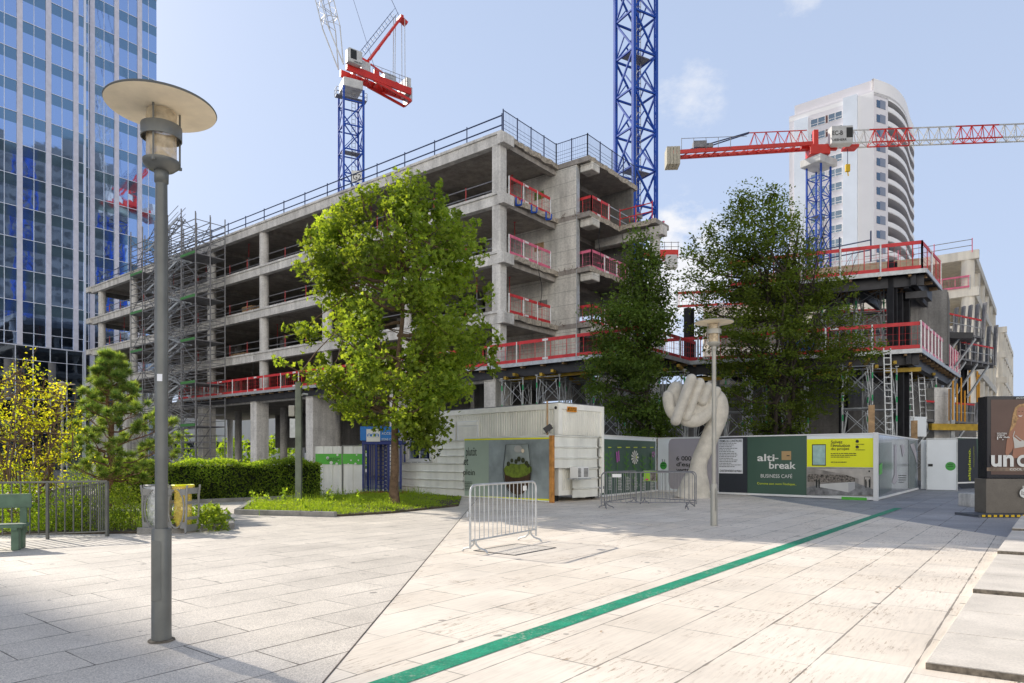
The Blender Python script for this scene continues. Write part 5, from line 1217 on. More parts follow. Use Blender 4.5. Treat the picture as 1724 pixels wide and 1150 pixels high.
spots=[(1027,33.6,'scaffold shoring tower just right of the cream cabin, with a platform halfway'),(928,36.6,'shoring tower rising behind the roof of the cream cabin'),(870,38.2,'leftmost shoring tower, beside the wide concrete pier behind the cabin'),(975,38.6,'shoring tower in the gap behind the cabin corner'),(1134,34.6,'shoring tower directly behind the stone hand, on its left'),(1242,35.2,'shoring tower right of the stone hand, between hand and big tree'),(1270,38.5,'shoring tower in deep shade behind the big dark tree'),(1442,32.6,'shoring tower left of the bare timber board behind the yellow hoarding'),(1480,33.5,'shoring tower right of the bare timber board behind the yellow hoarding'),(1550,38.0,'shoring tower in the shade right of the black steel column'),(1335,35.5,'shoring tower hidden low behind the trunk of the big dark tree'),(1190,38.5,'rear shoring tower seen past the lamp glass'),(1075,38.0,'rear shoring tower behind the narrow dark tree')]
for i,(px,Y,lb) in enumerate(spots):
    rz=R(-25+(i*7)%12)
    if i==0: S0.location=gp(px,Y); S0.rotation_euler=(0,0,rz); S0['label']=lb
    else: dup(S0,gp(px,Y),rz,lb)
S1=shoring('upper shoring tower between the two right decks, left one',H=3.5)
for i,(px,Y,z,lb) in enumerate(((1462,35.0,6.63,'upper shoring tower standing on the lower right deck, beside the black column'),(1430,37.5,6.63,'upper shoring tower standing on the lower right deck, further left'),(1405,36.0,6.63,'upper shoring tower partly behind the big tree'),(1640,50,0.0,'shoring tower at the foot of the pale wing'))):
    if i==0: S1.location=gp(px,Y,z); S1.rotation_euler=(0,0,R(-22)); S1['label']=lb
    else: dup(S1,gp(px,Y,z),R(-22),lb)

# ---- scaffold stair
r=thing('scaffold_stair','tall grey scaffold stair tower with green toe boards on the left part of the facade','scaffold',Q(33,-2))
ts=[28.4,30.7,33.0,35.3,37.6,39.9]; ss=(-.75,-2.0,-3.2)
for t_ in ts:
    for s_ in ss:
        top=21.6 if t_>29 else 20.9
        mb=MB(); mb.tube([Q(t_,s_,0),Q(t_,s_,top)],.045,6); mb.build('upright',M['galv_dk'],r)
z=.6; lev=[]
while z<20.8: lev.append(z); z+=1.7
for k,z in enumerate(lev):
    mb=MB()
    for s_ in ss:
        for h_ in (0,.5,1.0): mb.bar(Q(ts[0],s_,z+h_),Q(ts[-1],s_,z+h_),.045)
    for t_ in ts:
        for h_ in (0,1.0): mb.bar(Q(t_,ss[0],z+h_),Q(t_,ss[-1],z+h_),.045)
    mb.build('ledger',M['galv_dk'],r)
    mb=MB(); 
    for j,(a_,b_) in enumerate(zip(ts[:-1],ts[1:])):
        mb.bar(Q(a_ if (j+k)%2 else b_,ss[-1]-.03,z),Q(b_ if (j+k)%2 else a_,ss[-1]-.03,z+1.7),.04)
        if j%2: mb.bar(Q(b_,ss[0],z),Q(a_,ss[0],z+1.7),.04)
    mb.build('diagonal_brace',M['galv_dk'],r)
    # stair flights
    up=k%2==0; a_,b_=(ts[1]+.6,ts[4]-.6)
    s0_=ss[1]-.35 if up else ss[2]+.35
    p,q_=(Q(a_,s0_,z),Q(b_,s0_,z+1.7)) if up else (Q(b_,s0_,z),Q(a_,s0_,z+1.7))
    mb=MB(); dd_=D2*.3
    for o_ in (dd_,-dd_): mb.bar(p+o_,q_+o_,.05,.16); mb.bar(p+o_+UP*1.0,q_+o_+UP*1.0,.035); mb.bar(p+o_+UP*.5,q_+o_+UP*.5,.03)
    for i in range(9): c=p.lerp(q_,(i+.5)/9); mb.box(c,(.22,.62,.03),ax=(D1,D2,UP))
    mb.build('stair_flight',M['galv'],r)
    for e_ in ((ts[0],ts[1]),(ts[4],ts[5])):
        if (k%2==0):
            mb=MB(); mb.box(Q(sum(e_)/2,(ss[0]+ss[2])/2,z+.03),(e_[1]-e_[0],ss[0]-ss[2],.06),ax=(D1,-D2,UP)); pl=mb.build('landing',M['galv_dk'],r)
            mb=MB(); mb.box(Q(sum(e_)/2,ss[2]-.05,z+.12),(e_[1]-e_[0],.03,.20),ax=(D1,-D2,UP)); mb.build('toe_board',flat('green_toe',(.06,.22,.05)),r)

# ---- glass tower
r=thing('glass_tower','tall blue mirror-glass office tower with grey stone piers at the left edge','building',(-57,79,0))
T_=V((-57,79,0)); TN=V((.786,-.618,0))
def TP(s_,z,o=0): return T_+D2*s_+TN*o+UP*z
ZB=14.6; Z0=16.1; FH=3.62; ZT=Z0+FH*17
def tbox(name,s0,s1,z0,z1,o0,o1,m,par=None):
    mb=MB(); mb.box(TP((s0+s1)/2,(z0+z1)/2,(o0+o1)/2),(s1-s0,abs(o1-o0),z1-z0),ax=(D2,-TN,UP)); return mb.build(name,m,par or r)
tbox('tower_core',-14.4,6.75,0,ZT,-20,-.25,M['glass_b']); tbox('tower_core',6.76,15.9,0,ZT,-20,-1.15,M['glass_b'])
tbox('roof_crown',-14.4,6.8,ZT+.01,ZT+1.2,-19,-.1,M['pier']); 
cols=[]
for k in range(-5,3):
    x=2.9*k; segs=[(x+.27,x+1.4),(x+1.46,x+2.63)]
    if k==2: segs=[(x+.22,x+.92)]
    for a_,b_ in segs: cols.append((a_,b_,0))
for x in (6.95,7.95+0,10.83,13.68): 
    pass
cols+= [(6.92,7.72,-.9),(8.18,9.30,-.9),(9.36,10.55,-.9),(11.05,12.2,-.9),(12.26,13.4,-.9),(13.9,14.75,-.9),(14.8,15.85,-.9)]
vis=[]; rest=[]
for a_,b_,o in cols:
    for k in range(-1,17):
        z=Z0+FH*k
        if k==-1: zz0,zz1=ZB,Z0-.06
        else: zz0,zz1=z,z+FH-.07
        Y=T_.y+a_*.786; top=zat(0,Y); X=T_.x+a_*.618
        px=X/Y*F+HX
        (vis if (px>-25 and zz0<top+2) else rest).append((a_,b_,zz0,zz1,o))
def wgeo(mb,a_,b_,z0,z1,o,q):
    tl=q.uniform(-.012,.012); tu=q.uniform(-.008,.008); zs=z1-(z1-z0)*.36 if z1-z0>2 else z1
    P=lambda s_,z,: TP(s_,z,o+tl*(s_-a_)+tu*(z-z0))
    mb.cur=0; mb.poly([P(a_,z0),P(b_,z0),P(b_,zs),P(a_,zs)])
    if zs<z1: mb.cur=1; mb.poly([P(a_,zs),P(b_,zs),P(b_,z1),P(a_,z1)])
q=random.Random(3); vis=[w_ for w_ in vis if w_[0]>-14.3]; rest=[w_ for w_ in rest if w_[0]>-14.3]; vis.sort(key=lambda w_:(w_[2]+w_[0]*1.5))
for w_ in vis[:100]:
    mb=MB(); wgeo(mb,*w_,q); mb.build('window',[M['glass_v'],M['glass_s']],r)
mb=MB()
for w_ in vis[100:]+rest: wgeo(mb,*w_,q)
tag(mb.build('windows_beyond',[M['glass_v'],M['glass_s']],r),kind='stuff')
for k in range(-4,3): tbox('pier',2.9*k-.27,2.9*k+.27,ZB,ZT,-.1,.16,M['pier'])
tbox('pier',6.68,6.9,0,ZT,-1.0,.14,M['mull'])
for x in (7.95,10.8,13.65): tbox('pier',x-.27,x+.27,0,ZT,-1.0,-.74,M['pier'])
mb=MB()
for k in range(-5,3): x=2.9*k; mb.box(TP(x+1.43,(ZB+ZT)/2,.02),(.06,.06,ZT-ZB),ax=(D2,-TN,UP))
for x in (9.33,12.23,14.78): mb.box(TP(x,ZT/2,-.88),(.06,.06,ZT),ax=(D2,-TN,UP))
mb.build('thin_mullion',M['mull'],r)
for k in range(0,18):
    z=Z0+FH*k-.035
    tbox('transom',-14.4,6.66,z-.035,z+.035,-.05,.04,M['mull']); tbox('transom',6.92,15.9,z-.035,z+.035,-.95,-.86,M['mull'])
tbox('transom',-14.4,6.66,ZB-.1,ZB+.02,-.08,.1,M['mull'])
# tall base glazing with round columns behind
mb=MB(); 
for i in range(12):
    a_=-14.4+i*1.75; mb.cur=0; mb.poly([TP(a_+.04,0,.0-.02),TP(a_+1.83,0,-.02),TP(a_+1.83,ZB-.12,-.02),TP(a_+.04,ZB-.12,-.02)])
mb.build('base_glazing',M['glass_b'],r)
mb=MB()
for i in range(13): a_=-14.4+i*1.75; mb.box(TP(a_,ZB/2,.02),(.07,.10,ZB),ax=(D2,-TN,UP))
for z in (4.4,8.4,12.9): mb.box(TP(-4.6,z,.02),(22.4,.09,.07),ax=(D2,-TN,UP))
mb.build('base_mullion',M['mull'],r)
tbox('base_glazing',6.92,15.88,0,Z0-.1,-.92,-.9,M['glass_b'])
for s_ in (-1.1,3.3): 
    mb=MB(); mb.lathe([(.5,8.5),(.5,12.8)],c=TP(s_,0,.1)-TN*.4,n=16); mb.build('column_behind_glass',mat('dim_column',(.16,.16,.165),.6),r,smooth=True)

# ---- curved white tower
r=thing('residential_tower','tall white apartment tower with curved balconies, above the right wing','building',(72,136,0))
K=V((72.1,136,0)); wd=V((-.751,.66,0)); wn=V((-.66,-.751,0))
top=zat(132,136); fl=2.9
def wp(t_,z,o=0): return K+wd*t_+wn*o+UP*z
def wbox(name,t0,t1,z0,z1,o0,o1,m):
    mb=MB(); mb.box(wp((t0+t1)/2,(z0+z1)/2,(o0+o1)/2),(t1-t0,abs(o1-o0),z1-z0),ax=(-wd,wn*-1,UP)); return mb.build(name,m,r)
arc=[V(p) for p in ((72.1,136,0),(77.4,138.8,0),(82.8,143.9,0),(88.5,151.7,0),(93,157.9,0),(95.6,166,0),(96,175,0))]
def arcpts(inset=0,n=40):
    seq=[tuple(p) for p in arc]; pp=[V(p) for p in cr_(seq,8)]
    out=[]
    for i,p in enumerate(pp):
        d=(pp[min(i+1,len(pp)-1)]-pp[max(i-1,0)]).normalized(); out.append(p+V((-d.y,d.x,0))*inset)
    return out
lend=wp(16.6,0); back=lend+V((14,22,0))
outer=arcpts(0); inner=arcpts(2.2)
mb=MB(); 
body=[inner[0]+V((0.0,1.5,0))]+inner[2:]+[V((80,190,0)),back,lend+V((.3,.4,0)),wp(0.1,0,-.3)]
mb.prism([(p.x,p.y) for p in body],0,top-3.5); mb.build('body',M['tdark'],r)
bottomz=20
def curved_wall(name,pts,z0,z1,m,th=.25):
    mb=MB(); vs=[];fs=[]
    for i,p in enumerate(pts):
        d=(pts[min(i+1,len(pts)-1)]-pts[max(i-1,0)]).normalized(); n=V((-d.y,d.x,0))*th
        vs+=[p+UP*z0,p+UP*z1,p+n+UP*z1,p+n+UP*z0]
    for i in range(len(pts)-1):
        b=i*4
        for a_ in range(4): a2=(a_+1)%4; fs.append((b+a_,b+4+a_,b+4+a2,b+a2))
    mb.add(vs,fs); return mb.build(name,m,r,smooth=False)
k=0; z=top-5.6
crown=outer
cw=curved_wall('roof_parapet',crown,top-3.0,top,M['twhite'],.5)
mb=MB(); mb.prism([(p.x,p.y) for p in outer+[V((80,190,0)),back,lend,wp(.0,0,-.02)]],top-3.4,top-2.6); mb.build('roof_deck',M['twhite'],r)
while z>22:
    pts=outer[6:]
    curved_wall('balcony',pts,z-.15,z+.95,M['twhite'])
    mb=MB(); poly=[(p.x,p.y) for p in pts]+[(p.x,p.y) for p in reversed(arcpts(2.3)[6:])]; mb.prism(poly,z-.16,z+.02); mb.build('balcony_slab',M['tgrey'],r)
    # divider fins and glimpses of window
    gi=arcpts(2.15)[9:]
    for j in range(0,len(gi)-3,4):
        a_,b_=gi[j],gi[j+2]; mb=MB(); mb.poly([a_+UP*(z+.1),b_+UP*(z+.1),b_+UP*(z+2.2),a_+UP*(z+2.2)]) ; mb.build('balcony_window',M['twin'],r) if k<8 and j<20 else None
    # end window group next to the curve
    a_=outer[1].lerp(outer[2],.5);b_=outer[3]; c_=outer[5]
    mb=MB(); mb.poly([a_+V((.02,-.05,z+.0)),b_+V((.02,-.05,z+.0)),b_+V((.02,-.05,z+1.5)),a_+V((.02,-.05,z+1.5))]); mb.build('corner_window',M['twin'],r)
    mb=MB(); mb.poly([b_+V((.03,-.05,z)),c_+V((.03,-.05,z)),c_+V((.03,-.05,z+1.7)),b_+V((.03,-.05,z+1.7))]); mb.build('grey_panel',flat('slate_panel',(.24,.27,.35)),r) if k<30 else None
    z-=fl; k+=1
nfl=k
curved_wall('corner_wall',outer[:7],0,top-3.05,M['tgrey'],.4)
# front-left face
wbox('roof_parapet',.05,15.6,top-3.2,top-.02,-.9,-.5,M['tgrey']); wbox('face_wall',.02,16.55,0,top-2.2,-.5,-.02,M['tgrey'])
wbox('left_pale_panel',12.6,15.4,0,top-3.6,-.01,.35,M['tpanel']); wbox('fin',2.9,5.5,0,top-2.4,-.01,.9,M['tpanel']); wbox('fin_edge',.0,2.88,0,top-2.8,-.01,.25,M['twhite'])
for j in range(nfl):
    z=top-6.0-fl*j
    if z<18: break
    for a_,b_ in ((9.2,12.1),(5.9,8.6)):
        w1=wbox('window',a_,b_,z,z+1.55,.0,.04,M['twin'])
        mb=MB(); mb.box(wp((a_+b_)/2,z+.78,.05),(.10,.06,1.5),ax=(-wd,-wn,UP)); mb.box(wp((a_+b_)/2,z+.78,.05),(b_-a_,.05,.10),ax=(-wd,-wn,UP)) if False else None
        for tt in (a_,(a_+b_)/2,b_): mb.box(wp(tt,z+.78,.06),(.12,.07,1.66),ax=(-wd,-wn,UP))
        for zz in (z,z+1.55,z+.5): mb.box(wp((a_+b_)/2,zz,.057),(b_-a_+.1,.06,.09),ax=(-wd,-wn,UP))
        mb.build('window_frame',M['twhite'],r)
    if j<3: wbox('brown_panel',8.65,9.15,z,z+1.55,.0,.03,M['tbrown'])

# ---- office blocks round the square that shade it and show in the glass
M['offwin']=mat('dim_office_window',(.05,.06,.07),.35,var=.6,scale=.4)
def office(label,poly,H,m=M['offpan']):
    cx=sum(p[0] for p in poly)/len(poly); cy=sum(p[1] for p in poly)/len(poly)
    r=thing('office_building',label,'building',(cx,cy,0),0,'office blocks around the square')
    mb=MB(); mb.prism(poly,0,H); mb.build('walls',m,r)
    n=len(poly); a0=sum(poly[i][0]*poly[(i+1)%n][1]-poly[(i+1)%n][0]*poly[i][1] for i in range(n))
    if a0<0: poly=poly[::-1]
    mb=MB()
    for i in range(n):
        a_=V((*poly[i],0)); b_=V((*poly[(i+1)%n],0)); L=(b_-a_).length; d=(b_-a_)/L; nn_=V((d.y,-d.x,0))
        z=3.2
        while z<H-2: 
            k=int(L/2.4)
            for j in range(k):
                c=a_+d*((j+.5)*L/k)+nn_*.03+UP*z; w=L/k*.38
                mb.poly([c-d*w-UP*.9,c+d*w-UP*.9,c+d*w+UP*.9,c-d*w+UP*.9])
            z+=3.4
    o=mb.build('windows',M['offwin'],r); tag(o,kind='stuff')
    return r
office('dark gridded office slab reflected in the mirror glass of the left tower',[(64,14),(84,9),(96,48),(76,53)],90,mat('dark_office_cladding',(.10,.11,.12),.6,var=.2,scale=.2))
office('slab tower outside the view on the left that shades the near corner',[(-78.8,62.8),(-94.8,74.8),(-118.8,42.8),(-102.8,30.8)],75)
# far buildings under the raised floors
office('long low white building far behind the ground-floor columns, left of the scaffold stair',[(-60,112),(-30,118),(-30,135),(-62,130)],8.5,M['twhite'])
office('small white building far behind the wide concrete piers, right of the scaffold stair',[(-27,118),(-8,122),(-8,140),(-27,140)],6.5,M['twhite'])

# site clutter on the bare floors
q=random.Random(17)
pr=thing('steel_prop','x','prop',(0,0,0),0,'thin steel props standing on the bare floors')
mb=MB(); mb.tube([(0,0,0),(0,0,1.9)],.035,6); mb.box((0,0,.01),(.14,.14,.02)); o=mb.build('outer_tube',M['galv_dk']); o.parent=pr
mb=MB(); mb.tube([(0,0,1.85),(0,0,3.0)],.024,6); mb.box((0,0,3.0),(.14,.14,.02)); o=mb.build('inner_tube',M['red']); o.parent=pr
first=True
for z in LV[1:]:
    for t_ in (2.4,3.6,10.5,12.2,13.4,19.5,21.0,27.0,28.6,36.0,43.2,50.5,51.8):
        if q.random()<.35: continue
        p=Q(t_+q.uniform(-.5,.5),q.uniform(1.2,4.5),z)
        if first: pr.location=p; first=False
        else: dup(pr,p,q.uniform(0,3))
for o in bpy.data.objects:
    if o.name.startswith('steel_prop'): o['label']='thin steel prop between two bare concrete floors of the large frame'
k_=0
for (t_,s_,z,w_,h_,mm,lb) in ((5.5,2.4,16.6,2.4,.5,'timber','stack of timber boards on the highest open floor near the broken corner'),(11.2,1.8,13.25,1.8,.8,'galv_dk','grey steel crate on the second open floor behind the maple top'),(20.5,1.6,16.6,2.6,.4,'yellowbeam','yellow formwork beams stacked on the highest open floor behind the maple'),(28.2,1.5,13.25,1.5,.9,'timber','timber pallet stack on the middle floor right of the scaffold stair'),(29.5,1.4,9.85,2.2,.5,'timber','boards stacked on the lowest open floor beside the scaffold stair'),(26.3,1.7,16.6,1.6,.7,'timber','pallet of boards on the top floor right of the scaffold stair'),(51.5,2.0,13.25,2.0,.6,'galv_dk','steel crate on the middle floor at the far left end of the frame')):
    c=Q(t_,s_,z); r=thing('material_stack',lb,'stack',c,0,'materials stored on the bare floors')
    n=max(2,int(h_/.14))
    for i in range(n):
        mb=MB(); mb.box(c+UP*(.07+i*h_/n)+D1*q.uniform(-.06,.06),(w_,.9,h_/n*.82),ax=(D1,-D2,UP)); mb.build('layer',M[mm],r)
# hanging cables and a debris net in the broken bays
for i,(t_,s_,z0,z1) in enumerate(((-2.25,7.0,16.3,13.6),(-2.2,8.6,12.9,10.6),(-.1,3.6,13.0,10.9),(-2.3,9.8,16.2,12.5),(8.9,-.1,16.2,13.4),(25.4,-.1,9.6,7.2))):
    c=Q(t_,s_,z0); pts=[Q(t_+.12*math.sin(f*5+i),s_+.1*math.cos(f*4+i),z0+(z1-z0)*f) for f in [j/8 for j in range(9)]]
    mb=MB(); mb.tube(pts,.022,5); tag(mb.build('hanging_cable',M['black'],loc=c),['black cable hanging from the highest stair bay slab','black cable hanging from the middle stair bay slab','black cable dangling in the broken corner bay','long black cable hanging beside the round cantilever column','black cable hanging on the facade beside the second column','black cable hanging low on the facade right of the scaffold stair'][i],'cable')
# ================================================================== CRANES
def lattice_mast(r,c,ang,w,z0,z1,sec,m,leg=.2,br=.10,partname='mast'):
    X=V((math.cos(ang),math.sin(ang),0)); Y=V((-math.sin(ang),math.cos(ang),0)); cs=[c+X*i*w/2+Y*j*w/2 for i,j in ((-1,-1),(1,-1),(1,1),(-1,1))]
    for p in cs: mb=MB(); mb.box(p+UP*(z0+z1)/2,(leg,leg,z1-z0),ax=(X,Y,UP)); mb.build(partname+'_leg',m,r)
    mb=MB(); n=int((z1-z0)/sec)
    for k in range(n+1):
        z=z0+k*sec
        for i in range(4):
            a_,b_=cs[i],cs[(i+1)%4]
            if z<z1: mb.bar(a_+UP*z,b_+UP*z,br)
            if z+sec<=z1+.1:
                mid=(a_+b_)/2
                if k%2: a_,b_=b_,a_
                mb.bar(a_+UP*z,b_+UP*(z+sec),br*.9); 
                mb.bar(b_+UP*z,(a_+b_)/2+UP*(z+sec/2),br*.6)
    mb.build(partname+'_bracing',m,r)
    mb=MB()   # access ladder and rest platforms inside
    for s_ in (-.2,.2): mb.bar(c+X*(.3+s_)+UP*z0,c+X*(.3+s_)+UP*z1,.045)
    zz=z0
    while zz<z1: mb.bar(c+X*.1+UP*zz,c+X*.5+UP*zz,.035); zz+=.45
    zz=z0+sec*2
    while zz<z1-2: mb.box(c+UP*zz,(w*.9,w*.45,.07),ax=(X,Y,UP)); zz+=sec*3
    mb.build('ladder',M['galv_dk'],r)
def lattice_boom(r,a_,b_,w,h,n,m,name,alt=None,chord=.10,tri=True):
    """triangular boom from a_ to b_: two bottom chords, one top chord"""
    d=(b_-a_).normalized(); side=d.cross(UP).normalized()*w/2; up=side.cross(d).normalized()*h
    if up.z<0: up=-up
    L=(b_-a_).length
    for half in range(1 if alt is None else alt[0]):
        f0,f1=(0,1) if alt is None else (half/alt[0],(half+1)/alt[0])
        mm=m if alt is None else alt[1][half%2]
        p=a_.lerp(b_,f0); q_=a_.lerp(b_,f1); mb=MB()
        for o in (side,-side,up): mb.bar(p+o,q_+o,chord)
        k=max(2,int(n*(f1-f0)))
        for i in range(k):
            u=p.lerp(q_,i/k); v=p.lerp(q_,(i+.5)/k); w_=p.lerp(q_,(i+1)/k)
            for o in (side,-side): mb.bar(u+o,v+up,chord*.6); mb.bar(v+up,w_+o,chord*.6)
            mb.bar(u+side,u-side,chord*.5); mb.bar(u+side,w_-side,chord*.45)
        mb.build(name,mm,r)
# luffing crane G2
c=V((-18.4,78,0)); r=thing('luffing_crane','red and white luffing crane on a blue mast marked G2, above the concrete roof','crane',c)
lattice_mast(r,c,R(28),2.25,6,43.2,2.75,M['blue'],.22,.12)
g=V((-18.2,76.0,33.0)); mb=MB(); mb.box(g+V((.9,0,-.2)),(1.15,.05,1.3)); sg=mb.build('sign_plate',M['p_lt'],r)
lettering('G2',g+V((.5,-.035,-.55)),(1,0,0),UP,M['p_ink'],r,width=.9,height=.62,bold=.02)
mb=MB(); X=V((math.cos(R(28)),math.sin(R(28)),0)); Y=V((-X.y,X.x,0)); 
mb.box(c+UP*43.95,(2.9,2.9,1.35),ax=(X,Y,UP)); mb.build('slewing_base',M['cranewhite'],r,bevel=.08)
mb=MB(); mb.box(c+UP*42.2,(4.6,1.2,.07),ax=(X,Y,UP)); mb.build('service_platform',M['galv_dk'],r)
mb=MB()
for i,j in ((-1,-1),(1,-1),(1,1),(-1,1)): mb.bar(c+X*i*2.3+Y*j*.6+UP*42.2,c+X*i*2.3+Y*j*.6+UP*43.3,.05)
for z in (42.75,43.3):
    cs=[c+X*i*2.3+Y*j*.6+UP*z for i,j in ((-1,-1),(1,-1),(1,1),(-1,1))]
    for i in range(4): mb.bar(cs[i],cs[(i+1)%4],.05)
mb.build('platform_railing',M['galv_dk'],r)
cd=V((.79,.61,0)).normalized(); cn=V((-cd.y,cd.x,0))     # counter-jib heading
def cj(u,v,z): return c+cd*u+cn*v+UP*z
mb=MB()
for v in (-1.1,1.1): mb.bar(cj(-1.2,v,46.2),cj(9.6,v,46.0),.32,1.0); 
for u in (0,2,4,6,8,9.5): mb.bar(cj(u,-1.1,45.9),cj(u,1.1,45.9),.2,.5)
for u in (0,2,4,6): mb.bar(cj(u,-1.1,45.7),cj(u+2,1.1,45.7),.14)
for v in (-1.1,1.1): mb.bar(cj(3.2,v,45.7),cj(9.6,v,44.6),.22,.4)
mb.bar(cj(9.6,-1.1,44.6),cj(9.6,1.1,44.6),.3); mb.build('counter_jib',M['cranered'],r)
mb=MB(); mb.box(cj(9.3,.2,46.9),(.8,2.4,2.6),ax=(cd,cn,UP)); mb.build('counterweight',M['cranewhite'],r,bevel=.05)
mb=MB(); mb.box(cj(9.75,.2,45.8),(.5,2.2,2.2),ax=(cd,cn,UP)); mb.build('counterweight',M['galv'],r,bevel=.05)
mb=MB(); mb.box(cj(2.1,0,47.4),(1.5,1.6,1.7),ax=(cd,cn,UP)); mb.build('machine_box',M['cranewhite'],r,bevel=.06)
mb=MB(); mb.box(cj(6.2,0,47.2),(2.0,1.6,1.2),ax=(cd,cn,UP)); mb.build('winch_housing',M['galv'],r,bevel=.06)
mb=MB(); mb.lathe([(0,0),(.45,0),(.45,1.2),(0,1.2)],c=cj(4.2,0,46.8),n=14); mb.build('winch_drum',M['cranered'],r)
mb=MB(); 
for u in (3,4.5,6,7.5,9): mb.bar(cj(u,-1.25,46.6),cj(u,-1.25,47.9),.05)
for z in (47.3,47.9): mb.bar(cj(3,-1.25,z),cj(9,-1.25,z),.05)
mb.build('jib_railing',M['galv_dk'],r)
cabc=cj(-.2,-1.5,47.6); mb=MB(); mb.box(cabc,(2.2,1.3,2.1),ax=(cd,cn,UP)); cb_=mb.build('cab',M['cranewhite'],r,bevel=.12)
mb=MB(); mb.box(cabc-cd*.35-cn*.66+UP*.15,(.95,.04,1.35),ax=(cd,cn,UP)); mb.build('cab_window',M['p_ink'],r); 
lettering('LIEBHERR',cabc-cd*.3-cn*.69-UP*.93,cd,UP,M['p_ink'],r,width=1.3,height=.2,bold=.03)
# A-frame
tip=cj(8.3,0,57.6)
mb=MB()
for v in (-.55,.55): mb.bar(cj(2.6,v*1.8,48.6),tip+cn*v,.32)
mb.bar(cj(4.3,.9,51),cj(4.3,-.9,51),.12); mb.bar(cj(6.2,.7,54),cj(6.2,-.7,54),.12); mb.bar(tip+cn*.7,tip-cn*.7,.5); mb.bar(tip,tip+cd*1.1-UP*.5,.9,.5); mb.build('a_frame',M['cranered'],r)
mb=MB(); mb.bar(cj(3.2,0,48.6),cj(9.2,0,46.8),.2); mb.bar(cj(-.6,.0,49.4),cj(3.0,.0,48.8),.22); mb.build('tie_bar',M['cranered'],r)
mb=MB(); off=-cd*.55+UP*.5
for v in (-.4,.4):
    for k in (0,1): mb.bar(cj(2.6,v,48.9)+off*(1+k),tip+cn*v+off*(1+k),.05)
for i in range(12): p=cj(2.6,0,48.9).lerp(tip,i/12)+off*1.5; mb.bar(p-cn*.4,p+cn*.4,.04); mb.bar(p-off*.6+cn*.4,p+off*.6+cn*.4,.04)
mb.build('a_frame_ladder',M['navy'],r)
mb=MB()
for v,u in ((-.5,8.9),(.5,8.9),(-.3,7.2),(.3,7.2)): mb.bar(tip+cn*v+cd*(u-8.3)*.9,cj(u,v,46.6),.10)
mb.build('hanging_tie',M['galv'],r)
jb=cj(-1.6,0,46.5); jt=jb+V((-.24,-.03,1.0)).normalized()*55
d_=(jt-jb).normalized(); s1=cn; s2=d_.cross(s1).normalized()
w0=1.3; mb=MB(); chords=[s1*w0*i*.62+s2*w0*j*.8 for i,j in ((-1,-1),(1,-1),(1,1),(-1,1))]
base=[s1*i*.9 for i in (-1,1,1,-1)]
n=22
for i,o in enumerate(chords): mb.bar(jb+base[i],jb+d_*6+o,.14); mb.bar(jb+d_*6+o,jt+o,.13)
for k in range(2,n*2):
    p=jb+d_*(k*1.25+3.5); q_=jb+d_*((k+1)*1.25+3.5)
    for i in range(4):
        a_,b_=chords[i],chords[(i+1)%4]
        if k%2: a_,b_=b_,a_
        mb.bar(p+a_,q_+b_,.06)
        if k%3==0: mb.bar(p+a_,p+b_,.06)
mb.build('luffing_jib',M['cranewhite'],r)
mb=MB(); mb.bar(tip,jt,.06); mb.bar(cj(4,0,48),jt+cd*1.5,.05); mb.bar(jb+d_*5+s2*.3,jt,.07); mb.build('cable',M['navy'],r)

for o in kids(r):
    if not o.name.startswith(('mast','ladder','sign_plate')) and not (o.name.startswith('lettering') and o.data.vertices[0].co.z<40):
        for v in o.data.vertices:
            z=v.co.z-43.3; v.co=V((v.co.x*.76,v.co.y*.76,43.3+z*.76))
# central mast
c=gp(1070,52); r=thing('crane_mast','thick blue lattice crane mast beside the broken corner, leaving the top of the picture','crane',c)
lattice_mast(r,c,R(30),2.15,0,64,2.9,M['blue'],.24,.13)
mb=MB(); 
for i in range(34): z=6+i*1.6; mb.bar(c+V((-.35,-.3,z)),c+V((.15,-.2,z+.9)),.05); mb.bar(c+V((-.35,-.3,z)),c+V((-.35,-.3,z+1.6)),.06)
mb.build('cable_tray',M['galv'],r)
for z in (18.0,15.4):
    mb=MB(); a_=c+V((-.4,-1.3,z)); 
    for e_ in (V((-3.2,-4.2,-.6)),V((-1.0,-5.6,-.6)),V((1.2,-4.8,-.6))): mb.bar(a_,a_+e_,.11)
    mb.build('wall_tie',M['pink'],r)
# small counter-jib end behind
c=gp(1127,110); r=thing('distant_crane','distant red counter-jib with a pale counterweight, low beside the broken building','crane',(c.x,c.y,0))
zc=zat(428,110)
mb=MB(); mb.box(V((c.x-1.5,c.y,zc)),(5.6,1.2,1.1)); mb.build('counter_jib',M['cranered'],r)
mb=MB(); mb.box(V((c.x+.2,c.y,zc-1.3)),(2.0,1.4,2.2)); mb.build('counterweight',M['cranewhite'],r,bevel=.2)
mb=MB(); 
for i in range(5): mb.bar(V((c.x-3+i*1.1,c.y,zc+.5)),V((c.x-3+i*1.1,c.y,zc+2.0)),.08)
for z in (1.2,1.9): mb.bar(V((c.x-3,c.y,zc+z)),V((c.x+1.6,c.y,zc+z)),.07)
mb.build('railing',M['galv_dk'],r)
mb=MB(); mb.bar(V((c.x-4.2,c.y,zc-.2)),V((c.x-9,c.y+4,zc-.1)),1.0); mb.box(V((c.x-9,c.y+4,zc/2)),(1.8,1.8,zc)); mb.build('mast',M['blue'],r)

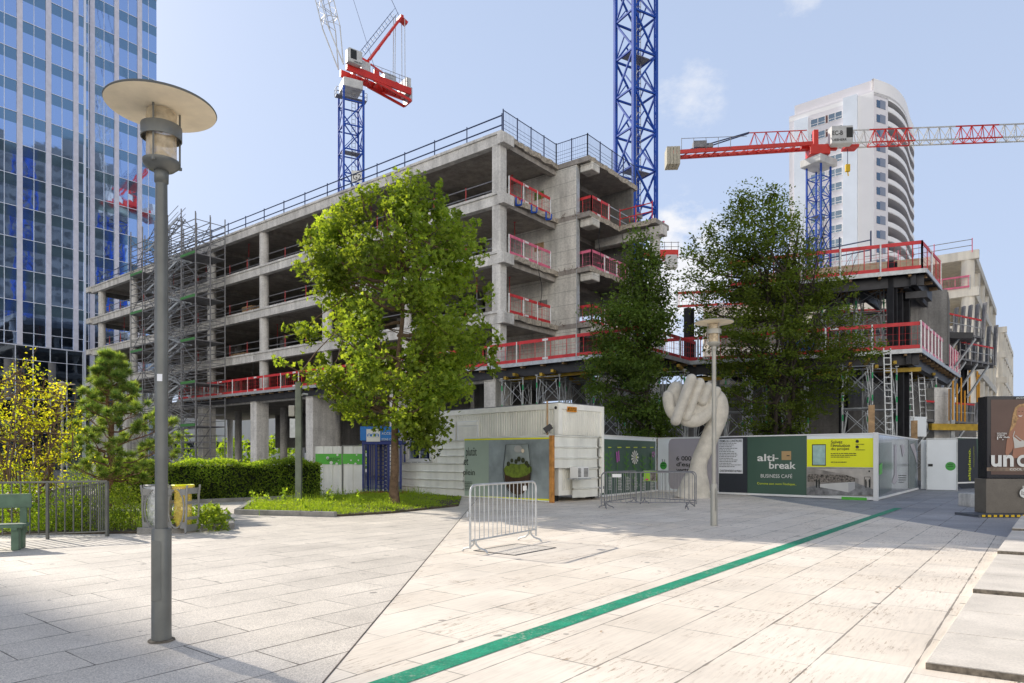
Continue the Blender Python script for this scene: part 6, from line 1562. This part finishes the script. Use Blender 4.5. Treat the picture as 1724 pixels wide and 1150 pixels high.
# hammerhead crane
c=gp(1378,85); r=thing('hammerhead_crane','red and white horizontal crane on a slim blue mast before the white tower','crane',c)
lattice_mast(r,c,R(32),1.95,5,37.6,2.4,M['blue'],.18,.10)
zj=zat(244,85)   # jib level
jd=V((.9977,-.067,0)); jn=V((.067,.9977,0))
def hj(u,v,z): return c+jd*u+jn*v+UP*(zj+z)
mb=MB(); mb.box(c+UP*38.1,(3.4,2.8,.9),ax=(V((math.cos(R(32)),math.sin(R(32)),0)),V((-math.sin(R(32)),math.cos(R(32)),0)),UP)); mb.build('service_platform',M['cranewhite'],r,bevel=.05)
mb=MB(); mb.box(hj(-.1,0,-.9),(2.4,1.8,1.2),ax=(jd,jn,UP)); mb.bar(hj(-2.2,0,-.3),hj(2.2,0,-.5),.5); mb.box(hj(-.4,0,.8),(.6,.6,2.0),ax=(jd,jn,UP)); mb.build('slewing_head',M['cranered'],r,bevel=.06)
mb=MB()
for v in (-.8,.8): mb.bar(hj(-1,v,-.15),hj(-18,v,-.75),.25,.45)
for i in range(14): u=-1.5-i*1.2; mb.bar(hj(u,-.8,-.2+u*.035),hj(u-1.2,.8,-.25+u*.035),.10)
mb.build('counter_jib',M['cranered'],r)
lattice_boom(r,hj(-1.4,0,-.1),hj(-8.5,0,-.2),1.5,1.95,5,M['cranered'],'counter_jib_truss')
mb=MB(); 
for v in (-.5,.5): mb.bar(hj(-8.5,v*.3,1.75),hj(-15.8,v,-.3),.12)
mb.build('tie_bar',M['navy'],r)
for i in range(4): mb=MB(); mb.box(hj(-18.6+i*.42,0,-1.15),(.38,1.9,2.2),ax=(jd,jn,UP)); mb.build('counterweight',mat('concrete_block_pale',(.50,.46,.36),.8,var=.1) if i==0 else bpy.data.materials['concrete_block_pale'],r)
mb=MB(); mb.box(hj(-14.6,0,.35),(1.6,1.1,.8),ax=(jd,jn,UP)); mb.box(hj(-13.6,0,.2),(1.2,.9,.5),ax=(jd,jn,UP)); mb.build('winch',M['galv_dk'],r)
mb=MB()
for u in (-17,-15.5,-14,-12.5,-11): mb.bar(hj(u,-1,-.5),hj(u,-1,.9),.06)
mb.bar(hj(-17,-1,.85),hj(-9,-1,.9),.05); mb.build('railing',M['galv_dk'],r)
mb=MB(); mb.box(hj(2.2,-1.1,.45),(2.6,1.2,2.2),ax=(jd,jn,UP)); mb.build('cab',M['cranewhite'],r,bevel=.12)
mb=MB(); mb.box(hj(3.05,-1.72,.65),(.75,.04,1.2),ax=(jd,jn,UP)); mb.build('cab_window',M['p_ink'],r)
lettering('EC-B',hj(1.0,-1.73,.35),jd,UP,M['p_ink'],r,width=1.25,height=.55,bold=.04)
lettering('LIEBHERR',hj(1.0,-1.73,-.35),jd,UP,M['p_ink'],r,width=1.7,height=.28,bold=.03)
lattice_boom(r,hj(1.0,0,-.2),hj(42,0,.1),1.35,1.85,34,None,'jib',alt=(8,[M['cranewhite'],M['cranered']]),chord=.13)
mb=MB(); mb.bar(hj(3.5,0,-.4),hj(3.5,0,-2.6),.06); mb.build('hoist_rope',M['navy'],r)
mb=MB(); mb.box(hj(3.5,0,-3.0),(.55,.4,.9),ax=(jd,jn,UP)); mb.bar(hj(3.5,0,-3.4),hj(3.6,0,-4.0),.14); mb.build('hook_block',M['haz_y'],r,bevel=.06)
mb=MB(); mb.box(hj(3.8,0,-.5),(1.6,1.4,.3),ax=(jd,jn,UP)); mb.build('trolley',M['cranered'],r)

# ================================================================== TREES
LEAF_MAPLE=[(0,0),(.25,-.12),(.5,-.05),(.34,.12),(.52,.42),(.22,.38),(0,.80),(-.22,.38),(-.52,.42),(-.34,.12),(-.5,-.05),(-.25,-.12)]
LEAF_OVAL=[(0,0),(.22,.25),(.2,.6),(0,.95),(-.2,.6),(-.22,.25)]
def leaf(mb,c,size,q,shape,up=.35,droop=0):
    n=V((q.gauss(0,1),q.gauss(0,1),q.gauss(0,1)+up*3)).normalized(); a_=n.orthogonal().normalized(); an=q.uniform(0,6.283)
    b_=n.cross(a_); X=a_*math.cos(an)+b_*math.sin(an); Y=n.cross(X)
    b=len(mb.v); s=size*q.uniform(.65,1.25)
    for x,y in shape: mb.v.append(tuple(c+X*(x*s)+Y*(y*s)+n*(abs(x)*s*.25)))
    mb.f.append(tuple(range(b,b+len(shape)))); mb.m.append(0)
def prof(pts,z):
    if z<=pts[0][0]: return pts[0][1:]
    for a_,b_ in zip(pts[:-1],pts[1:]):
        if z<=b_[0]:
            f=(z-a_[0])/(b_[0]-a_[0]); return tuple(a_[i]+(b_[i]-a_[i])*f for i in range(1,len(a_)))
    return pts[-1][1:]
def limb_path(p,q_,q,n=6,sag=.25,amp=.035):
    L=(q_-p).length; pts=[]
    for i in range(n+1):
        f=i/n; b=p.lerp(q_,f); b.z+=math.sin(f*math.pi)*L*(-sag)*.5
        if 0<i<n: b+=V((q.uniform(-1,1),q.uniform(-1,1),q.uniform(-1,1)))*L*amp
        pts.append(b)
    return pts
def tree(name,label,base,Y,outline,trunk_top,nclump,per,csize,lsize,shape,lm,bm,seed,r0=.16,stems=1,depth=.8,flatc=1.0,up=.35,limbs=26,twig=True,hollow=.35,group=None,bare=None,cat='tree',spires=None):
    """outline rows: (py, px left, px right) from top to bottom measured at depth Y"""
    q=random.Random(seed); r=thing(name,label,cat,base,0,group)
    O=sorted([(zat(py,Y),(a_-HX)/F*Y,(b_-HX)/F*Y) for py,a_,b_ in outline])
    z0,z1=O[0][0],O[-1][0]; clumps=[]; tries=0
    while len(clumps)<nclump and tries<nclump*60:
        tries+=1; z=q.uniform(z0,z1); l_,r_=prof(O,z); w=(r_-l_)/2; cx=(l_+r_)/2
        if q.random()>w/ max((b-a)/2 for _,a,b in O): continue
        a_=q.uniform(0,6.283); rr=math.sqrt(q.uniform(hollow**2 if w>csize*1.5 else 0,1))
        x=cx+w*rr*math.cos(a_)*.93; y=Y+w*depth*rr*math.sin(a_)
        clumps.append(V((x,y,z)))
    for (px,py,ln) in (spires or []):
        b=gp(px,Y+q.uniform(-.6,.6)); zt=zat(py,Y)
        for i in range(int(ln/.32)): clumps.append(V((b.x+q.uniform(-.1,.1),b.y+q.uniform(-.1,.1),zt-.2-i*.32)))
    nsp=sum(int(l/.32) for _,_,l in (spires or [])); mb=MB()
    mb.tint=[]; mxr=max((b-a)/2 for _,a,b in O)
    for ci,c in enumerate(clumps):
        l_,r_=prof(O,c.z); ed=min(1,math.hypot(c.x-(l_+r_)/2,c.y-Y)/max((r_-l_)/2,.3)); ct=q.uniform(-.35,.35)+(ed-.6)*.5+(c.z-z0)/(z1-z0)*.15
        rad=csize*(q.uniform(.4,1.45) if ci<len(clumps)-nsp else q.uniform(.34,.5)); k=int(per*q.uniform(.6,1.3)*(rad/csize)**1.5)
        ax=(c-V((base.x,Y,(z0+z1)/2))); ax=ax.normalized() if ax.length>.1 else UP
        ax=(ax*.6+UP*.5).normalized()
        for i in range(k):
            d=V((q.gauss(0,.5),q.gauss(0,.5),q.gauss(0,.5)*flatc)); d+=ax*q.gauss(0,.45); d*=min(1,1.45/max(d.length,.01))
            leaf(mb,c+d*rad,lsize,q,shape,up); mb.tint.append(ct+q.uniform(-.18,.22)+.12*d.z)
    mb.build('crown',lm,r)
    mb=MB(); tt=V((base.x,Y,trunk_top))
    if stems==1:
        top=V((base.x+(prof(O,z1)[0]+prof(O,z1)[1])/2*.5-base.x*.5,Y,z1*.86))
        pts=limb_path(V(base),tt,q,5,0,.008)+limb_path(tt,top,q,6,0,.02)[1:]
        n=len(pts); mb.tube(pts,[r0*(1.25 if i==0 else 1)*(1-i/n*.85) for i in range(n)],10)
        roots=[(tt.lerp(top,f)) for f in [i/14 for i in range(12)]]
    else:
        roots=[]
        for s_ in range(stems):
            a_=6.283*s_/stems; e=V((base.x+math.cos(a_)*1.3*q.uniform(.4,1.2),Y+math.sin(a_)*1.0,z1*q.uniform(.6,.92)))
            l_,rr_=prof(O,e.z); e.x=min(max(e.x,l_+.2),rr_-.2)
            pts=limb_path(V(base)+V((math.cos(a_)*.12,math.sin(a_)*.12,0)),e,q,9,.12); n=len(pts); mb.tube(pts,[r0*.7*(1-i/n*.8) for i in range(n)],8)
            roots+=pts[3:]
    cl=sorted(clumps,key=lambda c:-(c-V((base.x,Y,c.z))).length)
    for j in range(min(limbs,len(cl))):
        c=cl[j*len(cl)//max(limbs,1)] if j<len(cl) else cl[-1]
        cand=[p for p in roots if p.z<c.z-.25*abs((c-p).length)*.5] or roots[:1]
        p=min(cand,key=lambda p_:(c-p_).length+.3*abs((c.z-p_.z)-1.2)); L=(c-p).length
        pts=limb_path(p,c,q,6,.18); mb.tube(pts,[max(r0*.42*(1-i/7),.012) for i in range(7)],6)
        for k in range(3):
            c2=min(q.sample(clumps,min(14,len(clumps))),key=lambda x:(x-pts[3+k]).length)
            mb.tube(limb_path(pts[3+k],c2,q,3,.1),[.022,.018,.013,.008],5)
    if bare:
        for (px0,px1,py0,py1,n) in bare:
            for i in range(n):
                px=q.uniform(px0,px1); ytop=q.uniform(py0,py1); b=gp(px,Y+q.uniform(-1.5,1.5)); zt=zat(ytop,Y)
                p=V((b.x+(base.x-b.x)*.45,b.y,zt-q.uniform(2.2,4.2))); mb.tube(limb_path(p,V((b.x,b.y,zt)),q,5,-.08),[.026,.02,.016,.012,.009,.005],5)
                for s_ in range(4):
                    f=q.uniform(.3,.95); pp=p.lerp(V((b.x,b.y,zt)),f); mb.tube([pp,pp+V((q.uniform(-.35,.35),q.uniform(-.3,.3),q.uniform(.2,.6)))],[.01,.004],4)
    mb.build('trunk',bm,r,smooth=True)
    return r
# maple
mo=[(318,650,740),(335,600,748),(355,572,762),(385,548,798),(410,530,790),(432,500,800),(460,497,812),(495,520,815),(520,505,830),(560,476,830),(600,468,836),(640,482,826),(670,520,805),(700,580,792),(722,650,775),(742,700,765)]
tb=gg(664,851.5)
tree('maple_tree','bushy green maple with sunlit left side, standing in the kerbed bed',tb,tb.y,mo,3.0,200,118,.42,.165,LEAF_MAPLE,M['maple'],M['bark'],11,r0=.155,depth=.85,limbs=46,hollow=.45,up=.25,spires=[(712,308,1.6),(738,303,1.5),(603,318,1.2),(640,322,1.2),(540,362,1.0),(577,348,1.2),(798,362,1.2),(770,350,1.2),(497,432,.9),(478,545,.6),(470,598,.6),(822,470,.8),(835,560,.7),(832,600,.7),(520,392,.8)])
# narrow dark tree
to=[(392,1066,1090),(415,1048,1105),(450,1042,1128),(480,1052,1122),(510,1030,1130),(530,990,1140),(560,990,1135),(590,1000,1130),(620,975,1128),(650,985,1128),(680,1010,1140),(710,1045,1142),(735,1055,1130),(770,1060,1122)]
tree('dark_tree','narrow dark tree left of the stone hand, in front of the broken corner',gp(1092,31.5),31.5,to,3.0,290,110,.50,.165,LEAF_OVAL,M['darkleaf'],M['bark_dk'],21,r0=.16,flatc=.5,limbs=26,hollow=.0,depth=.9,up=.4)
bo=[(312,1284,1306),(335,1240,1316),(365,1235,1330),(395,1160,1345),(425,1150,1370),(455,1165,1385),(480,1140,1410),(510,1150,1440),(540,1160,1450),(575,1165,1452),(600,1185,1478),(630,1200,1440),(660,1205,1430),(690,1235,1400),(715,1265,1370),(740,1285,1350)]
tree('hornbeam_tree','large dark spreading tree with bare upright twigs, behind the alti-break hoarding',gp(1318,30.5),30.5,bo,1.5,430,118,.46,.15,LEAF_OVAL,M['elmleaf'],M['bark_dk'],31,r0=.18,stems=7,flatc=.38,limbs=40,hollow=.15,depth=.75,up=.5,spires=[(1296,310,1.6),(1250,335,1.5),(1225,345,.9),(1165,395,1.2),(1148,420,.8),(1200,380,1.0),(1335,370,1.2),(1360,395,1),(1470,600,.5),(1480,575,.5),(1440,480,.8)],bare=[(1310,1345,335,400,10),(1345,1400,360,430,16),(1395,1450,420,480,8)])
# pine
po=[(600,178,196),(625,165,212),(650,145,225),(680,132,245),(710,128,285),(740,122,300),(770,105,300),(800,130,282),(815,165,240)]
PB=gg(184,859); q=random.Random(41)
r=thing('pine_tree','small pine with bottle-brush needle tufts behind the iron railing, left of the near lamp',PB.to_tuple(),'') if False else thing('pine_tree','small pine with bottle-brush needle tufts behind the iron railing, left of the near lamp','tree',PB)
Yp=PB.y; O=sorted([(zat(py,Yp),(a_-HX)/F*Yp,(b_-HX)/F*Yp) for py,a_,b_ in po]); nmb=MB(); tmb=MB(); z0,z1=O[0][0],O[-1][0]
trk=limb_path(V(PB),V((PB.x+.0,Yp,z1-.1)),q,8,0); tmb.tube(trk,[.10*(1-i/9*.85) for i in range(9)],8)
nmb.tint=[]
def tuft(c,d,L=.19,n=150):
    for i in range(n):
        nd=V((q.gauss(0,1),q.gauss(0,1),q.gauss(0,1))).normalized(); nd=(nd+d*.45+UP*.2).normalized(); s=nd.cross(V((q.gauss(0,1),q.gauss(0,1),q.gauss(0,1)))).normalized()*.008
        p=c+nd*q.uniform(.0,.06); ln=L*q.uniform(.6,1.1); b=len(nmb.v); nmb.v+=[tuple(p-s),tuple(p+s),tuple(p+nd*ln)]; nmb.f.append((b,b+1,b+2)); nmb.m.append(0); nmb.tint.append(-.28+.8*max(0,nd.z)+q.uniform(-.15,.35))
for k in range(50):
    f=(k+.5)/50; z=z0+(z1-z0)*f**.9; l_,r_=prof(O,z); a_=2.4*k; w=(r_-l_)/2; cx=(l_+r_)/2
    e=V((cx+w*math.cos(a_)*q.uniform(.75,1),Yp+w*.85*math.sin(a_),z)); p=V((PB.x,Yp,max(z-w*.35,.9))); pts=limb_path(p,e,q,5,.15); tmb.tube(pts,[.03,.026,.02,.016,.012,.008],5)
    tuft(e+UP*.05,(e-p).normalized())
    for j in range(5):
        g=q.uniform(.45,.98); b=p.lerp(e,g); b.z+=-math.sin(g*math.pi)*(e-p).length*.07; s_=b+V((q.uniform(-.3,.3),q.uniform(-.3,.3),q.uniform(.05,.3)))*(.4+w*.45)
        tmb.tube([b,s_],[.009,.006],4); tuft(s_,(s_-b+UP*.15).normalized())
for j in range(4): tuft(V((PB.x+q.uniform(-.12,.12),Yp,z1-j*.14)),UP)
nmb.build('crown',M['pine'],r); tmb.build('trunk',M['pinebark'],r,smooth=True)
# yellow tree
yo=[(606,15,60),(625,5,70),(650,-30,105),(675,-60,135),(700,-80,152),(725,-80,150),(750,-80,150),(780,-60,140),(805,-30,125),(825,0,110)]
tree('yellow_leaved_tree','airy tree with small yellow and lime leaves at the left edge',gp(40,16.8),16.8,yo,.7,160,34,.27,.08,LEAF_OVAL,M['yellowleaf'],M['bark'],51,r0=.05,stems=7,flatc=.7,limbs=40,hollow=.1,depth=.7,up=.15,bare=[(20,60,610,650,5),(80,110,640,680,5)])
# hedge and shrubs
def shrub(name,label,boxes,n,lsize,lm,seed,group=None,cat='shrub',shape=LEAF_OVAL,stemm=None,up=.3):
    q=random.Random(seed); c0=V(boxes[0][0]); r=thing(name,label,cat,(c0.x,c0.y,0),0,group); mb=MB(); st=MB()
    vol=[b[1]*b[2]*b[3] for b in boxes]; tot=sum(vol)
    for (c,a_,b_,h),v in zip(boxes,vol):
        c=V(c)
        for i in range(int(n*v/tot)):
            # favour the outside of the volume
            while True:
                x,y,z=q.uniform(-1,1),q.uniform(-1,1),q.uniform(0,1); rr=x*x+y*y+(z*1.0)**2*.9
                if .25<rr<1.15+.2*math.sin(x*9+seed)*math.cos(z*8): break
            leaf(mb,c+V((x*a_,y*b_,z*h)),lsize,q,shape,up)
        for i in range(5):
            st.tube([c+V((q.uniform(-.2,.2)*a_,q.uniform(-.2,.2)*b_,-.02)),c+V((q.uniform(-.7,.7)*a_,q.uniform(-.6,.6)*b_,h*.8))],[.012,.005],4)
    mb.build('foliage',lm,r); st.build('stems',stemm or M['bark'],r); return r
# clipped hedge: one long hedge in overlapping volumes
q=random.Random(61); r=thing('clipped_hedge','long dark green clipped hedge in front of the ground-floor piers','hedge',(-10,24.5,0)); mb=MB()
ha=V((-13.6,22.4,0)); hb=V((-7.6,26.6,0)); hd=(hb-ha).normalized(); hn=V((-hd.y,hd.x,0)); HL=(hb-ha).length; mb.tint=[]
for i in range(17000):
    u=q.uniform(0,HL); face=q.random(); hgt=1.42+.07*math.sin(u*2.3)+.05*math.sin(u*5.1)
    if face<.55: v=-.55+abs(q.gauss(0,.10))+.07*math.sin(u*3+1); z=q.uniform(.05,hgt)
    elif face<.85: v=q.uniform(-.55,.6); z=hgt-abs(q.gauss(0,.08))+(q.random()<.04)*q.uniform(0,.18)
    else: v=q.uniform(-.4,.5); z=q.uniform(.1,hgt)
    leaf(mb,ha+hd*u+hn*v+UP*z,.09,q,LEAF_OVAL,.15); mb.tint.append(.45*math.sin(u*2.1+1)*math.sin(z*4+u)+q.uniform(-.3,.45)+(.35 if z>hgt-.15 else 0))  # top leaves lightened: the lit hedge top is put into the tint
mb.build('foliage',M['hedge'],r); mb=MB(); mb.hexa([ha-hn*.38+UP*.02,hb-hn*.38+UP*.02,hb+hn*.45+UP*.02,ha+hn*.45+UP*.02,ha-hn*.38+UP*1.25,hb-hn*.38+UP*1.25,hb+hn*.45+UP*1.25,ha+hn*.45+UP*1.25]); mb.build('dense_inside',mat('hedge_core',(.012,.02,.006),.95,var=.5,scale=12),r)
shrub('round_shrub','lime green shrub behind the left half of the iron railing',[((-10.6,14.3,.03),1.0,.6,1.0),((-9.6,14.6,.03),.6,.5,.8)],3600,.07,M['weed'],71,'shrubs behind the railing')
shrub('round_shrub','darker mounded shrub behind the right half of the iron railing',[((-8.9,14.4,.03),.8,.55,.72),((-8.1,14.6,.03),.5,.4,.55)],3200,.06,M['hedge'],72,'shrubs behind the railing')
shrub('tall_shrub','tall bright yellow-green bush behind the yellow-leaved tree at the left edge',[((-14.0,17.2,.03),1.6,.9,1.7),((-12.4,17.4,.03),.9,.7,1.1)],6000,.08,M['weed'],73)
shrub('broad_leaved_plant','low broad-leaved plant at the right foot of the recycling stand',[((-6.42,14.5,.02),.36,.3,.5)],420,.13,M['hedge'],74)
shrub('low_plant','bright low plant between the railing corner and the recycling stand',[((-7.35,14.5,.02),.45,.35,.5),((-7.0,15.6,.02),.6,.5,.45)],1300,.08,M['weed'],75)
shrub('garden_bush','mixed green bush behind the pine trunk, left of the clipped hedge',[((-12.6,20.6,.02),1.2,.7,1.3),((-11.2,19.6,.02),.9,.6,.8)],4200,.075,M['hedge'],76)
for i,(x_,y_,h_) in enumerate(((-50,100,6),(-42,102,4.5),(-35,101,5),(-24,96,4),(-18,98,3.5))):
    shrub('distant_bush','sunlit bush seen far away between the concrete piers',[((x_,y_,0),4,2.5,h_)],500,.8,M['weed'],90+i,'distant bushes beyond the building')
# ground cover in the tree bed (nobody could count it)
def inside(p,poly):
    c=False; n=len(poly)
    for i in range(n):
        a_,b_=poly[i],poly[(i+1)%n]
        if (a_[1]>p[1])!=(b_[1]>p[1]) and p[0]<(b_[0]-a_[0])*(p[1]-a_[1])/(b_[1]-a_[1])+a_[0]: c=not c
    return c
def cover_plants(name,poly,n,m,seed,hmax,z=.05,dense=None):
    q=random.Random(seed); mb=MB(); xs=[p[0] for p in poly]; ys=[p[1] for p in poly]; k=0
    while k<n:
        x,y=q.uniform(min(xs),max(xs)),q.uniform(min(ys),max(ys))
        if not inside((x,y),poly): continue
        hh=hmax*(.18+1.0*max(0,math.sin(x*2.3+1+math.sin(y*3))*math.cos(y*1.9+x))**.7)*(dense(x,y) if dense else 1)*q.uniform(.4,1.25)
        k+=1
        if hh<.02: continue
        c=V((x,y,z+q.random()*hh)); leaf(mb,c,.055,q,LEAF_OVAL,.4)
        if q.random()<.55:   # grass blade
            d=V((q.uniform(-.09,.09),q.uniform(-.09,.09),0)); b=len(mb.v); h_=hh*q.uniform(.6,1.3)
            s=V((.006,.004,0)); mb.v+=[(x-s.x,y,z),(x+s.x,y,z),(x+d.x,y+d.y,z+h_)]; mb.f.append((b,b+1,b+2)); mb.m.append(0)
    return tag(mb.build(name,m),'low ground cover',None,kind='stuff')
def dn(x,y): return 1.0 if x<-3.6 else (.55 if x<-2.4 else .3)
o=cover_plants('ground_cover',BED,16000,M['weed'],81,.34,dense=dn); o['label']='bright green weeds and grass filling the kerbed tree bed'; o['category']='weeds'
o=cover_plants('ground_cover',BEDL,9000,M['weed'],82,.28); o['label']='bright ground cover plants in the bed behind the iron railing'; o['category']='ground cover'
o=cover_plants('ground_cover',[(-22,19.2),(-9.4,19.4),(-8.6,22.6),(-13,23.4),(-22,23)],1,M['weed'],83,.1) ; bpy.data.objects.remove(o)
q=random.Random(91)
for i,(px,py) in enumerate(((437,866),(447,862),(472,864),(483,862),(520,866),(560,864),(545,860),(610,862))):
    p=gg(px,py+2); r=thing('tall_weed','single tall arching weed stalk standing out of the tree bed','weed',p,0,'tall weed stalks in the tree bed'); mb=MB(); st=MB()
    lean=V((q.uniform(-.25,.25),q.uniform(-.1,.1),0)); h=q.uniform(.45,.75); pts=[p+lean*(f*f)+UP*h*f for f in [j/5 for j in range(6)]]; st.tube(pts,[.008,.007,.006,.005,.004,.003],4); st.build('stalk',M['weed'],r)
    for j in range(26): f=q.uniform(.2,1); leaf(mb,p+lean*(f*f)+UP*h*f,.10,q,LEAF_OVAL,.2)
    mb.build('leaves',M['weed'],r)
# fallen leaves and specks
for i in range(16):
    p=V((q.uniform(-1,7),q.uniform(6,16),.006)); mb=MB(); leaf(mb,p,.05,q,LEAF_OVAL,3); tag(mb.build('fallen_leaf',M['timber'],loc=p),'small dry leaf lying on the pale paving','leaf','dry leaves on the paving')
